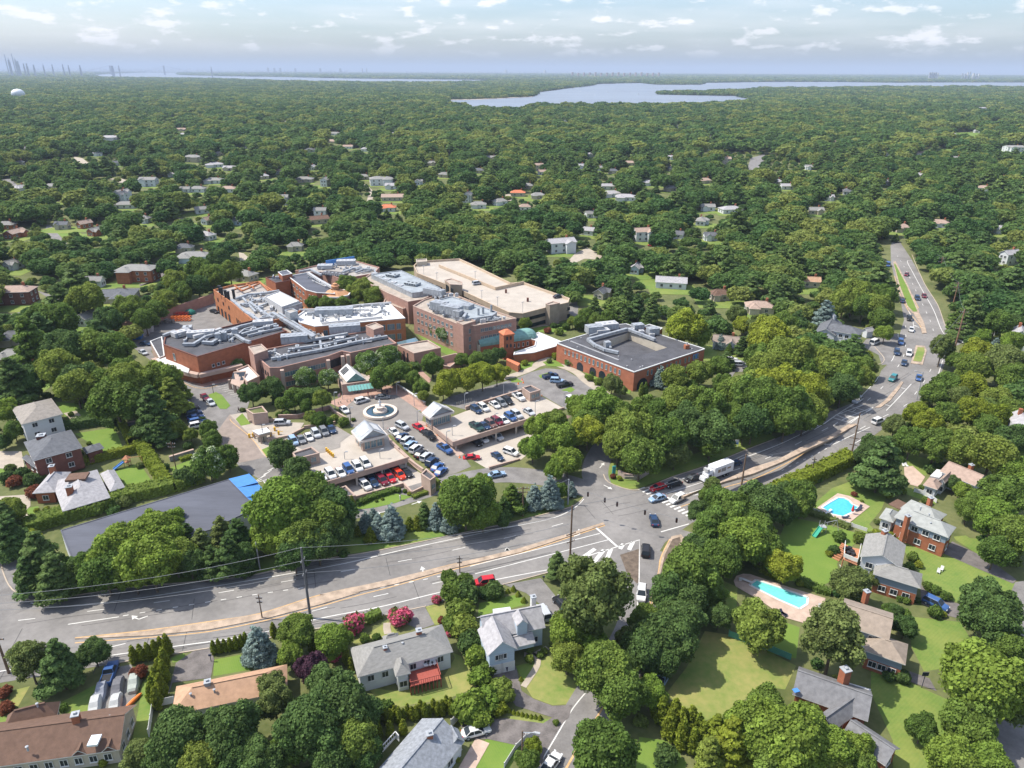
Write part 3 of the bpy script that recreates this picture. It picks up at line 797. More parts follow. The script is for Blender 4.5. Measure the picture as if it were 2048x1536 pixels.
# ------------------------------------------------------------ poles
def hgt(fr, base, top):                       # height of a post from its foot and head in the picture
    g = G(fr, *base); _, b = ray(fr, *top); return g, H - g.y/b
def pole(label, fr, base, top, r, m, name='utility_pole', cat='utility pole', arms=(), arm_dir=(1, 0), lamp=None, h=None, group=None):
    g, zt = hgt(fr, base, top)
    if h: zt = g.z+h
    t = thing(name, label, cat, tuple(g), group=group)
    b = MB(); b.tube((g.x, g.y, g.z-.2), (g.x, g.y, zt), r, 10, 0, r*.7); b.build('post', m, t)
    ad = Vector((*arm_dir, 0)).normalized()
    for dz, ln in arms:
        b = MB(); c = Vector((g.x, g.y, zt-dz)); b.bar(c-ad*ln/2, c+ad*ln/2, .14, .16)
        for k in (-.48, -.2, .2, .48): q = c+ad*ln*k; b.tube((q.x, q.y, q.z+.05), (q.x, q.y, q.z+.35), .07, 6, 1)
        b.build('crossarm', [m, GREYP], t)
    if lamp:
        b = MB(); c = Vector((g.x, g.y, zt-.3)); e = c+Vector((lamp[0], lamp[1], .5)); b.tube(c, e, .06, 6); b.build('lamp_arm', GALV, t)
        b = MB(); b.box(e.x, e.y, e.z-.12, .8, .35, .16, math.atan2(lamp[1], lamp[0])); b.build('lamp_head', GREYP, t)
    return t, Vector((g.x, g.y, zt))
def wire(label, a, b_, sag, r=.036, name='power_line'):
    m = MB(); n = 14; prev = None
    for i in range(n+1):
        t = i/n; p = a.lerp(b_, t); p.z -= 4*sag*t*(1-t)
        if prev is not None: m.tube(prev, p, r, 5, 0, None, False)
        prev = p
    o = m.build(name, mat('cable', (.20, .21, .22), .6)); tag(o, label, 'power line'); return o
def person(fr, x, y, label, top, legs, pose=0, z=None, face=0):
    """a small standing or walking figure, one skinned body"""
    g = G(fr, x, y) if z is None else W(fr, x, y, z); t = thing('person', label, 'person', (g.x, g.y, g.z+.06), face)
    b = MB(); st = .22 if pose else .05
    V_ = [(0, 0, .92, .15), (0, 0, 1.15, .14), (0, 0, 1.40, .17), (0, 0, 1.53, .06), (0, 0, 1.66, .105),
          (st, .10, .50, .075), (st*1.3, .10, .06, .05), (-st, -.10, .50, .075), (-st*1.6, -.10, .08, .05),
          (.05, .24, 1.38, .06), (-st*.8, .29, 1.12, .045), (.05-st*.6, .28, .86, .035), (.05, -.24, 1.38, .06), (st*.8, -.29, 1.12, .045), (.1+st*.8, -.28, .88, .035),
          (st*1.3+.14, .10, .04, .04), (-st*1.6+.14, -.10, .05, .04)]
    E_ = [(0, 1), (1, 2), (2, 3), (3, 4), (0, 5), (5, 6), (0, 7), (7, 8), (2, 9), (9, 10), (10, 11), (2, 12), (12, 13), (13, 14), (6, 15), (8, 16)]
    me = bpy.data.meshes.new('body'); me.from_pydata([v[:3] for v in V_], E_, []); o = bpy.data.objects.new('body', me); link(o, t)
    mo = o.modifiers.new('s', 'SKIN'); ls = me.skin_vertices[0].data
    for i, v in enumerate(V_): ls[i].radius = (v[3], v[3])
    ls[0].use_root = True
    me.materials.append(SKINM)
    sb = o.modifiers.new('u', 'SUBSURF'); sb.levels = 1; sb.render_levels = 1
    b = MB(); b.lathe((0, 0, 0), [(.17, .90), (.185, 1.1), (.205, 1.38), (.15, 1.48), (.08, 1.52)], 10); 
    for s in (-1, 1): b.tube((.04, s*.22, 1.42), (-s*st*.7, s*.29, 1.14), .085, 7, 0, .065)
    b.build('shirt', top, t, local=True)
    b = MB()
    for s, k in ((1, 1.3), (-1, -1.6)):
        b.tube((0, s*.08, .96), (st*s, s*.10, .5), .12, 7, 0, .09); b.tube((st*s, s*.10, .5), (st*k, s*.10, .12), .09, 7, 0, .07)
    b.build('trousers', legs, t, local=True)
    b = MB(); b.lathe((-.01, 0, 1.66), [(.115, 0), (.118, .05), (.08, .11), (.01, .13)], 8); b.build('hair', BLK, t, local=True)
    return t
# ------------------------------------------------------------ camera, light, sky
cam = bpy.data.cameras.new('camera'); co = bpy.data.objects.new('camera', cam); COL.objects.link(co); sc.camera = co
cam.sensor_width = 36; cam.lens = 36*FP/2048; cam.clip_start = 1; cam.clip_end = 300000
Lw, Uw, Fw = Vector((1, 0, 0)), Vector((0, ST, CT)), Vector((0, CT, -ST))
rt = CR*Lw+SR*Uw; up = -SR*Lw+CR*Uw
co.matrix_world = Matrix(((rt.x, up.x, -Fw.x, 0), (rt.y, up.y, -Fw.y, 0), (rt.z, up.z, -Fw.z, H), (0, 0, 0, 1)))
SEL, SAZ = R(56), R(-82)                     # elevation; azimuth measured from the view direction, negative = left
sd = Vector((math.sin(SAZ)*math.cos(SEL), math.cos(SAZ)*math.cos(SEL), math.sin(SEL)))
su = bpy.data.lights.new('sun', 'SUN'); su.energy = 3.9; su.angle = R(.5); su.color = (1, .94, .84)
so = bpy.data.objects.new('sun', su); COL.objects.link(so); so.rotation_euler = sd.to_track_quat('Z', 'Y').to_euler(); so.location = (0, 0, 90)
w = bpy.data.worlds.new('World'); sc.world = w; w.use_nodes = True; nt = w.node_tree; N = nt.nodes; L = nt.links
bg = N['Background']; bg.inputs[1].default_value = .15
sk = N.new('ShaderNodeTexSky'); sk.sky_type = 'NISHITA'; sk.sun_disc = False; sk.sun_elevation = SEL; sk.sun_rotation = SAZ; sk.air_density = 1.0; sk.dust_density = 1.6; sk.ozone_density = 1.6; sk.altitude = 100
tc = N.new('ShaderNodeTexCoord'); sp = N.new('ShaderNodeSeparateXYZ'); L.new(tc.outputs['Generated'], sp.inputs[0])
def cnoise(sx, sz, lo, hi, det, seed):
    mp = N.new('ShaderNodeMapping'); mp.inputs['Scale'].default_value = (sx, sx, sz); mp.inputs['Location'].default_value = (seed, seed*.7, seed*.3); L.new(tc.outputs['Generated'], mp.inputs[0])
    n = N.new('ShaderNodeTexNoise'); n.inputs['Scale'].default_value = 1; n.inputs['Detail'].default_value = det; n.inputs['Roughness'].default_value = .55; L.new(mp.outputs[0], n.inputs['Vector'])
    r = N.new('ShaderNodeMapRange'); r.interpolation_type = 'SMOOTHSTEP'; r.inputs['From Min'].default_value = lo; r.inputs['From Max'].default_value = hi; L.new(n.outputs[0], r.inputs[0]); return r.outputs[0]
c1 = cnoise(22, 68, .525, .63, 8, 3.1); c2 = cnoise(4, 40, .35, .72, 5, 8.3)
hz = N.new('ShaderNodeMapRange'); hz.interpolation_type = 'SMOOTHSTEP'; hz.inputs['From Min'].default_value = .010; hz.inputs['From Max'].default_value = .034; L.new(sp.outputs['Z'], hz.inputs[0])
a1 = N.new('ShaderNodeMath'); a1.operation = 'MULTIPLY_ADD'; a1.inputs[1].default_value = .30; L.new(c2, a1.inputs[0])
a0 = N.new('ShaderNodeMath'); a0.operation = 'MULTIPLY'; a0.inputs[1].default_value = .62; L.new(c1, a0.inputs[0]); L.new(a0.outputs[0], a1.inputs[2])
a2 = N.new('ShaderNodeMath'); a2.operation = 'MULTIPLY'; a2.use_clamp = True; L.new(a1.outputs[0], a2.inputs[0]); L.new(hz.outputs[0], a2.inputs[1])
mx = N.new('ShaderNodeMix'); mx.data_type = 'RGBA'; L.new(a2.outputs[0], mx.inputs[0]); tn = N.new('ShaderNodeMix'); tn.data_type = 'RGBA'; tn.blend_type = 'MULTIPLY'; tn.inputs[0].default_value = 1; tn.inputs[7].default_value = (.84, .90, 1.0, 1); L.new(sk.outputs[0], tn.inputs[6]); L.new(tn.outputs[2], mx.inputs[6]); mx.inputs[7].default_value = (6.2, 6.1, 6.2, 1)
dm = N.new('ShaderNodeMapRange'); dm.inputs['From Min'].default_value = .03; dm.inputs['From Max'].default_value = .3; dm.inputs['To Min'].default_value = .80; L.new(sp.outputs['Z'], dm.inputs[0])
vd = N.new('ShaderNodeVectorMath'); vd.operation = 'SCALE'; L.new(mx.outputs[2], vd.inputs[0]); L.new(dm.outputs[0], vd.inputs['Scale']); L.new(vd.outputs[0], bg.inputs[0])
sc.view_settings.view_transform = 'Standard'; sc.view_settings.look = 'None'; sc.view_settings.gamma = 1; sc.view_settings.exposure = EXPO
# the air
b = MB(); b.box(0, 45000, -6, 190000, 93000, 366)
hm = bpy.data.materials.new('haze_air'); hm.use_nodes = True; n_ = hm.node_tree.nodes; n_.remove(n_['Principled BSDF'])
pv = n_.new('ShaderNodeVolumePrincipled'); pv.inputs['Color'].default_value = (.60, .71, .88, 1); pv.inputs['Density'].default_value = HAZE; pv.inputs['Anisotropy'].default_value = .0
hm.node_tree.links.new(pv.outputs[0], n_['Material Output'].inputs['Volume'])
hb = b.build('haze', hm); hb['kind'] = 'stuff'; hb['label'] = 'pale blue summer haze over the whole landscape'
# ------------------------------------------------------------ ground with the sunken parking floors cut out
PITL = GP('E', '1280,1225 1785,1085 1860,1180 2045,1090 1960,960 1820,870 1400,700 900,860 960,1040 1020,1140')
PITR = GP('F', '760,775 1000,560 1500,430 1790,500 1500,760 1340,890 1055,975 880,870')
near = [(-700, 20), (700, 20), (700, 420), (-700, 420)]
BIG = [(-88000, -800), (88000, -800), (88000, 89000), (-88000, 89000)]
bm = sheet_bm([(near, [PITL, PITR]), ([(-88000, -800), (88000, -800), (88000, 20), (-88000, 20)], []), ([(-88000, 420), (88000, 420), (88000, 89000), (-88000, 89000)], []),
               ([(-88000, 20), (-700, 20), (-700, 420), (-88000, 420)], []), ([(700, 20), (88000, 20), (88000, 420), (700, 420)], [])], 0)
me = bpy.data.meshes.new('ground'); bm.to_mesh(me); bm.free(); me.materials.append(GROUND); o = link(bpy.data.objects.new('ground', me)); o['kind'] = 'structure'
EX = []                                      # open ground polygons (world)
def lawn(fr, s, m=LAWN, off=.012, name='lawn'):
    p = GP(fr, s); EX.append(p); return sheet(name, p, off, m)
for pit, nm in ((PITL, 'a'), (PITR, 'b')):
    sheet('parking_floor', pit, .03, DECK, zfun=lambda y: 0)
    b = MB(); q = ccw([(p[0], p[1]) for p in pit])
    for i in range(len(q)):
        A, B = Vector(q[i]), Vector(q[(i+1) % len(q)]); n = max(1, int((B-A).length/2))
        for k in range(n):
            a, c = A.lerp(B, k/n), A.lerp(B, (k+1)/n)
            if T(a.y) > .05 or T(c.y) > .05: b.face([(c.x, c.y, -.3), (a.x, a.y, -.3), (a.x, a.y, T(a.y)+.02), (c.x, c.y, T(c.y)+.02)])
    o = b.build('retaining_wall', PINKC); tag(o, {'a': 'pink concrete retaining wall behind the open parking level with red cars', 'b': 'pink concrete retaining wall under the right-hand parking deck'}[nm], 'retaining wall')
# ------------------------------------------------------------ highway
NE = P('-120,1222 61,1201 137,1193 260,1175 400,1163 513,1149 640,1120 708,1110 795,1094 907,1070 1027,1044 1143,1014 1166,996 1175,978 1195,965 1212,960 1220,968 1260,980 1290,977 1345,954 1424,928 1487,902 1550,878 1600,855 1634,838 1628,834 1655,825 1665,822 1709,804 1754,764 1762,742 1789,714 1796,680 1808,640 1801,600 1790,560 1782,525 1781,492 1787,478')
SE = P('1800,484 1812,502 1824,520 1850,568 1877,611 1893,655 1910,674 1935,682 1912,692 1893,715 1878,760 1846,800 1808,832 1767,857 1704,905 1639,947 1560,981 1480,1008 1400,1035 1378,1050 1355,1066 1330,1085 1312,1115 1300,1180 1270,1180 1268,1160 1200,1150 1095,1146 1005,1170 852,1213 750,1235 640,1257 498,1284 418,1297 212,1330 0,1366 -120,1384')
hw = [G('X', *p) for p in NE+SE]; sheet('highway', hw, .03, ASPH); HWP = [(p.x, p.y) for p in hw]
def rb(name, fr, s, w, m, off, n=5):
    return sheets(name, ribbon_polys(GP(fr, s), w, n), off, m)
side = GP('X', '1292,1100 1291,1150 1286,1200 1279,1250 1252,1310 1212,1370 1172,1440 1128,1520 1080,1610')
sheets('side_road', ribbon_polys(side, 8.4), .036, ASPH2); SIDE = side
sheets('side_road_shoulder', ribbon_polys(GP('X', '1372,1062 1352,1105 1330,1160 1316,1215'), 4.), .033, ASPH)
sheets('west_street', ribbon_polys(GP('X', '-30,1050 -6,1120 14,1180 40,1225'), 8), .036, ASPH2)
# markings
MK, MY = [], []
def ln(fr, s, w=.16, d=None, to=MK, n=5):
    p = GP(fr, s)
    to.extend(ribbon_polys(p, w, n) if d is None else dash_polys(p, w, d[0], d[1], n))
ln('X', '61,1206 120,1213 260,1199 403,1177 548,1153 690,1127 797,1102 908,1078 1027,1053 1110,1035 1150,1015 1168,998', .22)
ln('X', '-100,1252 38,1241 160,1225 285,1209 400,1192 560,1165 720,1137 831,1117 917,1098 1009,1077 1089,1057 1155,1039', .18, (3, 9.2))
ln('X', '136,1249 238,1234', .2)
ln('X', '246,1232 380,1210 520,1188 612,1175', .2, (1, 2))
ln('X', '640,1196 735,1180 860,1157 900,1148', .2, (1, 2))
ln('X', '-60,1372 0,1343 208,1313 350,1293 500,1271 640,1237 760,1214 879,1185 990,1160 1095,1140', .22)
ln('X', '215,1296 340,1267 470,1246 600,1228 677,1209 778,1187 900,1160', .18, (3, 9.2))
ln('X', '940,1133 1200,1067', .2); ln('X', '950,1148 1216,1080', .2)
ln('X', '1189,1053 1234,1093', .5)
ln('X', '1143,1122 1279,1080 1278,1150 1275,1220', .28, n=1)
for a in ('1155,1122 1190,1098', '1175,1140 1208,1100', '1210,1128 1222,1098', '1240,1098 1247,1088', '1258,1100 1266,1084'): ln('X', a, .9)
ln('M', '1600,860 1520,960 1430,1110 1310,1313', .2)
ln('X', '1322,1064 1378,1048', .3)
# crosswalk
for i in range(13):
    t = i/12; x0, y0 = 1277+t*95, 980+t*52; ln('X', f'{x0},{y0} {x0+13},{y0-5}', .55)
ln('X', '1296,975 1350,1003', .5)
ln('J', '650,635 940,545', .2); ln('J', '740,655 960,590 1250,500', .2)
ln('J', '640,560 900,480 1080,425 1240,365 1550,245 1820,110', .22)
ln('J', '1150,465 1370,385 1530,315 1700,230 1930,110', .18, (3, 9.2))
ln('J', '1080,535 1300,460 1450,405 1560,360 1700,295', .2, (1, 2)); ln('J', '1530,460 1660,395 1800,330 1900,275', .2, (1, 2))
ln('J', '1920,262 2048,200 2200,130', .2); ln('J', '1380,585 1570,510 1740,432 1910,350 2048,280', .18, (3, 9.2))
ln('J', '1430,610 1700,520 1900,430 2048,355', .22)
ln('K', '470,225 630,140 780,50', .18, (3, 9.2)); ln('K', '540,145 640,90', .01)
ln('K', '270,390 480,290 640,210 830,100', .22)
# hatched box
ln('I', '480,1418 560,1370 780,1220 920,1250 750,1370 610,1325', .25, n=1)
for a in ('640,1310 850,1232', '690,1345 905,1255', '735,1365 915,1262', '620,1328 740,1365', '665,1293 800,1335', '700,1268 840,1305', '740,1243 880,1280', '720,1340 640,1305', '780,1225 700,1275'): ln('I', a, .25)
ln('I', '1018,1275 1100,1190 1205,1077', .22); ln('I', '985,935 1050,910 1080,860 1105,770 1107,700', .22)
ln('I', '960,1020 935,1060 830,1170', .2); ln('I', '1480,735 1430,670 1370,520 1290,380 1215,240 1175,160 1210,155', .24)
ln('I', '1440,900 1395,1045', .24); ln('I', '1290,1195 1255,1235', .24)
ln('I', '820,1415 1140,1250 1210,1180 1310,1045 1345,980 1385,900', .18, (3, 9.2)); ln('I', '1385,750 1360,640 1320,545 1240,380 1160,215 1090,100', .18, (3, 9.2))
ln('I', '620,1390 800,1260 980,1110 1080,985 1150,860 1165,740 1160,600', .18, (3, 9.2)); ln('I', '1230,695 1215,600 1185,530', .2)
# arrows
def arrow(fr, x, y, x2, y2, turn=0):
    a = G(fr, x, y); d = (G(fr, x2, y2)-a).to_2d().normalized(); nr = Vector((-d.y, d.x)); a = a.to_2d()
    s = a+d*1.7
    MK.append([a-nr*.12, a+nr*.12, s+nr*.12, s-nr*.12])
    e = s+nr*turn*.8+d*.4 if turn else s
    if turn: MK.append([s-d*.25-nr*.0, s+d*.0, e+d*.15, e-d*.2])
    dd = (nr*turn+d*.4).normalized() if turn else d; pp = Vector((-dd.y, dd.x))
    MK.append([e+pp*.6, e-pp*.6, e+dd*1.2])
for a in (('N', 890, 218, 815, 245, -1), ('M', 583, 155, 632, 130, 1), ('M', 1090, 35, 1135, 18, 1), ('Q', 1575, 350, 1612, 338, 1), ('Q', 1125, 470, 1168, 455, 1),
          ('J', 905, 635, 862, 650, -1), ('J', 1310, 490, 1262, 505, -1), ('J', 1915, 250, 1880, 275, -1), ('I', 1165, 1115, 1130, 1105, 1), ('I', 1045, 1240, 1012, 1232, 1),
          ('E', 480, 1100, 450, 1070, 0), ('E', 1860, 1275, 1920, 1255, 0), ('E', 1600, 1345, 1545, 1358, 0), ('E', 1180, 1370, 1260, 1380, 0), ('J', 150, 440, 175, 410, 0), ('J', 180, 570, 210, 585, 0), ('I', 1265, 655, 1230, 640, 0)): arrow(*a)
# yellow
for s in ('150,1276 300,1260 420,1243 520,1227 640,1190 780,1160 900,1130 1030,1100 1207,1046', '150,1286 300,1275 420,1263 540,1239 640,1213 720,1190 790,1172 900,1141 1040,1107 1210,1051'):
    ln('X', s, .26, None, MY)
ln('X', '1310,1178 1304,1215 1296,1250 1275,1300 1245,1350 1200,1425 1165,1480 1125,1550', .35, None, MY)
ln('J', '930,655 1090,590 1300,530 1500,440 1700,330 1900,215 2040,125', .28, None, MY)
ln('J', '760,735 900,690', .28, None, MY); ln('X', '1296,1220 1316,1150 1322,1115 1340,1078', .3, None, MY)
ln('I', '1080,270 1120,400 1190,540 1270,640 1290,700', .3, None, MY); ln('I', '1085,160 1160,310 1260,510', .3, None, MY)
SM = []; qq_ = random.Random(3)
for s, n in (('0,1260 300,1215 640,1150 1000,1085', 26), ('0,1330 300,1290 640,1230 1000,1150', 30), ('1430,960 1560,905 1700,830 1800,770', 20), ('1150,1040 1280,1010 1420,960', 12)):
    q = smoothpts(GP('X', s), 6)
    for k in range(n):
        i = qq_.randrange(len(q)-1); a = q[i].lerp(q[i+1], qq_.random()); d = (q[i+1]-q[i]).normalized(); nr = Vector((-d.y, d.x)); o = a+nr*qq_.uniform(-4, 4); L_ = qq_.uniform(5, 22)
        if k % 5 == 0: SM.append([o-nr*3.2, o+nr*3.2, o+nr*3.2+d*.12, o-nr*3.2+d*.12])
        else: SM += ribbon_polys([o, o+d*L_*.5+nr*qq_.uniform(-.4, .4), o+d*L_], .12, 3)
sheets('tar_seams', SM, .042, mat('tar', (.075, .072, .07), .8))
sheets('road_markings', MK, .048, WHT); sheets('yellow_road_markings', MY, .046, YEL)
MKX = len(MK)
# medians and kerbs: raised
MN = [0]
def median(s, fr='X', h=.17, m=MED, name='median'):
    p = ccw([(q[0], q[1]) for q in GP(fr, s)]); z = max(T(q[1]) for q in p); MN[0] += 1; h += MN[0]*.006; b = MB(); b.prism(p, z-.5, z+h, 0); o = b.build(name, m); o['kind'] = 'structure'; return o
for s in ('150,1279 300,1262 420,1245 520,1229 640,1192 720,1186 640,1210 540,1236 420,1260 300,1272', '640,1190 780,1160 900,1131 1030,1100 1207,1047 1210,1050 1040,1106 900,1139 790,1169 680,1193'):
    median(s)
median('760,730 860,700 1000,645 1300,510 1480,450 1700,310 1900,210 2048,105 2048,145 1900,250 1720,350 1520,465 1300,560 1090,620 900,685 780,738', 'J')
median('930,1258 1010,1200 1100,1095 1130,1060 1145,1065 1120,1110 1050,1200 975,1255', 'I'); median('680,1420 720,1395 790,1375 800,1385 740,1418', 'I')
median('1240,790 1305,795 1320,830 1290,935 1200,925 1220,860', 'I'); sheet('island_grass', GP('I', '1252,805 1300,808 1305,835 1280,915 1218,908 1235,860'), .27, LAWND)
median('1070,165 1090,165 1180,340 1265,540 1215,550 1170,500 1110,350', 'I'); sheet('median_grass', GP('I', '1075,180 1085,180 1170,345 1250,538 1220,540 1178,495 1122,350'), .27, LAWN2)
median('1220,548 1260,540 1300,620 1320,698 1285,702 1275,640', 'I')
median('1343,1074 1362,1070 1368,1078 1352,1110 1332,1160 1318,1200 1312,1190 1316,1150 1325,1110'); sheet('island_dirt', GP('X', '1345,1080 1359,1076 1361,1082 1347,1112 1330,1152 1320,1180 1320,1150 1330,1110'), .27, DIRT)
sheet('traffic_island', GP('X', '1278,1098 1277,1170 1255,1150 1240,1110'), .05, DIRT)
def kerb(pts, w=.22, h=.14, m=KERB):
    b = MB(); q = smoothpts(pts, 3) if len(pts) > 2 else [Vector(p[:2]) for p in pts]
    for i in range(len(q)-1):
        n = max(1, int((q[i+1]-q[i]).length/4))
        for k in range(n):
            a, c = q[i].lerp(q[i+1], k/n), q[i].lerp(q[i+1], (k+1)/n); b.bar((a.x, a.y, T(a.y)+.06), (c.x, c.y, T(c.y)+.06), w, h+.05)
    return b
KB = MB()
for fr, s in (('X', '61,1201 137,1193 260,1175 400,1163 513,1149 640,1120 708,1110 795,1094 907,1070 1027,1044 1143,1014 1166,996'), ('X', '1207,949 1217,965 1260,980 1290,977 1345,954 1424,928 1487,902 1550,878'),
              ('X', '1095,1146 1005,1170'), ('X', '852,1213 750,1235'), ('X', '640,1257 498,1284'), ('X', '418,1297 212,1330'), ('X', '0,1120 8,1150 25,1180 61,1201'),
              ('I', '1210,110 1300,320 1400,480 1450,620 1480,680'), ('I', '500,1335 570,1290'), ('I', '930,800 1000,880 990,920 960,930')):
    k = kerb(GP(fr, s)); o_ = len(KB.v); KB.v += k.v; KB.f += [tuple(i+o_ for i in f) for f in k.f]; KB.m += k.m
o = KB.build('kerb', KERB); o['kind'] = 'structure'
# ------------------------------------------------------------ campus paving
sheet('service_yard', GP('X', '250,660 330,640 432,600 445,640 410,652 322,690 302,702 325,745 400,768 470,752 500,800 490,835 530,880 545,930 580,975 575,990 540,970 480,935 430,870 380,830 352,780 300,720 262,692'), .03, ASPH2)
sheet('yard_apron', GP('B', '300,560 470,420 560,460 790,530 700,570 480,610 360,610'), .028, ASPH2)
sheet('paver_crossing', GP('E', '0,350 90,400 250,560 370,790 200,830 90,850 -60,700 -150,560'), .045, mat('paver_crossing', (.25, .205, .175), .9, .15, .6))
sheets('exit_drive', ribbon_polys(GP('X', '505,855 520,905 560,960 620,1008 700,1022 800,995 900,966 1000,950 1100,958 1165,975 1200,990'), 7.5), .036, ASPH2)
sheets('entrance_drive', ribbon_polys(GP('X', '1205,985 1190,950 1198,915 1222,880 1235,850 1230,815 1200,795'), 7), .036, ASPH2)
sheet('plaza', GP('E', '1160,290 1260,190 1480,150 1700,130 1980,360 1960,460 1600,570 1240,480'), .04, mat('plaza_asphalt', (.215, .195, .175), .9, .12, .4))
sheet('brick_walk', GP('E', '1000,230 1130,180 1280,150 1480,110 1720,50 2030,280 1990,350 1700,150 1480,170 1270,205 1160,300'), .05, PAVER)
sheet('entrance_terrace', GP('E', '1170,90 1490,60 1700,60 1480,125 1280,160 1130,190'), .046, PAVER)
sheet('parking_aisle', GP('F', '150,640 160,545 420,545 600,730 830,850 900,950 760,1010 640,1040 420,850'), .04, mat('aisle_asphalt', (.20, .185, .165), .9, .15, .4))
sheet('aisle_walk', GP('F', '420,545 470,545 590,610 740,765 840,840 780,860 640,760 560,690'), .055, PINKC)
sheet('aisle_walk_left', GP('F', '130,690 160,680 480,980 455,1000 300,880'), .055, PINKC)
sheet('circle_drive', GP('F', '640,385 840,440 1350,300 1540,320 1730,430 1860,480 1960,380 2040,300 1960,230 1840,150 1730,85 1560,75 1430,110 1300,165 1000,250 700,330'), .04, ASPH2)
sheets('front_walk', ribbon_polys(GP('F', '1100,175 1240,150 1400,95 1500,45 1600,30 1720,60 1840,110 1930,190 2048,270 2120,320'), 3.2), .06, WALK)
sheets('chapel_walk', ribbon_polys(GP('C', '1230,1030 1340,990 1450,920 1500,890'), 2.5), .062, WALK)
sheets('garage_walk', ribbon_polys(GP('C', '1390,660 1480,645 1560,655 1640,640 1720,600'), 2.2), .05, WALK)
sheet('garage_lane', GP('C', '1670,440 1740,470 1720,590 1660,560'), .03, ASPH2)
sheet('garden_path', GP('C', '500,1000 545,990 620,1060 600,1085'), .05, PAVER)
sheet('west_forecourt', GP('B', '190,960 400,1040 640,985 700,950 640,930 400,1000 300,960'), .055, PAVER)
sheet('gate_apron', GP('E', '0,360 160,330 340,560 420,700 380,800 330,760 200,560'), .055, CONC)
sheet('gate_lane', GP('E', '200,470 480,430 760,440 700,540 520,640 380,690'), .06, CONC)
BAY = []
for i in range(7):
    x = 690+i*62; y = 690-i*28; BAY += ribbon_polys([G('E', x, y, ), G('E', x-65, y-75)], .12, smooth=False)
for i in range(5): x = 225+i*40; y = 1085-i*38; BAY += ribbon_polys([G('E', x, y), G('E', x+60, y-30)], .3, smooth=False)
BAY += ribbon_polys(GP('E', '200,1080 430,920'), .2)+ribbon_polys(GP('E', '180,1080 470,995'), .25)+ribbon_polys(GP('E', '345,1040 430,1150'), .2)
for i in range(9): x = 500+i*22; y = 1080+i*12; BAY += ribbon_polys([G('B', x, y-40), G('B', x+70, y-52)], .15, smooth=False)
sheets('parking_bay_lines', BAY, .075, WHT)
# ------------------------------------------------------------ lawns
lawn('X', '61,1199 137,1191 260,1173 400,1161 513,1147 640,1118 795,1092 907,1068 1027,1042 1143,1012 1150,1000 1000,1020 850,1050 640,1080 500,1120 260,1130 60,1130 8,1125 25,1178')
lawn('J', '190,430 205,530 240,570 380,600 450,590 700,500 1000,400 1230,305 1480,210 1400,160 1100,240 800,360 500,430 250,400')
lawn('K', '60,900 150,700 450,760 660,820 780,850 600,980 540,1080 560,1180 400,1270 230,1230 0,1180 -40,950', LAWN2)
lawn('K', '340,610 500,470 740,380 960,480 930,560 900,640 800,760 870,840 780,840 640,760 400,690'); lawn('K', '1000,870 1130,880 1380,990 1980,1235 1900,1400 1550,1400 1480,1380 1250,1230 1100,1000', LAWN)
lawn('K', '1060,180 1300,240 1260,370 1100,300'); lawn('K', '1090,460 1370,540 1330,600 1100,520'); lawn('K', '1480,860 1580,850 1780,1000 1740,1040 1500,890')
lawn('L', '300,280 430,300 620,380 800,470 740,600 600,580 430,740 250,780 90,620 200,480', LAWND); lawn('L', '1210,480 1420,560 1640,660 1620,1080 1330,1080 1330,880 1210,620', LAWN)
lawn('L', '1420,200 1700,230 1760,330 1640,480 1500,500 1430,360', LAWN); lawn('L', '680,210 820,260 800,430 640,400', LAWN2); lawn('L', '-60,860 90,880 200,1000 190,1060 -80,1060', LAWN2)
lawn('L', '390,0 480,40 470,200 390,120', LAWND)
lawn('M', '290,830 460,850 730,790 820,640 900,690 940,830 760,900 560,930 450,955 360,920', LAWND); lawn('M', '960,320 1200,265 1240,330 1070,370 950,400', LAWN2); lawn('M', '1225,800 1310,650 1380,640 1600,860 1560,925 1400,935 1280,890', LAWND)
lawn('M', '1180,700 1300,670 1230,800', LAWN); lawn('M', '1000,1140 1220,1165 1130,1340 880,1340', LAWN2); lawn('M', '635,340 740,320 800,450 690,450', LAWND); lawn('M', '190,560 410,430 470,500 300,560', LAWND)
lawn('M', '1125,1000 1390,1020 1400,1055 1150,1022', LAWND); lawn('M', '800,620 850,640 930,800 860,780', LAWND)
lawn('N', '360,740 620,610 560,790 400,820', LAWN); lawn('N', '860,620 920,560 930,700 900,1050 780,1060 830,800', LAWN); lawn('N', '1290,480 1450,450 1510,540 1285,580', LAWN2); lawn('N', '60,670 180,640 110,760 60,760', LAWND)
lawn('N', '1030,470 1110,440 1120,490 1040,497', LAWN2); lawn('N', '-40,830 50,820 60,900 -40,960', LAWN)
lawn('G', '590,580 900,530 970,690 840,745 700,650', LAWN2); lawn('G', '900,870 1100,810 1240,1020 1000,1010', LAWN2); lawn('G', '440,330 700,350 720,440 520,460', LAWN2); lawn('G', '1340,850 1540,770 1560,900 1380,920', LAWN2)
lawn('G', '200,1170 300,1150 330,1210 240,1240', LAWN2); lawn('G', '-60,840 80,840 90,960 -60,960', LAWN2); lawn('G', '-100,1130 140,1130 180,1240 0,1280', LAWN)
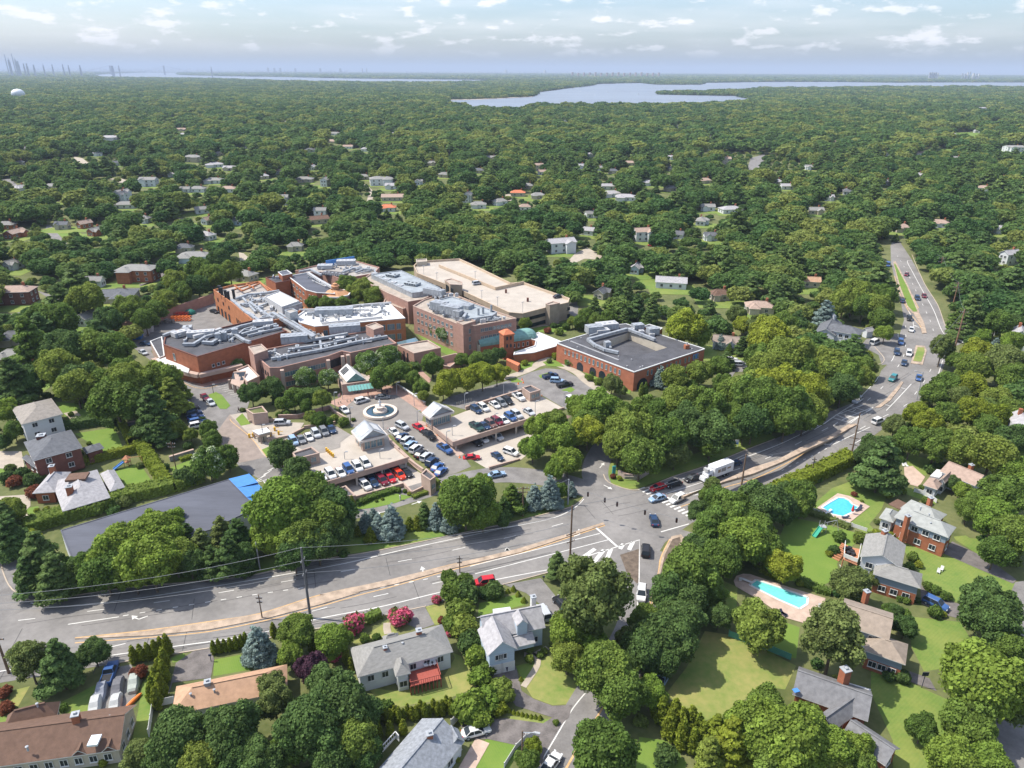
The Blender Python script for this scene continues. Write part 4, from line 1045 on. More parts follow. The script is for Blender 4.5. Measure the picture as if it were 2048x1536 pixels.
for fr, s in (('B', '440,1100 500,1078 545,1100 610,1180 580,1208 530,1205'), ('B', '650,1285 700,1240 765,1320 690,1335'), ('E', '325,715 545,620 600,690 380,790'), ('E', '1150,1320 1280,1250 1700,1165 1870,1195 1700,1260 1480,1310 1250,1335'),
              ('C', '480,690 560,730 830,850 740,875 600,800'), ('C', '1390,670 1480,655 1650,650 1640,700 1400,700'), ('D', '140,980 250,965 320,1020 180,1015'), ('D', '480,1060 620,1090 860,1190 840,1240 640,1170 500,1100'),
              ('F', '1240,165 1310,165 1365,200 1260,200'), ('F', '1500,140 1600,108 1640,120 1520,165'), ('F', '1700,270 1790,240 1825,265 1790,290'), ('C', '1280,930 1400,900 1380,960 1300,990')):
    lawn(fr, s, LAWN2, .07)
# drives
def drive(fr, s, m=ASPHD, off=.05, nm='driveway'): p = GP(fr, s); EX.append(p); return sheet(nm, p, off, m)
drive('M', '1000,735 1180,700 1215,850 1290,900 1400,940 1520,935 1500,1010 1440,1065 1330,1055 1400,1010 1180,940 1080,800'); drive('M', '840,1040 1120,1015 1450,1060 1360,1200 1330,1313 1250,1300 1240,1190 1010,1140 880,1140', ASPHD)
drive('M', '460,420 560,350 630,340 690,450 600,480', ASPH2); drive('M', '1110,210 1330,170 1420,280 1500,330 1540,420 1390,420 1340,340 1240,260', ASPH2); drive('N', '1060,500 1180,420 1270,410 1290,480 1270,590 1040,620 1000,740', ASPHD, .055)
drive('N', '640,540 790,510 820,570 860,600 790,760 540,790 600,640', ASPH2, .055); drive('K', '1380,990 1470,900 1750,1040 1990,1210 1960,1240 1700,1130', ASPHD); drive('K', '1210,1240 1290,1330 1540,1410 1560,1532 1440,1500 1220,1400', ASPHD)
drive('L', '1420,500 1530,540 1570,610 1430,560', ASPHD, .052); drive('K', '1080,300 1150,290 1250,380 1200,460 1090,430', PAVER2, .052, 'patio'); drive('G', '-60,720 170,720 200,880 100,880 60,860 -60,850', WALK, .05); drive('G', '-80,1080 240,1060 240,1150 190,1200 240,1240 400,1200 390,1260 230,1295 150,1180 -80,1180', WALK, .05)
drive('G', '940,1010 1060,980 1090,1040 960,1080', WALK, .055, 'patio'); drive('G', '500,420 600,400 640,440 560,470', WALK, .055, 'patio')
drive('I', '830,790 870,740 1100,700 1115,760 1070,880 1040,930 985,935 960,860', ASPH2, .04); drive('D', '1600,960 1640,930 1850,1010 1830,1060 1690,1060 1650,1120', ASPH2); drive('A', '1180,560 1270,590 1330,660 1250,720 1100,740 1100,760 1250,690 1240,640')
drive('A', '-80,1020 170,960 440,870 600,830 720,840 600,870 470,890 180,1000 -80,1090', ASPH2, .05, 'street'); drive('A', '370,270 400,280 540,440 600,460 470,490 420,440 350,340', ASPH2, .05, 'street'); drive('A', '280,790 320,800 470,850 440,880 380,850', ASPH2)
drive('A', '1400,220 1470,230 1560,300 1520,320 1420,280', WALK); drive('A', '1880,490 1920,500 1990,560 1960,640 1900,620', WALK); lawn('A', '1080,690 1260,680 1170,730 1100,730', LAWN2); lawn('A', '10,1090 180,1010 180,1060 60,1110', LAWN2); lawn('A', '430,330 520,310 640,340 640,380 500,380', LAWN2)
drive('P', '430,740 480,750 550,800 560,820 500,810 440,770', WALK, .05, 'street'); drive('P', '0,870 60,870 110,915 100,930 20,905', ASPH2, .05, 'street'); drive('P', '640,870 720,870 770,900 880,905 870,925 760,915', WALK, .05, 'street')
drive('R', '70,900 100,905 140,950 130,1000 100,1000 110,950', WALK, .05, 'street'); drive('R', '900,940 920,935 960,1000 920,1000', WALK, .05, 'street'); drive('S', '420,830 450,750 530,725 535,740 490,840 450,850', ASPH2, .05, 'street')
drive('D', '400,110 500,60 620,130 600,160 480,150 350,210 330,190', WALK, .05, 'street'); lawn('D', '460,180 600,150 640,200 480,220'); lawn('D', '880,300 1060,310 1100,380 900,400'); lawn('K', '1480,860 1700,880 1720,1000 1560,930')
drive('X', '2030,1165 2060,1160 2070,1290 2030,1300 2000,1240', ASPH2, .05, 'street'); drive('X', '1990,1440 2060,1420 2060,1540 1985,1540', ASPH2, .05, 'street')
sheets('garden_walk', ribbon_polys(GP('M', '1230,630 1300,640 1310,690 1270,760 1225,825'), 1.1)+ribbon_polys(GP('M', '1290,635 1370,590'), 1.1), .055, WALK); sheets('front_path', ribbon_polys(GP('M', '405,440 402,470 410,505'), 1.4), .055, WALK)
sheets('brick_path', ribbon_polys(GP('M', '980,1150 900,1290 850,1380'), 2.4), .055, PAVER2)
sheets('yellow_kerb_lines', ribbon_polys(GP('E', '0,400 30,440 220,600 380,795'), .2)+ribbon_polys(GP('B', '190,965 300,1030 420,1052 560,1010 640,990'), .2), .07, YEL)
for fr, s in (('J', '190,430 180,480 215,560 240,580'), ('I', '1200,110 1240,180')): pass
# the bay
def water(s, name='bay'):
    p = [G('X', *q) for q in P(s)]; WATERS.append(P(s)); return sheet(name, p, .5, WATF)
WATERS = []
water('888,200 973,198 1067,193 1070,185 1103,181 1134,177 1178,172 1192,168 1281,166 1315,169.5 1400,169.5 1399,166 1533,164 1656,164 1792,165.5 1861,165 2250,165 2250,179 1946,178 1690,178 1621,179 1519,180 1500,182 1468,184 1400,186 1320,187 1320,189.5 1400,191 1468,192 1519,201 1485,208 1450,211 1382,214 1348,215 1281,216 1178,216 1076,217 1040,225 1008,228 967,226 939,221 890,210')
water('170,151 215,147.5 300,144.5 365,144 365,150 430,152 560,154 700,157 980,160 1015,163 905,168 700,168 560,165 430,160 300,158 200,157', 'sound')
# ------------------------------------------------------------ the hospital
Z0 = 3.2
def bl(label, fr, s, h, wall, roof, trim, zb=Z0, par=.5, name='hospital_wing', cat='building'):
    return building(name, label, cat, WP(fr, s, zb+h), zb+h, zb, wall, roof, trim, par)
def sub(t, fr, s, h, zlow, wall, roof, trim, par=.35, zb=Z0, n1='wall', n2='roof'):
    part_block(t, [(q[0], q[1]) for q in WP(fr, s, zb+h)], zb+h, zlow, wall, roof, trim, par, .3, n1, n2)
def D(t, fr, s, z, w=1., m=None, name='roof_duct'): return duct(t, WP(fr, s, z+w*.6), w, m, name)
def wr(t, fr, s, h, z, n, w, hh, style='b', zb=Z0, pair=0, m0=1.2, m1=None, name='window'):
    a, b = WP(fr, s, zb+h); win_row(t, a, b, zb+z, n, w, hh, style, m0, m1, name, pair)
def rng(t, poly_px, fr, z, n, seed, big=2.2):
    """scatter of small curbs, fans and boxes that sits over a roof"""
    q = random.Random(seed); pp = P(poly_px); xs = [p[0] for p in pp]; ys = [p[1] for p in pp]; k = 0
    while k < n:
        x, y = q.uniform(min(xs), max(xs)), q.uniform(min(ys), max(ys))
        if not inpoly(x, y, pp): continue
        k += 1; p = W(fr, x, y, z); b = MB(); c = q.random(); a = .25+q.choice([0, 1.57])
        if c < .4: hh = q.uniform(.5, 1.4); b.box(p.x, p.y, z, q.uniform(.8, big), q.uniform(.7, 1.5), hh, a, 0); b.box(p.x, p.y, z+hh, .5, .5, .2, a, 1); nm = 'rooftop_unit'
        elif c < .7: b.tube((p.x, p.y, z), (p.x, p.y, z+q.uniform(.5, 1.3)), q.uniform(.2, .45), 9, 0); b.lathe((p.x, p.y, z+.9), [(.5, 0), (.5, .2), (.05, .45)], 9, 1); nm = 'exhaust_fan'
        else:
            L_ = q.uniform(2, 6); d = Vector((math.cos(a), math.sin(a), 0))*L_/2; b.bar(p-d+Vector((0, 0, .5)), p+d+Vector((0, 0, .5)), .35, .3); b.box(p.x-d.x, p.y-d.y, z, .4, .4, .9, a, 1); nm = 'roof_pipe'
        b.build(nm, [q.choice([WHM, GALV, GRYM]), GRYM], t)
BRW = mat('brown_dark_wall', (.12, .075, .06), .9, .1, 1)
# south-west brick block
t, p = bl('dark-roofed red brick hospital block with white canopy band around its corner', 'B', '100,715 355,808 1035,612 960,565 790,528 480,600 200,605 110,660', 9.8, BRK, RDK, BRKD)
SWB = t; LM.append(('dark-roofed brick hospital block', *p[0]))
zr = Z0+9.3
D(t, 'B', '250,715 330,715 420,660 540,625 575,612', zr, 1.4); D(t, 'B', '400,700 470,705 560,650 640,640 720,690 760,700', zr, 1.5); D(t, 'B', '690,640 800,610 900,580 960,562', zr, 1.3)
D(t, 'B', '560,620 700,575 830,545', zr, 1.2); D(t, 'B', '100,650 180,620 230,650', zr, 1.5); D(t, 'B', '740,650 860,620 1000,590', zr, 1.0); D(t, 'B', '600,690 640,660 720,600 790,580', zr, .9); D(t, 'B', '330,660 470,625 540,600', zr, 1.8, WHM)
D(t, 'B', '180,680 460,745 1000,600', zr-.4, .35, WHM, 'roof_pipe'); D(t, 'B', '110,700 270,745', zr-.4, .3, WHM, 'roof_pipe')
unit(t, 'B', 240, 650, zr, 6, 3, 1.6, .9); unit(t, 'B', 390, 655, zr, 9, 3, 1.8, .25); unit(t, 'B', 290, 620, zr, 3, 3, 1.8, .3, GRYM, 'cooling_tower', BLK); unit(t, 'B', 860, 570, zr, 7, 3, 1.6, .25)
rng(t, '300,640 700,620 980,580 980,600 500,740 240,710', 'B', zr, 34, 3)
for x, y in ((525, 690), (565, 680), (650, 655)): unit(t, 'B', x, y, zr, 2, 2, 2.6, .2, GALV, 'exhaust_box')
wr(t, 'B', '100,715 355,808', 9.8, 6.6, 1, 1.1, 2.4, 'b', m0=4, m1=12); wr(t, 'B', '100,715 355,808', 9.8, 3.3, 2, 1., 1.4, 'b', m0=4, m1=8)
wr(t, 'B', '355,808 1035,612', 9.8, 5.2, 3, .9, 1., 'n', m0=4, m1=24)
bnd = WP('B', '28,832 95,868 290,935 372,952 700,878', Z0+3.6); b = MB()
for i in range(4): b.bar(bnd[i], bnd[i+1], 1.8, 1.2)
b.build('canopy_band', PINKC, t)
b = MB(); q = WP('B', '45,830 120,815 300,905 290,935 95,868', Z0+4.3); b.prism(q, Z0+4.2, Z0+4.5); b.build('canopy_roof', RWH, t)
sub(t, 'B', '50,860 300,940 375,950 700,880 690,850 380,905 80,820', 3.0, Z0-.5, BRK, RWH, PINKC); sub(t, 'B', '0,690 90,655 110,800 70,815', 5, Z0, PINKC, RDK, TRIM)
# north-west orange block with the service yard
t, p = bl('orange brick hospital block with crowded white roof ducts beside the service yard', 'B', '480,300 625,262 825,235 925,300 1110,372 1175,440 1040,510 870,545 770,525 620,400', 9.8, BRKO, RLT, BRKO, par=.9)
LM.append(('orange brick block by the service yard', *p[0])); NWB = t
zr = Z0+8.9
for s, w_ in (('620,380 720,470 800,520 870,560', 1.6), ('650,370 740,340 860,330 980,310', 1.5), ('700,420 800,380 900,365', 1.1), ('760,400 850,470 940,520', 1.5), ('800,440 900,400 960,430', 1.2), ('680,440 790,500', 1.2), ('700,360 800,470', 1.1), ('830,520 980,500', 1.1), ('930,480 1240,665', 1.8), ('980,480 1250,650', 1.2)): D(t, 'B', s, zr, w_)
sub(t, 'B', '870,350 980,310 1130,385 1000,430', 12, Z0+8.5, WHM, RWH, WHM); sub(t, 'B', '1020,455 1080,440 1120,460 1060,480', 12.6, Z0+8.5, GALV, RLT, GALV); sub(t, 'B', '980,425 1110,385 1155,400 1020,440', 11.3, Z0+8.5, GALV, RWH, GALV)
for x, y in ((535, 300), (550, 315), (578, 335), (600, 345), (640, 330)):
    g = W('B', x, y+40, Z0+9); b = MB(); b.tube((g.x, g.y, Z0+8), (g.x, g.y, Z0+12.5), .55, 10); b.tube((g.x, g.y, Z0+12.5), (g.x, g.y, Z0+12.9), .7, 10); b.build('flue', BLK, t)
b = MB()
for s in ('640,270 700,310', '700,310 830,255', '640,300 800,250', '730,260 790,290', '830,240 900,310'):
    a, c = WP('B', s, Z0+10.2); b.bar(a, c, .5, .6)
b.build('roof_steelwork', BRKO, t)
rng(t, '640,340 830,300 900,350 1000,460 1000,520 840,530 720,440', 'B', zr, 46, 5, 3)
rng(t, '960,490 1010,480 1250,640 1230,670 1100,640', 'B', zr-1, 20, 6, 2.5)
wr(t, 'B', '480,300 620,400', 9.8, 1.8, 4, 1.8, 3.0, 'd', m0=1, m1=4, name='loading_door'); wr(t, 'B', '620,400 770,525', 9.8, 3.6, 8, 1.0, 1.6, 'd', m0=3); wr(t, 'B', '480,300 620,400', 9.8, 6.6, 3, 1.2, 1.2, 'd')
# connecting middle (low) link
t, p = bl('low link building crossed by silver ducts in the middle of the hospital', 'B', '1035,612 870,548 1040,512 1130,540 1300,610 1340,690 1180,690', 7.0, BRKP, RLT, PINKC)
for s, w_ in (('940,500 1240,680', 1.5), ('1000,500 1090,560 1200,640', 1.), ('1080,580 1180,650', 1.1)): D(t, 'B', s, Z0+7.2, w_)
rng(t, '1000,540 1120,550 1290,620 1300,670 1100,640', 'B', Z0+6.6, 22, 8)
# long white-roofed wing
t, p = bl('long brick hospital wing with white roof and tall windows, behind the main entrance', 'B', '1110,500 1185,448 1500,425 1815,400 1935,515 1250,578 1130,545', 9.6, BRKO, RWH, TRIM)
LM.append(('white-roofed brick wing', p[0][0], p[0][1]))
zr = Z0+9.1
D(t, 'B', '1130,455 1330,450 1590,418 1830,400', zr, 1.1, WHM); D(t, 'B', '1300,555 1560,530 1760,508', zr, .9, WHM); unit(t, 'B', 1400, 490, zr, 14, 4.5, 2.4, .13, GALV); D(t, 'B', '1190,480 1290,475 1300,540', zr, 1.2, GALV)
D(t, 'B', '1590,420 1590,470', zr, .4, GRYM, 'roof_pipe'); D(t, 'B', '1610,480 1700,490 1760,460', zr, .5, WHM, 'roof_pipe'); D(t, 'B', '1620,460 1690,450', zr, .5, WHM, 'roof_pipe')
rng(t, '1180,470 1500,445 1800,420 1880,500 1600,520 1250,560', 'B', zr, 40, 11)
for z in (6.6, 2.6): wr(t, 'B', '1250,578 1935,515', 9.6, z, 8, 1.5, 2.2, 'b', pair=2.3, m0=3, m1=2)
for z in (6.6, 2.6): wr(t, 'B', '1935,515 1815,400', 9.6, z, 4, 1.3, 1.8, 'b')
# front entrance wing
t, p = bl('pinkish brown hospital wing with long dark roof and silver duct, above the entrance garden', 'B', '800,800 905,892 985,890 1350,803 1455,765 1520,778 1870,705 1770,632 1640,612 1200,690 890,748', 8.2, BRKP, RDK, BRKP)
LM.append(('dark-roofed entrance wing', p[0][0], p[0][1]))
zr = Z0+7.7
D(t, 'B', '920,825 1290,760 1560,700 1800,655', zr, 1.3); D(t, 'B', '1050,755 1300,720 1560,665', zr, 1.2); D(t, 'B', '1180,690 1390,655 1500,635', zr, 1.5); D(t, 'B', '1290,690 1300,760', zr, 1.1); D(t, 'B', '930,770 990,800', zr, .8, WHM)
unit(t, 'B', 1100, 700, zr, 9, 4, 2.6, .25, GALV); unit(t, 'B', 1480, 625, zr, 11, 4, 2.8, .25, GALV); unit(t, 'B', 1440, 690, zr, 3, 2, 1.2, .25)
rng(t, '900,780 1200,720 1640,640 1800,690 1400,740 950,850', 'B', zr, 34, 13)
sub(t, 'B', '745,732 845,712 892,755 788,792', 10.6, Z0, BRKP, RBE, PINKC); sub(t, 'B', '1635,572 1710,548 1772,580 1695,604', 11.2, Z0+5, BRKP, RBE, PINKC)
for z in (5.4, 2.0): wr(t, 'B', '985,890 1350,803', 8.2, z, 8, 1.7, 1.5, 'b'); wr(t, 'B', '1520,778 1870,705', 8.2, z, 8, 1.7, 1.5, 'b')
wr(t, 'B', '800,800 905,892', 8.2, 5.2, 4, .9, 1.4, 'd', m0=3, m1=1); wr(t, 'B', '1350,803 1455,765', 8.2, 5.0, 2, 2.2, 2.6, 'd', m0=.6)
for x, y in ((1460, 800), (1500, 790), (1000, 905), (1350, 830)):
    g = W('B', x, y, Z0+8.2); b = MB(); b.box(g.x, g.y, Z0-.5, 1.1, 1.4, 8.5, .3); b.build('pilaster', PINKC, t)
# ambulance canopy with raking skylight
t, p = bl('low white-roofed drop-off canopy with slanted skylight, behind two round dark trees', 'B', '655,905 745,868 830,955 735,1000', 4.4, PINKC, RWH, PINKC, name='entrance_canopy', cat='canopy')
b = MB(); q = WP('B', '640,960 735,950 700,1045 610,1010', Z0+3.2); r_ = [Vector(x) for x in q]; r_[0].z += 1.7; r_[1].z += 1.7; b.face(r_); b.face([x-Vector((0, 0, .2)) for x in r_[::-1]]); b.build('sloping_roof', PINKC, t)
for i in range(5):
    a = r_[0].lerp(r_[1], (i+.6)/5.6); c = r_[3].lerp(r_[2], (i+.6)/5.6); b = MB(); b.bar(a.lerp(c, .1)+Vector((0, 0, .08)), a.lerp(c, .62)+Vector((0, 0, .08)), 1.0, .08); b.build('skylight', GLS, t)
for x, y in ((612, 1025), (650, 1050), (690, 1060)): g = G('B', x, y+30); b = MB(); b.box(g.x, g.y, Z0-.3, .7, .7, 3.6); b.build('pillar', PINKC, t)
# main entrance pavilion
A_ = G('B', 1575, 1080); t = thing('entrance_pavilion', 'gabled main entrance with white roof and green glass canopy beside the fountain plaza', 'entrance hall', (A_.x, A_.y, Z0)); LM.append(('main entrance', A_.x, A_.y))
q = WP('B', '1455,1020 1700,985 1610,905 1480,900 1420,950', Z0+3.6); part_block(t, [(x.x, x.y) for x in q], Z0+3.6, Z0, PINKC, RBE, PINKC, .3)
CLR.append([(x.x, x.y) for x in q])
a, c = W('B', 1490, 1000, Z0+3.7), W('B', 1640, 985, Z0+3.7); f = W('B', 1400, 895, Z0+3.7)
mid = (a+c)/2; dr = (f-a).to_2d().normalized()*9.5; up_ = Vector((0, 0, 2.6)); D3 = Vector((dr.x, dr.y, 0)); b = MB()
b.face([a, mid+up_, mid+up_+D3, a+D3]); b.face([mid+up_, c, c+D3, mid+up_+D3]); b.build('gable_roof', RWH, t)
b = MB(); b.face([a, c, mid+up_]); b.face([a+D3, mid+up_+D3, c+D3]); b.build('gable', COP, t)
b = MB()
for i in range(4): s_ = a+D3*(.55+.1*i)+(mid+up_-a)*.15; b.bar(s_+Vector((0, 0, .12)), s_+(mid+up_-a)*.65+Vector((0, 0, .12)), .6, .06)
b.build('skylight', GLS, t)
b = MB(); q0, q1 = W('B', 1500, 1055, Z0+3.2), W('B', 1690, 1030, Z0+3.2); dn = Vector((q1.y-q0.y, -(q1.x-q0.x), 0)).normalized(); n_ = 8
for i in range(n_): a0 = q0.lerp(q1, i/n_); a1 = q0.lerp(q1, (i+.9)/n_); b.face([a0-dn*1.2+Vector((0, 0, .5)), a1-dn*1.2+Vector((0, 0, .5)), a1+dn*2, a0+dn*2])
b.build('glass_canopy', mat('green_glass', (.13, .32, .28), .12, spec=.8), t)
b = MB()
for i in range(n_+1): a0 = q0.lerp(q1, i/n_); b.bar(a0-dn*1.2+Vector((0, 0, .6)), a0+dn*2.1+Vector((0, 0, .1)), .14, .14)
b.build('canopy_beam', COP, t)
win_row(t, *WP('B', '1455,1020 1700,985', Z0+3.6), Z0+1.5, 4, 1.7, 2.6, 'b', 4, 5, 'entrance_door')
# east low block by the entrance
t, p = bl('low pink block with flat beige roof at the east end of the entrance wing', 'C', '360,795 590,757 688,815 485,858', 5.6, BRKP, RBE, PINKC)
b = MB(); q = WP('C', '355,775 500,740 520,765 370,800', Z0+4.2); b.prism(q, Z0+3.9, Z0+4.2); b.build('glass_roof', GLSB, t); wr(t, 'C', '360,795 485,858', 5.6, 2.4, 2, .6, 4, 'd', m0=3)
t, p = bl('pink garden wall enclosure between beige-roofed block and stair tower', 'C', '690,885 800,858 875,880 830,905 760,960 700,950', 3.2, BRKP, PAVER, PINKC, name='garden_wall', cat='wall', par=2.6)
# north wing with octagon
t, p = bl('brick north wing with dark roof and orange octagonal tower roof', 'B', '1045,197 1195,168 1395,285 1400,330 1262,322 1180,300', 8.8, BRK, RDK2, TRIM)
LM.append(('orange octagonal roof', p[0][0], p[0][1]))
for z in (6.4, 2.8): wr(t, 'B', '1045,197 1180,300', 8.8, z, 5, 2.4, 1.3, 'b'); wr(t, 'B', '1180,300 1262,322', 8.8, z, 2, .9, 1.2, 'n')
D(t, 'B', '1200,175 1300,240 1385,285', Z0+8.4, 1.6, WHM); D(t, 'B', '1230,230 1340,280', Z0+8.4, .5, WHM, 'roof_pipe'); rng(t, '1190,190 1370,280 1330,290', 'B', Z0+8.3, 14, 17)
o_ = W('B', 1410, 328, Z0+7.6); b = MB(); r8 = 6.2
for i in range(8):
    a0, a1 = math.pi*(2*i+1)/8, math.pi*(2*i+3)/8; A2, B2 = (o_.x+r8*math.cos(a0), o_.y+r8*math.sin(a0)), (o_.x+r8*math.cos(a1), o_.y+r8*math.sin(a1))
    b.face([(*A2, Z0-.5), (*B2, Z0-.5), (*B2, Z0+7.4), (*A2, Z0+7.4)]); b.face([(*A2, Z0+7.4), (*B2, Z0+7.4), (o_.x+2*math.cos(a1), o_.y+2*math.sin(a1), Z0+9.4), (o_.x+2*math.cos(a0), o_.y+2*math.sin(a0), Z0+9.4)], 1)
    b.bar((*A2, Z0+7.4), (*B2, Z0+7.4), .5, .5, 2)
b.lathe((o_.x, o_.y, Z0+9.3), [(1.4, 0), (1.4, 1.2), (1.8, 1.3), (1.8, 1.7), (1.1, 1.8), (1, 2.6), (.1, 2.9)], 8, 1); b.build('octagon_tower', [BRKP, ORT, TRIM], t)
CLR.append([(o_.x-12, o_.y-12), (o_.x+12, o_.y-12), (o_.x+12, o_.y+10), (o_.x-12, o_.y+10)])
t, p = bl('small brick block with stub tower at the north-west corner of the hospital', 'B', '875,207 1000,188 1062,228 952,248', 8.2, BRK, RDK, BRKD); sub(t, 'B', '970,165 1040,150 1078,176 1002,192', 10.4, Z0+7, BRK, RDK2, TRIM); rng(t, '900,205 1000,195 1040,225 960,235', 'B', Z0+7.6, 4, 3)
t, p = bl('north plant block with blue roof screen and many white ducts', 'B', '1283,110 1340,95 1560,80 1740,130 1700,175 1560,200 1440,215 1300,165 1200,170 1100,155', 8.4, BRKP, RLT, BRKP)
b = MB(); a, c = WP('B', '1335,95 1550,62', Z0+9.5); b.bar(a+Vector((0, 0, -.3)), c+Vector((0, 0, -.3)), .4, 2.6); b.build('blue_screen', BLU, t); unit(t, 'B', 1490, 110, Z0+8, 9, 4, 2, .1); unit(t, 'B', 1330, 140, Z0+8, 7, 4, 1.6, .1, GRYM); unit(t, 'B', 1400, 190, Z0+8, 12, 5, .8, -.4, RDK)
for s, w_ in (('1460,170 1540,140 1680,150', 1.5), ('1130,165 1220,150 1300,190', 1.4), ('1560,170 1640,140', 1.2), ('1300,140 1400,120', 1.2), ('1600,170 1700,150 1720,190', .9)): D(t, 'B', s, Z0+8, w_)
rng(t, '1300,110 1550,90 1700,135 1560,180 1320,160', 'B', Z0+7.9, 26, 19)
# east long wing, two blocks
t, p = bl('long pink hospital block with blue-grey roof next to the parking garage', 'C', '150,258 385,230 685,362 695,385 545,450 440,466 285,400 90,300', 9.6, BRKP, RBE, PINKC)
LM.append(('blue-grey roofed hospital block', p[0][0], p[0][1]))
sub(t, 'C', '160,258 385,228 682,360 520,395 470,400', 11.3, Z0+9, GALV, RBG, GALV); unit(t, 'C', 325, 275, Z0+11, 5, 4, .8, -.5, RBG, 'roof_hatch', BLK); unit(t, 'C', 475, 340, Z0+11, 6, 4, .8, -.5, RBG, 'roof_hatch', BLK)
for i in range(5): unit(t, 'C', 190+i*48, 285+i*23, Z0+9.2, 2.4, 2.0, 1.9, -.5)
for z in (7, 4): wr(t, 'C', '90,300 440,466', 9.6, z, 12, 1.2, 1.4, 'b')
t, p = bl('large pink masonry hospital block with stair tower and rooftop plant', 'C', '477,498 560,450 750,392 1110,540 1262,592 950,648 810,632', 11.2, BRKP, RBE, PINKC)
LM.append(('pink masonry hospital block', p[0][0], p[0][1]))
zr = Z0+10.7
sub(t, 'C', '600,470 770,425 1115,545 1080,572 870,600 640,510', 12.6, zr-.3, GALV, RBG, GALV); sub(t, 'C', '808,620 905,594 952,612 858,642', 12.2, Z0, BRKP, RBE, PINKC)
for x, y, a, c, e in ((680, 530, 6, 4, 3), (770, 560, 8, 4, 3), (880, 520, 5, 4, 1.5), (640, 415, 9, 3, 2.2), (820, 585, 3, 3, 2.4)): unit(t, 'C', x, y, zr+1.2, a, c, e, -.5, GALV)
D(t, 'C', '700,540 800,520 880,560 860,590', zr+1.6, 1.4); D(t, 'C', '590,420 700,400', zr, 1.2)
for x, y in ((975, 600), (1010, 590), (1072, 575)): g = W('C', x, y, zr); b = MB(); b.tube((g.x, g.y, zr), (g.x, g.y, zr+4.2), .45, 10); b.build('flue', GALV, t)
D(t, 'C', '940,610 980,590', zr+.6, 1.1); D(t, 'C', '1040,600 1080,585 1130,600', zr+.3, 1.2); rng(t, '620,420 740,405 820,430 640,460', 'C', zr+.8, 12, 23); rng(t, '960,610 1100,590 1200,600 1000,640', 'C', zr, 12, 29); rng(t, '560,480 640,520 780,600 700,590', 'C', zr, 10, 31)
for z in (9, 6, 2.6): wr(t, 'C', '950,648 1262,592', 11.2, z, 8, 1.4, 1.3, 'b', m0=2); wr(t, 'C', '477,498 810,632', 11.2, z, 9, 1.3, 1.3, 'b', m0=2)
wr(t, 'C', '858,642 952,612', 12.2, 9, 1, 1.0, 1.8, 'b'); wr(t, 'C', '858,642 952,612', 12.2, 6, 1, 1.0, 1.8, 'b'); wr(t, 'C', '858,642 952,612', 12.2, 3, 1, 1.0, 1.8, 'b')
t, p = bl('narrow pink connecting block between the two long hospital roofs', 'C', '255,470 285,400 440,466 477,500 400,520', 6.4, BRKP, RBE, PINKC)
# chapel
A_ = G('C', 1190, 900); t = thing('chapel', 'small brick chapel with green copper barrel roof and square bell tower', 'chapel', (A_.x, A_.y, Z0)); LM.append(('green-roofed chapel', A_.x, A_.y))
a, c = W('C', 985, 812, Z0+3.2), W('C', 1375, 752, Z0+3.2); ax = (c-a).normalized(); ny = Vector((-ax.y, ax.x, 0)); hw_ = 3.6; Ln = (c-a).length; a = a+ny*hw_; c = c+ny*hw_
b = MB(); rings = []; ns = 10
for s_ in [0, Ln*.33, Ln*.66, Ln]+[Ln+hw_*math.sin(R(k)) for k in (20, 40, 60, 80, 88)]:
    w_ = hw_ if s_ <= Ln else max(.05, math.sqrt(max(0, hw_**2-(s_-Ln)**2)))
    rings.append([a+ax*s_+ny*w_*math.cos(math.pi*k/ns)+Vector((0, 0, w_*.85*math.sin(math.pi*k/ns))) for k in range(ns+1)])
for i in range(len(rings)-1):
    for k in range(ns): b.face([rings[i][k], rings[i+1][k], rings[i+1][k+1], rings[i][k+1]])
o = b.build('barrel_roof', COP, t); b = MB()
base = [r[0] for r in rings]+[r[-1] for r in rings[::-1]]; b.prism([(x.x, x.y) for x in base], Z0-.5, Z0+3.15); b.build('wall', BRK, t)
b = MB(); f = [rings[0][k] for k in range(ns+1)]; b.face(f); g0 = a-ny*(hw_+.3); g1 = a+ny*(hw_+.3); b.box(a.x-ax.x*.3, a.y-ax.y*.3, Z0, .7, hw_*2+.8, 3.9, math.atan2(ax.y, ax.x)); b.face([g0-ax*.66+Vector((0, 0, .7)), g1-ax*.66+Vector((0, 0, .7)), a-ax*.66+Vector((0, 0, 4.1))]); b.face([g1+Vector((0, 0, .7)), g0+Vector((0, 0, .7)), a+Vector((0, 0, 4.1))]); b.build('front_gable', STUC, t)
b = MB(); q = a-ax*.7+Vector((0, 0, 1.2)); b.tube(q, q-ax*.12, 1.1, 16); b.build('rose_window', GLSB, t)
win_row(t, a+ax*Ln*.5-ny*hw_, a+ax*Ln-ny*hw_, Z0+1.7, 5, .7, 1.5, 'n', .6)
g = G('C', 1188, 890); b = MB(); b.box(g.x, g.y, Z0-.3, 3.9, 3.9, 9.4, math.atan2(ax.y, ax.x)); b.build('bell_tower', BRK, t); tw = (g.x, g.y)
b = MB(); b.box(g.x, g.y, Z0+9.1, 4.4, 4.4, .35, math.atan2(ax.y, ax.x)); b.box(g.x, g.y, Z0+9.45, 4.4, 4.4, 1.2, math.atan2(ax.y, ax.x), 0, .25); b.build('tower_roof', SHR, t)
b = MB()
for k in range(2):
    for s_ in (-1, 1): q = Vector((g.x, g.y, Z0+4.5+k*2.8))-ny*2.0+ax*s_*.7; b.box(q.x, q.y, q.z, .7, .08, 1.3, math.atan2(ax.y, ax.x))
b.build('tower_opening', GLS, t)
sub(t, 'C', '1340,738 1430,697 1608,770 1560,805 1395,852 1240,868 1245,850 1400,800 1410,760', 3.4, Z0-.5, BRK, RWH, TRIM)
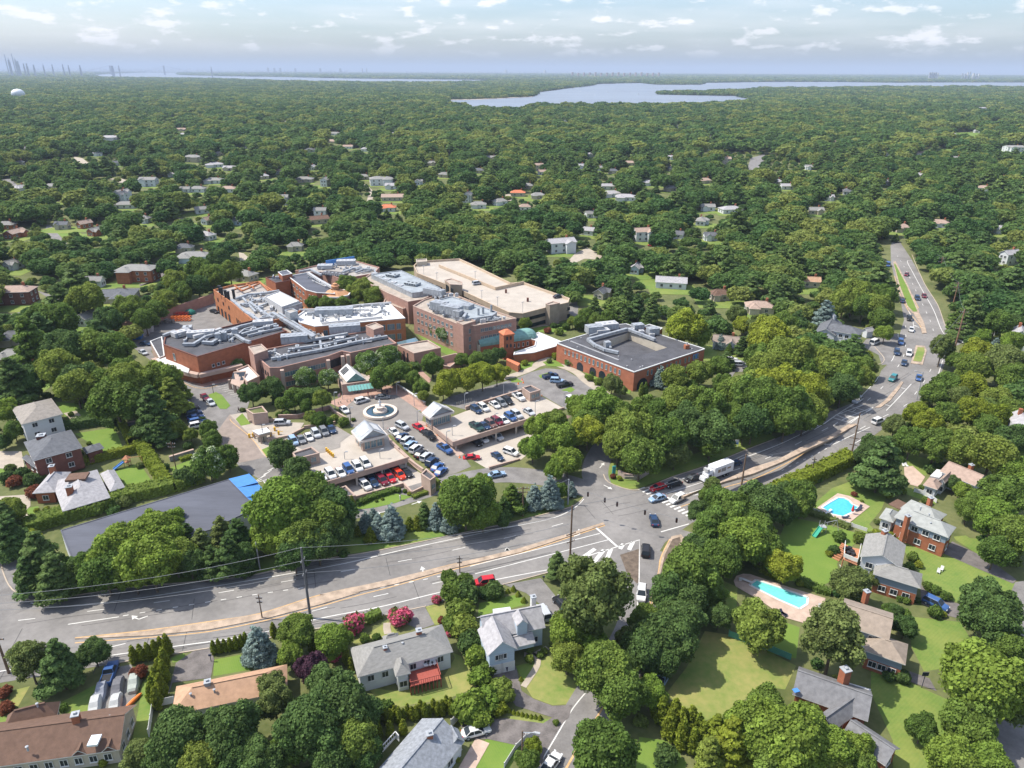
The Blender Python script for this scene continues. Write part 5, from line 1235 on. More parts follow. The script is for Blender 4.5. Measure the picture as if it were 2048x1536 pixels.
b = MB(); q = WP('C', '1190,890 1290,930 1275,950 1185,905', Z0+2.6); b.prism([(x.x, x.y) for x in q], Z0-.5, Z0+2.4, 1, 0); b.build('porch', [SHR, BRK], t)
CLR.append([(x.x, x.y) for x in WP('C', '960,940 1300,960 1620,800 1430,680 980,770', Z0)])
# parking garage
t, p = bl('three-level concrete parking garage with pale empty roof deck', 'C', '483,192 520,158 830,140 930,185 1215,322 1320,320 1665,440 1655,472 1480,512 1310,556 1205,547 850,382 510,250', 7.4, mat('garage_concrete', (.34, .27, .20), .9, .12, .5), DECK, mat('garage_parapet', (.46, .36, .26), .9, .1, .5), par=1.0, name='parking_garage', cat='parking garage')
GAR = t; LM.append(('parking garage', p[0][0], p[0][1])); GAP = p
b = MB()
for s in ('675,195 1105,368', '1105,368 1320,322'):
    a, c = WP('C', s, Z0+7.2); b.bar(a, c, .4, 1.3)
b.build('ramp_parapet', MT['garage_parapet'], t)
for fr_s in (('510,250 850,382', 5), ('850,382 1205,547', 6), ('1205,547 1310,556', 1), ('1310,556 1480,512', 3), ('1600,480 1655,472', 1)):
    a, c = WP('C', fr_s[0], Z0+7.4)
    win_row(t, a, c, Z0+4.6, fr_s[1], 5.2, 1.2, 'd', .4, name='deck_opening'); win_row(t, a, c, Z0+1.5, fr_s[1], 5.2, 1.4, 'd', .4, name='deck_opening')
sub(t, 'C', '718,302 770,290 852,318 848,340 760,335', 10.2, Z0+6, MT['garage_concrete'], RBE, PINKC); sub(t, 'C', '1484,482 1540,463 1592,476 1516,492', 9.0, Z0, mat('stair_tower_concrete', (.30, .245, .19), .9, .15, .5), RBE, PINKC)
a, c = WP('C', '718,345 795,395', Z0+8); win_row(t, a, c, Z0+7.2, 2, 3, 3.4, 'd', .2)
for x, y in ((1183, 400), (1348, 465)): g = W('C', x, y, Z0+6.5); b = MB(); b.box(g.x, g.y, Z0+6.4, .9, .9, 1.6); b.build('vent_post', BRKD, t)
sub(t, 'C', '500,145 580,140 585,160 505,168', 8.6, Z0+6, STUC, RBE, STUC)
# garage roof lights
for i, (x, y) in enumerate(((660, 310), (1000, 450), (1120, 500), (560, 255), (1310, 540), (950, 300))):
    g = W('C', x, y, Z0+7.0); t2 = thing('lamp_post', f'thin lamp post on the parking garage roof, {ORD[i]} of those standing there', 'lamp post', (g.x, g.y, Z0+6.5)); b = MB(); b.tube((g.x, g.y, Z0+6.4), (g.x, g.y, Z0+10.8), .09, 6); b.build('post', GREYP, t2); b = MB(); b.box(g.x, g.y, Z0+10.7, 1.2, .3, .14, .5); b.build('lamp_head', GREYP, t2)
# south-east square block with roof courtyard
zt = Z0+6.9; pts = WP('D', '255,826 745,680 812,672 1443,873 878,1058', zt); p = ccw([(q.x, q.y) for q in pts]); c_ = sum((Vector(q) for q in p), Vector((0, 0)))/len(p)
t = thing('office_building', 'square red brick building with dark roof, sunken roof court and arched windows', 'building', (c_.x, c_.y, Z0)); LM.append(('square brick building', c_.x, c_.y)); CLR.append(inset(p, -4))
court = [(q.x, q.y) for q in WP('D', '600,835 838,738 1140,862 1000,905 760,925', zt)]
b = MB()
for i in range(len(p)): j = (i+1) % len(p); b.face([(*p[i], Z0-.8), (*p[j], Z0-.8), (*p[j], zt-.25), (*p[i], zt-.25)])
b.build('wall', mat('salmon_brick', (.47, .175, .10), .9, .13, .6, brick=14.), t)
loops = [[Vector((*q, 0)) for q in p], [Vector((*q, 0)) for q in court]]; fl = [q for l in loops for q in l]; b = MB()
for tr in tessellate_polygon(loops):
    f = [(fl[i].x, fl[i].y, zt-.12) for i in tr]; a = (Vector(f[1])-Vector(f[0])).cross(Vector(f[2])-Vector(f[0])).z; b.face(f if a > 0 else f[::-1])
b.build('roof', RDK, t); b = MB()
for i in range(len(p)): j = (i+1) % len(p); b.bar((*p[i], zt-.1), (*p[j], zt-.1), .35, .3)
b.build('roof_edge', TRIM, t)
cc = ccw(court); b = MB()
for i in range(len(cc)): j = (i+1) % len(cc); b.face([(*cc[j], zt-3), (*cc[i], zt-3), (*cc[i], zt-.1), (*cc[j], zt-.1)])
b.build('court_wall', STUC, t); b = MB(); b.face([(*q, zt-2.9) for q in cc]); b.build('court_floor', RDK, t)
cw = WP('D', '600,835 838,738 1140,862', zt); win_row(t, cw[1], cw[0], zt-1.4, 6, 1.7, 1.7, 'n', .8); win_row(t, cw[2], cw[1], zt-1.4, 5, 1.5, 1.7, 'n', .8)
def D2(s, z, w_, m=None, nm='roof_duct'): return duct(t, WP('D', s, z+w_*.6), w_, m, nm)
D2('505,800 640,765 820,715', zt, 1.6); D2('820,715 940,760 1045,800', zt, 1.5); D2('505,800 560,845 640,880 750,905', zt-.2, 1.5); D2('520,770 650,730', zt, 1.); D2('690,870 680,850', zt, 1.)
for x, y in ((852, 790), (930, 805), (1012, 830)): unit(t, 'D', x, y, zt-2.9, 1.8, 1.8, 3.6, .1, WHM, 'duct_riser')
unit(t, 'D', 555, 745, zt, 6, 4, 2.6, .3, GALV); unit(t, 'D', 655, 715, zt, 8, 4, 2.2, .3, WHM); unit(t, 'D', 905, 715, zt, 4, 3, 1.8, .3, GALV); unit(t, 'D', 1025, 755, zt, 4, 3, 2.2, .3, GALV); unit(t, 'D', 660, 860, zt, 2, 2, 1.8, .3, GALV); unit(t, 'D', 620, 750, zt, 5, 3, 1.4, .3)
sub(t, 'D', '950,690 1000,675 1105,705 1060,735', 8.0, Z0+6, BRK, RDK, TRIM); vents(t, zt-.1, [('D', x, y) for x, y in ((350, 812), (450, 790), (420, 865), (855, 965), (820, 1018), (925, 1028), (945, 1020), (1340, 880), (750, 940), (880, 720))])
b = MB()
for i in range(46): q = W('D', 370+i*8.4, 812+i*3.3, zt+.1); b.box(q.x, q.y, zt-.1, .5, .35, .22, .3)
b.build('roof_paver_line', WHM, t); g = W('D', 1297, 870, zt); b = MB(); b.box(g.x, g.y, zt-.3, 1.6, 1.3, 1.6, .3); b.tube((g.x, g.y, zt+1.3), (g.x, g.y, zt+2.2), .3, 8, 1); b.build('chimney', [BRK, WHM], t)
wl_, wr_ = WP('D', '255,826 878,1058', zt); win_row(t, wl_, wr_, Z0+4.9, 7, .75, 1.7, 'b', 3.4, 5, pair=1.9); win_row(t, *WP('D', '878,1058 1443,873', zt), Z0+4.9, 6, .75, 1.7, 'b', 5, 2, pair=1.9); win_row(t, *WP('D', '878,1058 1443,873', zt), Z0+1.8, 5, 1.2, 1.9, 'b', 9, 3)
for k, f_ in enumerate((.33, .50, .62, .74)):
    q = wl_.lerp(wr_, f_); d = (wr_-wl_).normalized(); nr = Vector((d.y, -d.x, 0)); b = MB(); arc = [(q+d*1.5*math.cos(math.pi*i/10)+nr*.05).to_3d()+Vector((0, 0, -zt+q.z*0+Z0+1.5+1.5*math.sin(math.pi*i/10))) for i in range(11)]
    arc = [Vector((v.x, v.y, Z0+1.5+1.5*math.sin(math.pi*i/10))) for i, v in enumerate(arc)]; b.face([arc[0]-Vector((0, 0, 1.5))]+arc+[arc[-1]-Vector((0, 0, 1.5))]); b.build('arched_window', GLS, t)
q = W('D', 950, 1035, zt); d = (W('D', 1443, 873, zt)-wr_).normalized(); nr = Vector((d.y, -d.x, 0)); q = q+nr*.06; b = MB(); ar = [Vector((q.x+d.x*2.4*math.cos(math.pi*i/12), q.y+d.y*2.4*math.cos(math.pi*i/12), Z0+1.3+2.4*math.sin(math.pi*i/12))) for i in range(13)]; b.face([ar[0]-Vector((0, 0, 1.3))]+ar+[ar[-1]-Vector((0, 0, 1.3))]); b.build('arched_window', GLS, t)
# lettering strip and blue sign panels
q = wl_.lerp(wr_, .09); d = (wr_-wl_).normalized(); nr = Vector((d.y, -d.x, 0)); b = MB()
for i in range(12): v = q+d*i*.55+nr*.06; b.box(v.x, v.y, zt-1.9, .34, .05, .45, math.atan2(d.y, d.x))
b.build('wall_lettering', mat('bronze_letters', (.30, .10, .06), .6), t)
q = W('D', 1372, 895, zt); d = (W('D', 1443, 873, zt)-wr_).normalized(); nr = Vector((d.y, -d.x, 0)); v = q+nr*.1; b = MB(); b.box(v.x, v.y, zt-2.6, 2.8, .1, 1.7, math.atan2(d.y, d.x)); b.build('wall_sign', BLU, t)
# arched canopy of that building
g = G('D', 480, 1050); t = thing('entrance_canopy', 'grey barrel-vaulted entrance canopy with white arched posts', 'canopy', (g.x, g.y, Z0)); nr = Vector((wr_.y-wl_.y, -(wr_.x-wl_.x), 0)).normalized(); dd = Vector((-nr.y, nr.x, 0)); b = MB(); o0 = G('D', 500, 1030)
for k in range(10):
    a0, a1 = math.pi*k/10, math.pi*(k+1)/10; f = []
    for aa, s_ in ((a0, -2.4), (a1, -2.4), (a1, 2.4), (a0, 2.4)): f.append(o0+nr*s_+dd*1.8*math.cos(aa)+Vector((0, 0, 2.4+1.5*math.sin(aa))))
    b.face(f)
b.build('vault', GRYM, t); b = MB()
for s_ in (-2.4, 2.4):
    for k in range(10): b.bar(o0+nr*s_+dd*1.8*math.cos(math.pi*k/10)+Vector((0, 0, 2.4+1.5*math.sin(math.pi*k/10))), o0+nr*s_+dd*1.8*math.cos(math.pi*(k+1)/10)+Vector((0, 0, 2.4+1.5*math.sin(math.pi*(k+1)/10))), .3, .3)
    for e in (-1.8, 1.8): b.bar(o0+nr*s_+dd*e, o0+nr*s_+dd*e*1.001+Vector((0, 0, 2.4)), .3, .3)
b.build('arch_frame', TRIM, t)
# yard wall, tanks, blue shed, stacks
def wall_(label, fr, s, h, w_, m, name='wall', z=None, cap=None):
    pts = GP(fr, s); b = MB()
    for i in range(len(pts)-1):
        n = max(1, int((pts[i+1]-pts[i]).length/4))
        for k in range(n):
            a, c = pts[i].lerp(pts[i+1], k/n), pts[i].lerp(pts[i+1], (k+1)/n); za = min(T(a.y), T(c.y)) if z is None else z
            b.bar((a.x, a.y, za+h/2-.2), (c.x, c.y, za+h/2-.2), w_, h+.4, 0); b.bar((a.x, a.y, za+h+.06), (c.x, c.y, za+h+.06), w_+.12, .12, 1)
    o = b.build(name, [m, cap or PINKC]); tag(o, label, 'wall'); return o
wall_('long tall pink masonry wall enclosing the service yard below the trees', 'A', '945,1140 1060,1110 1690,890', 4.2, .5, BRKP, cap=BRKP); wall_('short pink wall left of the long yard wall', 'A', '830,1130 945,1105', 2.6, .4, BRKP, cap=BRKP)
for i, (x, y, h_, r_) in enumerate(((1190, 1115, 4.6, 1.2), (1160, 1130, 3.4, 1.0), (1130, 1145, 3.0, 1.0))):
    g = G('A', x, y); t = thing('storage_tank', ['tall white upright tank in the service yard', 'middle white upright tank of three in the service yard', 'shortest white upright tank beside the blue shed'][i], 'tank', tuple(g)); b = MB(); b.lathe(tuple(g), [(r_, 0), (r_, h_-.4), (r_*.7, h_-.1), (.05, h_)], 16); b.build('vessel', WHM, t, True); b = MB()
    for k in range(4): b.box(g.x+r_*1.05*math.cos(k*1.57), g.y+r_*1.05*math.sin(k*1.57), g.z-.1, .15, .15, 1.4)
    b.build('support', GRYM, t)
g = G('A', 1090, 1115); t = thing('gas_tank', 'long horizontal white tank lying beside the blue shed', 'tank', tuple(g)); b = MB(); b.tube(g+Vector((-2.5, 0, 1.3)), g+Vector((2.5, .6, 1.3)), .9, 14); b.build('vessel', WHM, t, False); b = MB(); b.box(g.x-1.5, g.y, g.z, .3, 1.4, .8); b.box(g.x+1.5, g.y+.4, g.z, .3, 1.4, .8); b.build('cradle', GRYM, t)
g = G('A', 1060, 1170); t = thing('shed', 'bright blue shed at the gate of the service yard', 'shed', tuple(g)); b = MB(); b.box(g.x, g.y, g.z-.2, 5.5, 3.4, 2.9, .2); b.box(g.x, g.y, g.z+2.72, 6, 3.9, .25, .2, 1); b.build('body', [mat('blue_shed_wall', (.03, .14, .38), .6, .1, 1), BLU], t); b = MB(); b.box(g.x-.6, g.y-1.75, g.z+.1, 1, .1, 2.0, .2); b.build('door', GLS, t)
for i, (x, y, c, n_) in enumerate(((1405, 1000, REDM, 'stack of red steel trestles in the service yard'), (1425, 1030, ORNG, 'row of orange steel frames in front of the red trestles'))):
    g = G('A', x, y); t = thing('trestle_stack', n_, 'steel frames', tuple(g)); b = MB()
    for k in range(6):
        for z in (.3, 1.1, 1.9): b.bar(g+Vector((-3.5+k*1.4, -1.2, z)), g+Vector((-3.2+k*1.4, 1.2, z)), .2, .2)
    for z in (.1, 1., 1.8): b.bar(g+Vector((-3.8, -.8, z)), g+Vector((4.2, -.4, z)), .2, .2); b.bar(g+Vector((-3.8, .8, z)), g+Vector((4.2, 1.1, z)), .2, .2)
    b.build('frame', c, t)
g = G('A', 1320, 1050); t = thing('crate_stack', 'grey pallets and crates left of the orange frames', 'crates', tuple(g)); b = MB()
for k in range(5): b.box(g.x-2+k*1.1, g.y+(k % 2)*.6, g.z, 1.0, 1.0, 1.0+.5*(k % 3), .2*k)
b.build('crate', BRKG, t)
g = G('A', 1498, 975); t = thing('covered_heap', 'round heap under a dark green tarpaulin in the yard', 'tarpaulin heap', tuple(g)); b = MB(); b.lathe(tuple(g), [(2.2, 0), (2.3, .8), (1.7, 1.4), (.8, 1.9), (.05, 2.0)], 12); b.build('tarpaulin', mat('green_tarp', (.02, .16, .12), .6, .2, 1), t, True)
# ------------------------------------------------------------ parking decks
def deck(label, fr, s, z, fasc, cols, th=.9):
    pts = WP(fr, s, z); p = ccw([(q.x, q.y) for q in pts]); c = sum((Vector(q) for q in p), Vector((0, 0)))/len(p)
    t = thing('parking_deck', label, 'parking deck', (c.x, c.y, 0)); b = MB(); b.prism(p, z-th, z-.05, 0); b.build('slab', PINKC, t)
    b = MB(); b.face([(*q, z) for q in inset(p, .15)]); b.build('deck_surface', DECK, t)
    b = MB(); f = WP(fr, fasc, z)
    for i in range(len(f)-1): b.bar(f[i]+Vector((0, 0, -.25)), f[i+1]+Vector((0, 0, -.25)), .3, 1.5)
    b.build('parapet', PINKC, t)
    for x, y in P(cols):
        q = W(fr, x, y, z); b = MB(); b.box(q.x, q.y+.3, -.2, .5, .5, z-.6, .3); b.build('column', mat('column_concrete', (.42, .39, .35), .9, .1, 1), t)
    CLR.append(p); return t
deck('upper level of the left parking deck with pale concrete surface above red cars', 'E', '600,650 1060,455 1240,560 1620,560 1640,650 1815,808 985,1058 820,935 640,800', 3.5, '985,1058 1815,808 1640,650', '1000,1050 1290,965 1550,885 1795,815'); LM.append(('left parking deck', *G('E', 1200, 900)[:2]))
deck('upper level of the right parking deck, long and narrow, beside the yellow-green trees', 'F', '560,600 735,500 850,455 1350,300 1535,325 1730,432 740,742', 3.5, '560,600 740,742 1730,432', '760,735 1120,625 1300,568 1468,515'); LM.append(('right parking deck', *G('F', 1200, 450)[:2]))
sheet('lot_asphalt', [(q.x, q.y) for q in WP('E', '600,650 1060,460 1235,560 1130,640 1130,690 970,740 830,760 700,690', 3.53)], 3.53, mat('lot_surface', (.235, .215, .19), .9, .14, .3), zfun=lambda y: 0)
PB = []
for i in range(9): PB += [[(q.x, q.y) for q in WP('E', f'{650+i*55},{700-i*23} {655+i*55},{700-i*23} {600+i*55},{625-i*23} {595+i*55},{625-i*23}', 3.55)]]
sheets('deck_bay_lines', PB, 3.55, WHT, zfun=lambda y: 0)
wall_('pink wall along the north edge of the right parking deck', 'F', '850,445 1350,290', 4.3, .5, PINKC, z=0); wall_('low pink wall in front of the parking level with the red cars', 'E', '1285,1228 1780,1090 1865,1180 2045,1095', 1.0, .3, PINKC, z=0)
wall_('low pink wall in front of the right lower parking lot', 'F', '1060,975 1335,888', .9, .35, PINKC, z=0); wall_('low pink garden wall beside the gate lane', 'E', '380,640 640,575 760,500 1080,450', .9, .3, PINKC); wall_('curved pink garden wall above the gate lane', 'E', '500,400 700,395 1020,300', 1.3, .3, BRKP)
wall_('pink retaining wall at the west side of the fountain plaza', 'E', '1020,290 1060,330 1200,420', 1.0, .35, PINKC); wall_('white bench-topped wall along the brick walk by the plaza', 'F', '250,240 400,340 490,400', .9, .5, PINKC, cap=TRIM); wall_('pink wall stepping along the aisle beside the left deck', 'E', '1640,640 1830,830 1980,950', 1.1, .4, PINKC)
wall_('stone gate wall by the wooded corner left of the entrance road', 'G', '1000,520 1090,500', 1.0, .5, BRKG); wall_('low stone gate wall with pillar left of the paved crossing', 'G', '1340,800 1530,730', 1.5, .6, BRKG); wall_('low concrete wall behind the white-roofed ticket booth', 'E', '200,440 480,420', .8, .3, PINKC)
def hut(label, fr, s, h, wall, roof, zb=None, name='stair_hut', win=None, par=.4):
    zb = T(G(fr, *P(s)[0]).y) if zb is None else zb
    p = WP(fr, s, zb+h); t, q = building(name, label, 'small building', p, zb+h, zb-.2, wall, roof, PINKC, par, .3)
    if win: win_row(t, p[win[0]], p[win[1]], zb+h*.5, win[2], 1.4, 1.2, 'b', .4)
    return t
hut('flat-roofed pink stair hut on the left parking deck beside the round trees', 'E', '640,745 835,683 915,745 680,805', 3.0, PINKC, RDK, 3.5, win=(3, 2, 2)); hut('pink block hut with grass roof behind the ticket booth', 'E', '165,300 330,265 385,330 235,345', 3.2, PINKC, GROUND, win=None)
hut('triangular dark-roofed hut at the corner of the red-car parking level', 'E', '1020,1140 1185,1080 1285,1180 1190,1190', 2.9, PINKC, RDK, 0, win=(3, 2, 1)); hut('dark-roofed pink hut at the end of the left aisle wall', 'E', '1955,960 2010,905 2105,985 2050,1025', 4.6, PINKC, RDK, 0, win=(3, 2, 1))
hut('square pink stair hut with dark roof at the top of the right deck', 'F', '1355,245 1435,222 1518,265 1425,292', 3.0, PINKC, RDK, 3.5, win=(3, 2, 2))
def pavilion(label, fr, s, peak, wn):
    zb = 3.5; h = 3.6; q = [W(fr, *x, zb+h) for x in P(s)]  # left-back, front-left, front-right, back-right
    c, hx, hy, ang = rect3(q[0], q[1], q[2]); t = thing('gate_pavilion', label, 'pavilion', (c.x, c.y, zb)); a = q[0]-q[1]
    if hx*2 < a.to_2d().length*.98 or abs(math.cos(ang-math.atan2(a.y, a.x))) < .7: hx, hy, ang = hy, hx, ang+math.pi/2
    X = roof_wing(t, c, hx, hy, ang, zb+h, 2.3, 'gable', GALV, PINKC, zb, ov=.6, gablem=GRYM, trim=mat('cornice', (.55, .50, .45), .7))
    b = MB()
    for i, (x0, y0, x1, y1) in enumerate(((-hx, -hy, hx, -hy), (hx, -hy, hx, hy), (hx, hy, -hx, hy), (-hx, hy, -hx, -hy))): b.bar(X(x0, y0, zb+h-.35), X(x1, y1, zb+h-.35), .5, .6)
    b.build('cornice', MT['cornice'], t)
    for s_ in (-1, 1):
        b = MB(); y0, y1 = s_*hy*.75, s_*hy*.2; z0, z1 = zb+h+2.3*.25+.12, zb+h+2.3*.8+.12; b.face([X(-hx*.6, y0, z0), X(hx*.6, y0, z0), X(hx*.6, y1, z1), X(-hx*.6, y1, z1)]); b.build('roof_light', RWH, t)
    w0 = .6
    for A_, B_, n_ in (((-hx+w0, -hy+w0), (hx-w0, -hy+w0), 2), ((hx-w0, -hy+w0), (hx-w0, hy-w0), wn), ((hx-w0, hy-w0), (-hx+w0, hy-w0), 2), ((-hx+w0, hy-w0), (-hx+w0, -hy+w0), wn)): win_row(t, X(*A_, 0), X(*B_, 0), zb+1.6, n_, 1.5, 2.2, 'b', .5)
    CLR.append([X(-hx-1, -hy-1, 0), X(hx+1, -hy-1, 0), X(hx+1, hy+1, 0), X(-hx-1, hy+1, 0)]); return t
pavilion('gabled pavilion with pale metal roof on the left parking deck', 'E', '1235,520 1335,625 1605,560', None, 3); pavilion('gabled pavilion with large windows at the head of the right deck', 'F', '455,465 540,515 745,455', None, 4)
# fountain
g = G('E', 1540, 335); t = thing('fountain', 'round stone fountain with a white statue in the middle of the plaza', 'fountain', tuple(g)); LM.append(('round fountain', g.x, g.y)); b = MB(); b.lathe(tuple(g), [(5.1, 0), (5.1, .7), (4.2, .72), (4.2, .35)], 40); b.build('basin', STONE, t); b = MB(); b.lathe((g.x, g.y, g.z), [(4.25, .45), (.1, .45)], 32); b.build('water', mat('fountain_water', (.035, .07, .10), .08, spec=.8), t); b = MB(); b.lathe(tuple(g), [(2.1, .3), (2.1, 1.0), (1.7, 1.05), (1.6, 1.2), (1.0, 1.3), (.9, 1.9), (1.5, 2.1), (1.45, 2.2), (.5, 2.2)], 28); b.build('pedestal', STONE, t)
b = MB(); b.lathe((g.x, g.y, g.z+2.2), [(.45, 0), (.42, .3), (.28, .8), (.34, 1.3), (.30, 1.7), (.12, 1.85), (.17, 2.0), (.16, 2.2), (.02, 2.32)], 12); b.tube((g.x+.25, g.y, g.z+3.7), (g.x+.6, g.y-.2, g.z+3.3), .09, 6); b.tube((g.x-.25, g.y, g.z+3.7), (g.x-.55, g.y-.25, g.z+3.35), .09, 6); b.build('statue', TRIM, t, True)
# kiosk, ticket booth, fountain plaza bits
g = G('E', 1530, 110); t = thing('kiosk', 'small pale kiosk right of the main entrance', 'kiosk', tuple(g)); b = MB(); b.box(g.x, g.y, g.z, 1.8, 1.8, 2.5, .2); b.box(g.x, g.y, g.z+2.5, 2.2, 2.2, .25, .2); b.build('body', STUC, t); b = MB(); b.box(g.x, g.y-.93, g.z+.9, 1.2, .06, .9, .2); b.build('window', GLS, t)
q = WP('E', '225,480 370,450 405,490 290,520', 5.8); t, _ = building('ticket_booth', 'white-roofed ticket booth on the gate lane', 'booth', q, T(q[0].y)+2.9, T(q[0].y)+2.5, PINKC, RWH, TRIM, .15)
for a in q: b = MB(); b.box(a.x*.998, a.y+.5, T(a.y)-.1, .3, .3, 2.7); b.build('post', PINKC, t)
b = MB(); a = (q[0]+q[2])/2; b = MB(); b.box(a.x, a.y, T(a.y), 2.4, 1.4, 2.5, .3); b.build('booth', STUC, t)
for i, (fr, x, y) in enumerate((('E', 460, 520), ('E', 500, 560), ('E', 420, 580), ('E', 200, 590), ('E', 240, 580))):
    g = G(fr, x, y); t = thing('ticket_barrier', f'yellow barrier post by the ticket booth, {ORD[i]} counted from the booth roof', 'barrier', tuple(g)); b = MB(); b.box(g.x, g.y, g.z, .5, .5, 1.2, .2); b.box(g.x+.6, g.y+.1, g.z+.9, 1.2, .1, .12, .3); b.build('body', YELP, t)
for i in range(5):
    q = W('E', 990+i*17, 730+i*15, 3.5); t = thing('lane_marker', f'yellow lane marker on the left deck, {ORD[i]} from the top', 'barrier', (q.x, q.y, 3.5), group='yellow markers on the left deck'); b = MB(); b.box(q.x, q.y, 3.5, .5, .4, 1.1, .2); b.build('body', YELP, t)
# ------------------------------------------------------------ hero houses
def LMK(n, t): LM.append((n, t.location.x, t.location.y)); return t
STN = mat('stone_base', (.30, .26, .20), .9, .25, 2)
t, r = house('grey hip-roofed white ranch house with red deck, below the highway', 'M', '225,768 803,612 735,447', 4.0, 2.2, 'hip', SHG, WALLW, wins=[(6, 2)], wz=2.7); LMK('grey-roofed ranch house', t)
wing(t, 'M', '455,768 548,742 520,640', 3.9, 1.3, 'hip', SHG, WALLW, wins=[(1, 1)], name='cross_roof', swap=False)
wing(t, 'M', '375,520 470,497 465,540', 3.9, .9, 'hip', SHG, WALLW, wins=[(0, 0)], name='cross_roof'); z = T(100)
b = MB(); q = WP('M', '540,735 700,685 728,775 545,822', 1.9); b.prism(q, 1.7, 1.9)
for i in range(9): a = q[3].lerp(q[2], i/8); b.bar(Vector((a.x, a.y, 0)), a+Vector((0, 0, .01)), .16, .16)
b.build('deck', REDD, t); b = MB()
for a, c in ((q[3], q[2]), (q[2], q[1]), (q[3], q[0])):
    n = 14
    for i in range(n+1): e = a.lerp(c, i/n); b.bar(e, e+Vector((0, 0.001, .95)), .06, .06)
    b.bar(a+Vector((0, 0, .95)), c+Vector((0, 0, .95)), .1, .1)
b.build('railing', REDD, t); b = MB()
for x, y in ((640, 705), (665, 700), (690, 695)): a = W('M', x, y, 1.9); b.tube(a+Vector((0, 0, .7)), a+Vector((0, 0, .78)), .55, 12); b.tube(a, a+Vector((0, 0, .7)), .06, 6)
b.build('deck_table', TRIM, t); chimney(t, 'M', 597, 510, 5.9, 1.0); chimney(t, 'M', 393, 605, 5.4, .7, w=.6); vents(t, 5.6, [('M', 498, 568)])
t, r = house('pale blue cape house with grey roof, dormer and two garage doors', 'M', '1000,470 1197,492 1322,474', 5.0, 2.6, 'gable', SHG, WALLB, wins=[(2, 1), (4, 1)], zb=0) if False else (None, None)
t = thing('house', 'pale blue cape house with light grey roof, dormer and two garage doors', 'house', tuple(G('M', 1130, 560))); LMK('pale blue cape house', t)
wing(t, 'M', '945,405 1300,338 1320,475', 4.2, 2.7, 'gable', SHL, WALLB, wins=[(5, 1)], name='roof', zb=.2)
X_, hx, hy, ze = wing(t, 'M', '1190,597 1010,640 948,480', 5.0, 2.4, 'gable', SHL, WALLB, wins=[(0, 0)], name='front_roof', zb=0)
e = [X_(x, y, 0) for x, y in ((-hx, -hy), (hx, -hy), (hx, hy), (-hx, hy))]; e.sort(key=lambda v: v[1]); e = sorted(e[:2], key=lambda v: v[0]); A_, B_ = Vector(e[0]), Vector(e[1]); dn = (A_-B_).normalized(); nn = Vector((-(B_-A_).normalized().y, (B_-A_).normalized().x, 0)); A2, B2 = A_+nn*.45, B_+nn*.45
win_row(t, A2, B2, 1.15, 2, 2.5, 2.1, 'g', .6, name='garage_door'); win_row(t, A2, B2, 3.8, 3, .9, 1.1, 'n', 1.6, 2.0)
roof_wing(t, W('M', 1205, 425, 6.2).to_2d(), 1.5, 1.1, r_ := math.atan2(B_.y-A_.y, B_.x-A_.x)+math.pi/2, 6.5, 1.0, 'gable', SHL, WALLB, 4.6, ov=.15, name='dormer'); q = W('M', 1208, 447, 5.9); put_win(t, q+nn*-.3, r_-math.pi/2, .9, 1.1)
roof_wing(t, W('M', 1205, 535, 3.2).to_2d(), 2.4, 1.7, r_-math.pi/2, 3.1, 1.0, 'gable', SHL, WALLB, 2.6, ov=.2, name='porch_roof'); chimney(t, 'M', 1284, 322, 5.6, 1.6, TRIM, .9, 0); b = MB(); a = W('M', 1100, 355, 4); b.box(a.x, a.y, 0, 3.4, 2.5, 3.2, .2); b.build('back_porch', WALLW, t)
t, r = house('grey-blue shingled house with brick chimney, cut by the lower edge of the photo', 'M', '345,1325 600,1500 872,1150', 3.0, 2.4, 'gable', mat('shingle_blue_grey', (.235, .25, .27), .9, .25, 2), WALLW); LMK('grey-blue shingled house', t); wing(t, 'M', '740,1100 830,1075 872,1150', 3.0, 1.3, 'gable', MT['shingle_blue_grey'], WALLW, name='garage_roof'); chimney(t, 'M', 662, 1140, 4.6, 1.2)
b = MB(); a = GP('M', '310,1330 460,1165 480,1190')
for i in range(2):
    n = 12
    for k in range(n+1): e = a[i].lerp(a[i+1], k/n); b.bar(e+Vector((0, 0, 1.6)), e+Vector((0, 0.001, 2.6)), .08, .08)
    b.bar(a[i]+Vector((0, 0, 2.6)), a[i+1]+Vector((0, 0, 2.6)), .12, .12); b.bar(a[i]+Vector((0, 0, 1.5)), a[i+1]+Vector((0, 0, 1.5)), .2, .3)
b.build('railing', TRIM, t)
t, r = house('large brown-roofed house with skylight in the lower left corner', 'N', '-190,1150 722,1022 800,752', 3.1, 2.6, 'gable', SHB, STUC, wins=[(9, 3)]); LMK('brown-roofed house', t); wing(t, 'N', '20,905 345,818 372,728', 3.0, 1.9, 'hip', SHB, STUC, name='wing_roof'); chimney(t, 'N', 465, 850, 5.5, 1.4, BRK, 1.0)
b = MB(); a = W('N', 570, 968, 4.7); rr = r[0]; b.box(a.x, a.y, 4.55, 1.5, 1.9, .35, .14); b.build('skylight', mat('skylight_glass', (.62, .66, .68), .1, spec=.8), t); vents(t, 4.9, [('N', 165, 1015), ('N', 225, 755), ('N', 560, 845), ('N', 662, 830)])
for x in (475, 655): wing(t, 'N', f'{x-45},{1060-(x-475)*.13} {x+45},{1047-(x-475)*.13} {x+40},{1000-(x-475)*.13}', 3.15, .9, 'gable', SHB, STUC, wins=[(0, 0)], name='cross_roof', swap=True)
t, r = house('long terracotta-tan hip-roofed house between tall dark trees and driveway', 'N', '1040,812 1062,640 1730,507', 3.0, 2.0, 'hip', SHT, WALLW); LMK('tan-roofed house', t); chimney(t, 'N', 1255, 640, 4.4, 1.0, GRYM); vents(t, 4.4, [('N', 1292, 670), ('N', 1150, 695), ('N', 1632, 585)])
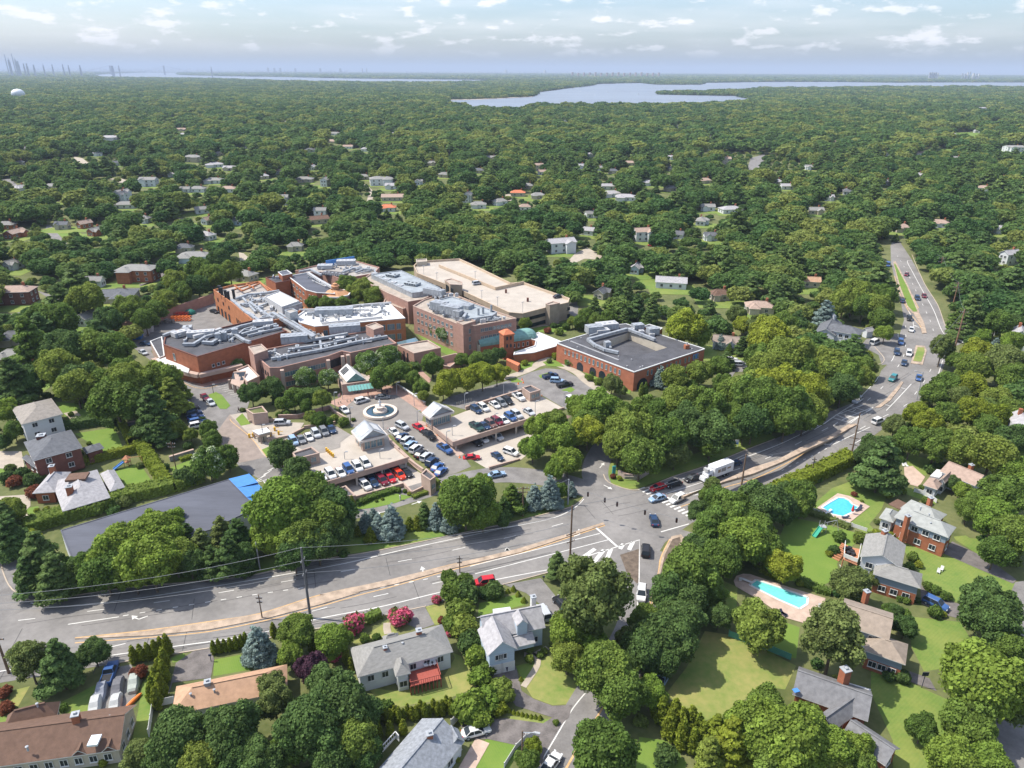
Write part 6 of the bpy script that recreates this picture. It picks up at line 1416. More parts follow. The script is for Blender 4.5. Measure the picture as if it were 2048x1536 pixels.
t, r = house('dark grey roofed brick house with tall chimney near the bottom right', 'L', '742,612 815,472 1212,608', 3.2, 2.2, 'gable', mat('shingle_charcoal', (.165, .165, .17), .9, .2, 1.4), BRK); LMK('charcoal-roofed brick house', t); wing(t, 'L', '1000,830 1180,700 1040,660', 3.1, 1.6, 'gable', MT['shingle_charcoal'], BRK, name='cross_roof'); wing(t, 'L', '1045,850 1290,1018 1320,890', 2.9, 1.6, 'gable', MT['shingle_charcoal'], BRK, name='garage_roof'); chimney(t, 'L', 1060, 545, 5.0, 2.2, BRK, 1.3)
b = MB(); q = WP('L', '1080,560 1210,598 1200,625 1085,590', 2.7); b.prism(q, 2.5, 2.7); b.build('porch_roof', RWH, t); b = MB(); a = W('L', 800, 603, 4.3); b.box(a.x, a.y, 4.2, 1.0, .8, .1, .3); b.build('roof_patch', BLU, t)
UB = mat('blue_grey_siding', (.22, .27, .33), .75, .08, 1, stretch=(.2, .2, 8))
t = thing('house', 'brown-roofed split-level brick house below the turquoise pool', 'house', tuple(G('L', 1250, 350))); LMK('brown-roofed split-level house', t)
wing(t, 'L', '1065,98 1332,182 1300,327', 5.6, 1.8, 'gable', mat('shingle_taupe', (.27, .22, .175), .9, .16, 1.2), UB, zb=0, swap=False, gablem=TRIM, wins=[(2, 2), (2, 2)]); wing(t, 'L', '1170,385 1400,465 1425,355', 4.2, 1.6, 'hip', MT['shingle_taupe'], BRK, zb=0, gablem=UB, upper=2.4, wins=[(3, 2)], name='wing_roof'); chimney(t, 'L', 1182, 90, 6.6, 1.2)
t = thing('house', 'grey-roofed split-level house with white gable, red deck beside it', 'house', tuple(G('K', 1000, 1200))); LMK('white-gabled split-level house', t)
wing(t, 'K', '772,842 1097,928 1062,1122', 6.0, 1.9, 'gable', SHG, WALLW, zb=0, gablem=WALLW, wins=[(2, 3), (2, 3)]); wing(t, 'K', '830,1160 1215,1277 1237,1160', 4.6, 1.7, 'hip', SHG, BRK, zb=0, gablem=UB, upper=2.6, wins=[(3, 2)], name='wing_roof'); chimney(t, 'K', 918, 850, 7.2, 1.2)
b = MB(); q = WP('K', '600,935 725,960 700,1085 590,1040', 2.2); b.prism(q, 2.0, 2.2)
for e in q: b.bar(Vector((e.x, e.y, 0)), e, .2, .2)
for k in range(9): a = W('K', 545-k*3, 1020+k*4, 0).lerp(W('K', 592, 985, 0), 1-k/9); b.box(a.x, a.y, 0, 1.6, .3, 2.0-k*.22, -.9)
b.build('deck', CLK, t); b = MB()
for i in range(3): b.bar(q[i+1]+Vector((0, 0, 1)), q[(i+2) % 4]+Vector((0, 0, 1)), .1, .9)
b.build('railing', TRIM, t); b = MB()
for x, y in ((610, 965), (640, 960), (660, 985), (630, 1000), (670, 1010)): a = W('K', x, y, 2.2); b.box(a.x, a.y, 2.2, .9, .9, .6, .4, 0, .8)
b.build('deck_furniture', BLK, t)
t = thing('house', 'long grey-roofed split-level brick house right of the blue pool', 'house', tuple(G('K', 1250, 830))); LMK('long split-level house', t)
wing(t, 'K', '1000,700 1440,868 1507,785', 5.6, 1.7, 'hip', mat('shingle_sage', (.30, .31, .29), .9, .14, 1.2), BRK, zb=0, gablem=UB, upper=3.6, wins=[(3, 1), (4, 1)]); wing(t, 'K', '880,705 995,747 1050,665', 3.2, 1.0, 'hip', MT['shingle_sage'], WALLW, zb=0, wins=[(2, 1)], name='sun_room_roof'); wing(t, 'K', '1060,630 1140,560 1430,680', 3.6, 1.6, 'hip', MT['shingle_sage'], BRK, zb=0, name='wing_roof'); chimney(t, 'K', 1103, 735, 6.2, 1.4, zb=0); chimney(t, 'K', 1286, 590, 5.0, 1.5); vents(t, 6.3, [('K', 1243, 712), ('K', 1293, 758), ('K', 1283, 688), ('K', 1215, 633)])
b = MB(); a = W('K', 1040, 600, 2.6); b.box(a.x, a.y, 2.5, 4, 3, .15, .6); b.build('dark_flat_roof', SHB, t)
t = thing('house', 'tan-roofed house with white roof terrace near the top of the gardens', 'house', tuple(G('K', 1500, 420))); LMK('terraced tan-roofed house', t)
TA = mat('shingle_pinkish', (.34, .25, .20), .9, .16, 1.2); wing(t, 'K', '1400,345 1485,270 1768,385', 4.0, 1.8, 'gable', TA, WALLW, zb=0); wing(t, 'K', '1242,432 1350,482 1400,420', 3.0, 1.1, 'hip', TA, WALLW, zb=0, name='wing_roof'); wing(t, 'K', '1370,395 1410,430 1500,345', 3.6, 1., 'gable', TA, WALLW, zb=0, name='wing_roof'); chimney(t, 'K', 1615, 320, 5.4, 1.4)
b = MB(); q = WP('K', '1290,370 1345,315 1420,330 1365,385', 3.2); b.prism(q, 0, 3.2); b.build('roof_terrace', RWH, t)
t, r = house('white two-storey house with grey hip roof and stone chimney', 'G', '160,497 497,425 405,300', 5.6, 2.0, 'hip', mat('shingle_warm_grey', (.25, .225, .195), .9, .18, 1.2), WALLW); LMK('white two-storey house', t); chimney(t, 'G', 375, 385, 6.8, 1.6, BRKG, 1.5, 3)
t, r = house('brick two-storey house with dark hip roof and big chimney', 'G', '235,745 650,688 560,548', 5.6, 2.2, 'hip', SHD, BRKD); LMK('dark-roofed brick house', t); chimney(t, 'G', 335, 640, 7.0, 1.8, BRKD, 1.9, 1); wing(t, 'G', '680,735 822,692 792,648', 3.0, .9, 'hip', SHD, BRKD, wins=[(0, 0)], name='porch_roof'); wing(t, 'G', '170,770 290,860 300,800', 3.0, .8, 'hip', SHD, BRKD, wins=[(1, 1)], name='garage_roof')
t, r = house('low brick house with pale slate hip roof and two chimneys', 'G', '482,1167 870,1082 765,862', 3.2, 2.6, 'hip', SHL, BRK); LMK('slate-roofed house', t); wing(t, 'G', '345,945 430,1040 560,880', 3.2, 1.7, 'hip', SHL, BRK, name='wing_roof'); wing(t, 'G', '870,1040 985,1000 900,862', 3.0, 1.2, 'hip', SHL, BRK, name='wing_roof'); chimney(t, 'G', 415, 870, 4.8, 1.3, BRK, 1.2); chimney(t, 'G', 557, 1050, 4.6, 1.9, BRK, 1.3)
b = MB(); a = W('G', 610, 920, 5.7); b.box(a.x, a.y, 5.4, 4.6, 3.4, .52, .2); b.build('flat_roof_deck', SHB, t)
p = WP('O', '355,410 1338,112 1500,278 1225,408 430,600', 5.0); t, q = building('long_building', 'long low building with dark flat roof and blue awning at its end', 'building', p, 5.0, 0, WALLW, RDK2, RDK2, .12, .2); LMK('long dark flat-roofed building', t)
for i in range(3):
    a, c = p[1].lerp(p[2], i*.33), p[1].lerp(p[2], .33+i*.33); d = (c-a).normalized(); n_ = Vector((d.y, -d.x, 0)); n_ = n_ if n_.x > 0 else -n_; w_ = 5 if i < 2 else 1.8; dr = .9 if i else .4
    b = MB(); b.face([a+Vector((0, 0, .1)), c+Vector((0, 0, .1)), c+n_*w_-Vector((0, 0, dr)), a+n_*w_-Vector((0, 0, dr))]); b.face([a+Vector((0, 0, -.4)), a+n_*w_-Vector((0, 0, dr+.4)), c+n_*w_-Vector((0, 0, dr+.4)), c+Vector((0, 0, -.4))])
    b.bar(a+n_*w_-Vector((0, 0, dr+.15)), c+n_*w_-Vector((0, 0, dr+.15)), .15, .5); b.build('awning', BLU, t)
t = thing('house', 'white two-storey house with dark roof beside the highway bend', 'house', tuple(G('I', 700, 740))); LMK('white roadside house', t)
wing(t, 'I', '545,665 818,715 868,675', 5.8, 1.8, 'hip', SHD, WALLW, zb=3.2, wins=[(6, 2), (5, 2)]); wing(t, 'I', '498,668 640,715 690,620', 4.6, 2.0, 'gable', SHD, WALLW, zb=3.2, name='wing_roof', wins=[(2, 1)]); chimney(t, 'I', 622, 600, 9, 2.0, TRIM)
t, r = house('small white shed right of the white roadside house', 'I', '878,690 935,680 905,660', 2.6, 1.2, 'gable', SHL, WALLW, wins=[(0, 0)])
# houses further off: (x, y, width, roof, wall, colour words, kind, storeys, angle)
GY, WH_, TN, BN, DK, LT = (SHG, 'grey'), WALLW, (SHT, 'tan'), (SHB, 'brown'), (SHD, 'dark'), (SHL, 'pale grey')
FARH = [(274, 532, 72, GY, BRK, 'hip', 2, 0), (28, 575, 70, (TA, 'pinkish tan'), BRKD, 'hip', 2, 8), (225, 582, 88, DK, STUC, 'hip', 1, 12), (12, 445, 34, GY, BRK, 'hip', 1, 0), (29, 461, 40, (TA, 'pinkish'), BRK, 'gable', 1, 80), (168, 443, 26, (TA, 'pinkish'), BRK, 'gable', 1, 60),
        (191, 457, 32, GY, BRK, 'gable', 1, 70), (250, 405, 40, GY, WALLW, 'hip', 1, 10), (242, 385, 26, DK, WALLW, 'gable', 2, 80), (284, 433, 30, GY, WALLW, 'hip', 1, 0), (403, 415, 28, GY, WALLW, 'gable', 1, 30), (475, 437, 30, DK, WALLB, 'gable', 1, -20), (368, 490, 34, DK, STUC, 'hip', 1, 0),
        (388, 506, 60, GY, WALLB, 'hip', 1, 5), (488, 543, 50, GY, STUC, 'hip', 1, -25), (25, 522, 34, GY, WALLW, 'gable', 1, 70), (30, 666, 60, DK, STUC, 'hip', 1, 10), (28, 703, 66, (SHG, 'weathered grey'), STUC, 'hip', 1, 0), (187, 556, 30, GY, WALLW, 'gable', 1, 0), (172, 628, 26, GY, WALLW, 'gable', 1, 80), (56, 730, 60, GY, STUC, 'hip', 1, -10),
        (219, 272, 40, LT, WALLW, 'hip', 2, 0), (195, 305, 18, LT, WALLW, 'gable', 1, 20), (232, 323, 26, DK, WALLW, 'gable', 1, 60), (296, 356, 34, GY, WALLW, 'gable', 2, 0), (243, 381, 30, GY, WALLW, 'gable', 2, 70), (104, 369, 32, GY, STUC, 'hip', 1, 0), (395, 374, 30, GY, WALLW, 'hip', 1, 0), (427, 357, 36, GY, WALLW, 'hip', 1, 0), (456, 374, 34, (TA, 'tan'), WALLW, 'hip', 1, 0),
        (385, 311, 34, GY, STUC, 'hip', 2, 0), (428, 326, 34, LT, WALLW, 'hip', 1, 20), (461, 333, 28, LT, STUC, 'gable', 1, 0), (361, 257, 24, (TA, 'tan'), STUC, 'gable', 1, 0), (366, 267, 22, LT, WALLW, 'gable', 1, 0), (439, 267, 12, LT, STUC, 'gable', 1, 0), (564, 391, 26, GY, WALLW, 'gable', 2, 0), (608, 355, 36, GY, STUC, 'hip', 1, 0), (622, 297, 26, DK, WALLW, 'gable', 1, 20), (651, 356, 26, GY, WALLW, 'gable', 2, 80),
        (670, 265, 24, GY, WALLW, 'hip', 1, 0), (663, 280, 28, (TA, 'tan'), STUC, 'hip', 1, 0), (568, 295, 18, GY, WALLW, 'gable', 1, 0), (696, 291, 20, (TA, 'tan'), WALLW, 'gable', 1, 0), (38, 322, 16, GY, STUC, 'hip', 1, 0), (731, 296, 20, LT, WALLW, 'hip', 1, 0), (790, 266, 24, LT, STUC, 'hip', 1, 0), (727, 350, 24, GY, STUC, 'hip', 1, 0), (762, 354, 46, GY, WALLW, 'hip', 2, 15), (785, 368, 30, (SHL, 'silver grey'), WALLW, 'gable', 1, 0),
        (785, 390, 44, (TA, 'pinkish tan'), STUC, 'gable', 1, 5), (888, 346, 22, GY, STUC, 'hip', 1, 0), (896, 303, 14, LT, WALLW, 'gable', 1, 0), (955, 338, 26, DK, STUC, 'hip', 1, 0), (935, 386, 26, DK, WALLW, 'gable', 2, 75), (1036, 382, 30, (SHR, 'orange'), STUC, 'hip', 1, 0), (1076, 387, 28, GY, STUC, 'hip', 1, 0), (1078, 328, 14, (TA, 'tan'), STUC, 'gable', 2, 0), (1085, 341, 20, (TA, 'pinkish'), WALLW, 'gable', 1, 0),
        (1055, 368, 22, GY, STUC, 'hip', 1, 0), (1197, 333, 16, GY, WALLW, 'gable', 1, 0), (1259, 323, 26, (TA, 'pale tan'), STUC, 'hip', 1, 0), (1298, 362, 24, LT, WALLW, 'hip', 1, 0), (1216, 369, 28, LT, WALLW, 'gable', 1, 0), (1223, 383, 36, LT, WALLW, 'hip', 1, 5), (1252, 390, 42, LT, WALLW, 'hip', 1, -10), (1342, 372, 28, LT, STUC, 'hip', 1, 0), (1226, 339, 20, DK, STUC, 'hip', 1, 0), (1450, 315, 24, (TA, 'tan'), STUC, 'gable', 2, 0),
        (1553, 360, 24, LT, STUC, 'hip', 1, 0), (1575, 369, 28, LT, WALLW, 'gable', 1, 0), (1669, 282, 20, (TA, 'tan'), STUC, 'gable', 1, 0), (1837, 347, 16, LT, STUC, 'gable', 2, 0), (1657, 391, 20, LT, WALLW, 'gable', 1, 0), (2028, 292, 34, GY, WALLW, 'gable', 2, 0), (1932, 219, 14, (TA, 'tan'), WALLW, 'gable', 1, 0), (1967, 215, 20, LT, WALLW, 'gable', 2, 0), (1847, 217, 10, TN, STUC, 'gable', 2, 0), (1992, 244, 16, (TA, 'pinkish'), WALLW, 'gable', 1, 0),
        (775, 411, 34, (SHR, 'orange-red'), WALLW, 'hip', 1, 0), (640, 417, 26, GY, WALLW, 'gable', 2, 0), (634, 434, 44, BN, STUC, 'gable', 1, 30), (1122, 479, 56, LT, WALLW, 'gable', 2, 20), (1288, 458, 44, (TA, 'pinkish grey'), WALLW, 'gable', 2, 15), (1462, 414, 44, LT, WALLW, 'hip', 1, 10), (1415, 410, 30, GY, WALLW, 'gable', 1, 0), (1343, 557, 62, LT, WALLW, 'gable', 1, -12), (1272, 530, 20, LT, WALLB, 'gable', 1, 70),
        (1204, 578, 32, DK, STUC, 'gable', 1, 60), (1440, 582, 24, BN, STUC, 'hip', 1, 0), (1520, 606, 56, (TA, 'pinkish grey'), STUC, 'hip', 1, -10), (1453, 676, 52, (mat('shingle_mushroom', (.26, .21, .175), .9, .15, 1.2), 'mushroom brown'), WALLW, 'gable', 1, -18), (2022, 503, 38, LT, WALLW, 'gable', 2, 20), (1980, 645, 18, LT, WALLW, 'gable', 1, 60), (1622, 557, 22, (SHT, 'terracotta'), STUC, 'gable', 1, -10), (957, 405, 32, GY, WALLW, 'hip', 1, 0),
        (370, 375, 14, GY, WALLW, 'gable', 1, 0), (2042, 660, 18, LT, WALLW, 'gable', 2, 60), (2046, 838, 34, LT, WALLW, 'gable', 2, 70), (1772, 361, 10, LT, WALLW, 'gable', 1, 0), (1050, 410, 24, (TA, 'tan'), WALLW, 'hip', 1, 0), (590, 487, 30, GY, STUC, 'hip', 1, 0), (560, 340, 18, (TA, 'tan'), WALLW, 'hip', 1, 0), (345, 345, 18, LT, WALLW, 'gable', 1, 0), (1600, 268, 12, LT, WALLW, 'gable', 1, 0), (1935, 240, 12, LT, WALLW, 'gable', 1, 0)]
rq = random.Random(41); nf = 0
while nf < 62:
    x, y = rq.uniform(0, 1500) if nf < 46 else rq.uniform(1300, 2040), rq.uniform(238, 470); y = y if nf % 3 else rq.uniform(225, 330)
    if any(abs(x-h[0]) < 34 and abs(y-h[1]) < 20 for h in FARH) or (y > 440 and 500 < x < 1150) or 1480 < x < 1540: continue
    rr = rq.choice([GY, GY, LT, LT, (TA, 'pinkish tan'), DK]); FARH.append((x, y, max(13, (y-140)*.105)*rq.uniform(.8, 1.2), rr, rq.choice([WALLW, WALLW, STUC]), rq.choice(['gable', 'hip']), 1, rq.choice([0, 20, -25, 70, 90]))); nf += 1
WN = {WALLW: 'white', STUC: 'beige', BRK: 'brick', BRKD: 'dark brick', WALLB: 'pale blue'}
FHL = []; PANES[0] = False
for x, y, w_, (rm, rn), wm, kind, st, an in FARH:
    t = small_house(x, y, w_, rm, wm, 'x', kind, st, an); FHL.append((t, f'{WN[wm]} house with {rn} {kind} roof', x, y)); LM.append((f'{rn}-roofed {WN[wm]} house', t.location.x, t.location.y))
# ------------------------------------------------------------ pools, garden things
def pool(label, fr, deck_, wat, m, board):
    p = GP(fr, wat); q = GP(fr, deck_); c = sum(p, Vector())/len(p); t = thing('swimming_pool', label, 'swimming pool', (c.x, c.y, 0)); LMK(label.split(' pool')[0]+' pool', t)
    bm = sheet_bm([(q, [p])], .13, lambda y: 0); me = bpy.data.meshes.new('pool_deck'); bm.to_mesh(me); bm.free(); me.transform(Matrix.Translation((-c.x, -c.y, 0))); me.materials.append(PAVER2); link(bpy.data.objects.new('pool_deck', me), t)
    b = MB(); b.face([(v.x, v.y, .06) for v in ccw(p)]); b.build('water', m, t); b = MB()
    for i in range(len(p)): b.bar(Vector((*p[i][:2], .12)), Vector((*p[(i+1) % len(p)][:2], .12)), .45, .12)
    b.build('coping', TRIM, t); a, e = GP(fr, board); b = MB(); b.bar(a+Vector((0, 0, .6)), e+Vector((0, 0, .6)), .55, .1); b.box(a.x, a.y, .1, .6, .5, .5); b.build('diving_board', TRIM, t); EX.append([(v.x, v.y) for v in q]); return t
pool('blue kidney-cornered pool with paved surround beside the highway hedge', 'K', '378,630 545,513 640,535 690,560 805,620 645,748 560,742', '415,628 480,585 548,547 600,552 640,572 665,602 722,625 660,670 590,702 500,682', WATP, '455,685 492,655')
pool('long turquoise pool with pink paved surround', 'J', '1165,1300 1185,1262 1235,1245 1290,1248 1580,1345 1860,1430 1862,1462 1760,1560 1700,1620 1560,1580 1400,1470 1180,1340', '1335,1290 1540,1358 1728,1425 1722,1475 1665,1512 1500,1440 1285,1330', WATT, '1215,1292 1300,1325')
g = G('K', 660, 680); t = thing('parasol', 'closed red parasol beside the blue pool', 'parasol', (g.x, g.y, .13)); b = MB(); b.tube((g.x, g.y, .1), (g.x, g.y, 2.6), .04, 6); b.build('pole', TRIM, t); b = MB(); b.lathe((g.x, g.y, 0), [(.3, .9), (.36, 1.2), (.2, 2.2), (.03, 2.7)], 8); b.build('canopy', REDM, t)
for i, (fr, x, y, n_) in enumerate((('K', 600, 715, 'blue-cushioned lounger at the near end of the blue pool'), ('K', 700, 655, 'dark lounger right of the red parasol'), ('K', 720, 640, 'dark lounger furthest right beside the blue pool'), ('K', 1075, 283, 'white lounger on the round patio, left one'), ('K', 1102, 287, 'white lounger on the round patio, right one'), ('L', 730, 195, 'dark lounger at the edge of the turquoise pool terrace'), ('K', 110, 1495, 'dark folded chair by the turquoise pool'))):
    g = G(fr, x, y); t = thing('sun_lounger', n_, 'lounger', (g.x, g.y, .14), .4*i); b = MB(); b.box(0, 0, .28, 1.3, .6, .08); b.bar((.55, 0, .34), (1.05, 0, .75), .6, .08)
    b.build('seat', TRIM if 'white' in n_ else CLD, t, local=True); b = MB(); [b.box(sx, sy, 0, .06, .06, .28) for sx in (-.6, .6) for sy in (-.25, .25)]; b.build('leg', GREYP, t, local=True)
for fr, x, y, n_ in (('K', 1355, 1155, 'white garden chair on the open lawn, left of a pair'), ('K', 1380, 1135, 'white garden chair on the open lawn, right of a pair'), ('K', 578, 1125, 'white garden chair below the red deck'), ('L', 928, 160, 'white round-backed chair by the turquoise pool')):
    g = G(fr, x, y); t = thing('garden_chair', n_, 'chair', tuple(g), x); b = MB(); b.box(0, 0, .38, .6, .6, .08); b.build('seat', TRIM, t, local=True); b = MB(); b.bar((-.28, 0, .45), (-.5, 0, 1.05), .6, .07); b.build('backrest', TRIM, t, local=True); b = MB(); [b.box(sx, sy, 0, .07, .07, .38) for sx in (-.25, .25) for sy in (-.25, .25)]; b.build('leg', TRIM, t, local=True)
for fr, x, y, m_, n_ in (('G', 950, 850, BLU, 'blue slide of a play tower behind the slate-roofed house'), ('K', 380, 840, GRN, 'green slide of a play set on the striped lawn')):
    g = G(fr, x, y); t = thing('play_set', n_, 'play set', tuple(g)); b = MB(); b.bar(g+Vector((-1.2, -1.2, .1)), g+Vector((.9, .6, 1.5)), .9, .12)
    for s_ in (-1, 1): b.bar(g+Vector((-1.2+.3*s_, -1.2-.35*s_, .25)), g+Vector((.9+.3*s_, .6-.35*s_, 1.65)), .1, .3)
    b.build('slide', m_, t); b = MB(); [b.tube(g+Vector((x1, y1, 0)), g+Vector((x1, y1, 2.6)), .07, 6) for x1 in (.9, 2.1) for y1 in (.4, 1.6)]; b.box(g.x+1.5, g.y+1, 1.4, 1.4, 1.4, .1); b.bar(g+Vector((2.1, 1, 2.5)), g+Vector((5, 2, 2.5)), .1, .1); b.tube(g+Vector((5, 2, 2.5)), g+Vector((5.4, 1.2, 0)), .06, 6); b.tube(g+Vector((5, 2, 2.5)), g+Vector((4.8, 3, 0)), .06, 6); b.build('frame', GREYP if m_ is GRN else CLK, t)
    if m_ is BLU: b = MB(); b.box(g.x+1.5, g.y+1, 2.6, 1.7, 1.7, .7, 0, 0, .2); b.build('tower_roof', CLK, t)
def fence(label, fr, s, h, m, post=2.2):
    pts = GP(fr, s); t = thing('fence', label, 'fence', tuple(pts[0])); b = MB()
    for i in range(len(pts)-1):
        n = max(1, int((pts[i+1]-pts[i]).length/post))
        for k in range(n): a, e = pts[i].lerp(pts[i+1], k/n), pts[i].lerp(pts[i+1], (k+1)/n); b.bar(a+Vector((0, 0, h/2)), e+Vector((0, 0, h/2)), .06, h*.92); c = MB(); c.box(a.x, a.y, a.z, .14, .14, h+.12); c.build('post', m, t)
    b.build('panel', m, t)
fence('white picket fence between the blue pool and the striped lawn', 'K', '330,650 430,690 560,745 660,780 780,820', 1.0, TRIM); fence('short white fence beside the long split-level house', 'K', '980,895 1065,800', 1.4, TRIM); fence('curved white fence above the long split-level house', 'K', '1160,500 1230,520 1300,560 1340,590', 1.2, TRIM)
fence('white vinyl fence left of the tan-roofed house', 'N', '900,945 925,770 1055,740', 1.6, TRIM); fence('white fence section behind the grey-blue shingled house', 'M', '790,1070 845,1010', 1.8, TRIM); fence('white fence along the small lawn at the bottom', 'M', '1110,1313 1180,1200 1240,1140 1300,1120', 1.1, TRIM); fence('teal mesh fence behind the turquoise pool trees', 'L', '430,310 640,385 770,440', 1.5, mat('green_mesh', (.08, .26, .20), .8, .1, 1))
for x, y, m_, n_ in ((1120, 725, BLU, 'blue wheeled bin by the garage doors'),): g = G('M', x, y); t = thing('wheeled_bin', n_, 'bin', tuple(g)); b = MB(); b.box(g.x, g.y, g.z, .6, .7, 1.0, 0, 0, 1.15); b.box(g.x, g.y, g.z+1.0, .75, .85, .1); b.build('body', CLD, t)
# mailbox posts, small signs
for fr, x, y, h_, m_, n_ in (('M', 1347, 190, 1.1, CLD, 'dark mailbox beside the car park entrance'), ('N', 1272, 490, 1.3, CLD, 'dark mailbox at the driveway edge'), ('L', 1487, 590, 1.6, CLD, 'black basketball hoop stand on the driveway')):
    g = G(fr, x, y); t = thing('mailbox' if 'mail' in n_ else 'basketball_hoop', n_, 'mailbox' if 'mail' in n_ else 'basketball hoop', tuple(g)); b = MB(); b.tube(g, g+Vector((0, 0, h_*(1 if 'mail' in n_ else 1.9))), .06, 6); b.build('post', m_, t); b = MB(); b.box(g.x, g.y, g.z+h_*(1 if 'mail' in n_ else 1.7), .5 if 'mail' in n_ else 1.1, .25 if 'mail' in n_ else .08, .3 if 'mail' in n_ else .8); b.build('box' if 'mail' in n_ else 'backboard', m_, t)
# entrance sign wall
wall_('curved stone hospital sign wall on the corner of the entrance drive', 'J', '290,495 340,520 400,528 460,518 520,480', 1.5, .5, mat('sign_stone', (.42, .34, .29), .9, .2, 1.5), name='sign_wall')
g = G('J', 400, 528); t = thing('sign_board', 'pale lettered board on the curved sign wall', 'sign', tuple(g)); b = MB(); b.box(g.x-.2, g.y-.45, g.z+.4, 4.2, .12, .8, -.02); b.build('board', STUC, t); b = MB()
for i in range(14): b.box(g.x-1.9+i*.27, g.y-.53, g.z+.62, .15, .04, .34, -.02)
b.build('lettering', BLK, t); g = G('J', 255, 490); t = thing('sign_post', 'tall teal and white sign pylon at the entrance corner', 'sign', tuple(g)); b = MB(); b.box(g.x, g.y, g.z, .9, .3, 2.6, .2, 0); b.build('panel', mat('teal_panel', (.05, .30, .30), .5), t)
g = G('J', 1175, 280); t = thing('sign_board', 'white and blue roadside sign under the trees by the highway', 'sign', tuple(g)); b = MB(); b.box(g.x, g.y, g.z+.8, 2.0, .15, 1.4, .2); b.build('panel', TRIM, t); b = MB(); b.box(g.x, g.y-.1, g.z+.9, 1.4, .1, .5, .2); b.build('emblem', BLU, t); b = MB(); b.box(g.x-.8, g.y, g.z, .12, .12, .9); b.box(g.x+.8, g.y+.1, g.z, .12, .12, .9); b.build('post', TRIM, t)
# construction barrels and cones
for i, (x, y) in enumerate(((1355, 180), (1365, 205), (1320, 215), (1530, 330), (1455, 800), (918, 845), (800, 870), (600, 668), (505, 590))): g = G('F', x, y); t = thing('traffic_cone', f'orange traffic marker, {ORD[i]} of those around the right parking deck', 'traffic cone', tuple(g), group='orange traffic markers around the right deck'); b = MB(); b.lathe(tuple(g), [(.35, 0), (.35, .05), (.22, .06), (.05, .85), (.01, .86)], 8); b.build('cone', ORNG, t)
for i, (fr, x, y) in enumerate([('F', 775+i*17, 400-i*5) for i in range(4)]+[('F', 860+i*20, 372-i*5) for i in range(3)]+[('E', 1110, 250), ('E', 1135, 240), ('E', 1200, 225), ('E', 1235, 225), ('E', 1440, 185), ('E', 1640, 130)]): g = G(fr, x, y); t = thing('bollard', 'pale short bollard', 'bollard', tuple(g), group='pale bollards around the plaza and the shaded road'); t['label'] = 'short pale bollard in the plaza edge or shaded road rows'; b = MB(); b.tube(g, g+Vector((0, 0, .9)), .14, 8); b.build('post', STUC, t)
# ------------------------------------------------------------ vehicles
lab = 'from the left in the front row on top of the left deck'
row('E', (72, 92), lab, 'cars on top of the left parking deck', [(938, 1005, 'white', 'sedan'), (1032, 985, 'white', 'suv'), (1132, 965, 'white', 'sedan'), (1215, 935, 'blue', 'suv'), (1307, 910, 'white', 'suv'), (1388, 872, 'white', 'suv')], 3.54)
row('E', (80, 72), 'from the left in the open level below the left deck', 'cars in the open level below the left deck', [(1385, 1098, 'white', 'suv'), (1465, 1068, 'dark blue', 'sedan'), (1560, 1048, 'maroon', 'suv'), (1640, 1020, 'red', 'sedan'), (1735, 990, 'bright red', 'suv'), (1812, 968, 'black', 'sedan')], .04)
row('E', (80, 72), 'from the left in the shade under the left deck', 'cars shaded under the left deck', [(1430, 1010, 'dark blue', 'sedan'), (1510, 985, 'grey', 'sedan'), (1600, 960, 'silver', 'sedan'), (1690, 925, 'brown', 'suv')], .04)
row('E', (62, 85), 'from the left in the row behind the flat-roofed stair hut', 'cars parked behind the stair hut', [(652, 645, 'pale blue', 'suv'), (730, 625, 'grey', 'sedan'), (808, 600, 'white', 'sedan'), (882, 568, 'silver', 'suv'), (965, 548, 'grey', 'suv'), (1040, 522, 'dark blue', 'sedan')], 3.54)
car('E', 538, 458, (100, -6), 'silver', 'suv', 'silver suv driving in beside the white-roofed ticket booth'); car('E', 1352, 228, (110, -32), 'white', 'suv', 'white suv standing left of the fountain near the main entrance'); car('E', 1562, 192, (100, -4), 'grey', 'sedan', 'dark grey sedan behind the fountain'); car('E', 1172, 322, (60, 58), 'white', 'sedan', 'white car at the left corner of the fountain plaza')
car('E', 1765, 492, (80, 48), 'silver', 'suv', 'silver blue suv leaving the plaza between the pavilions'); car('E', 1678, 548, (60, 62), 'white', 'sedan', 'white car at the right wall of the left pavilion'); car('E', 1932, 502, (72, 56), 'red', 'sedan', 'red sedan beside the right pavilion'); car('F', 525, 685, (82, 72), 'black', 'pickup', 'black pickup truck behind the red sedan in the aisle'); car('F', 668, 808, (92, 68), 'blue', 'pickup', 'blue pickup truck near the foot of the aisle')
row('F', (62, -58), 'from the top in the long row beside the left deck wall', 'cars in the long row beside the left deck wall', [(285, 697, 'dark blue', 'sedan'), (332, 733, 'silver', 'suv'), (365, 776, 'pale blue', 'suv'), (410, 808, 'white', 'suv'), (452, 852, 'black', 'sedan'), (507, 880, 'silver', 'suv'), (555, 925, 'dark blue', 'suv'), (600, 968, 'blue', 'sedan'), (632, 1010, 'blue', 'sedan')])
row('F', (75, 52), 'from the left in the upper row on the right deck', 'cars in the upper row of the right deck', [(945, 457, 'dark blue', 'suv'), (1010, 440, 'white', 'suv'), (1110, 412, 'white', 'sedan'), (1168, 397, 'grey', 'suv'), (1225, 380, 'black', 'suv'), (1325, 343, 'white', 'pickup')], 3.54)
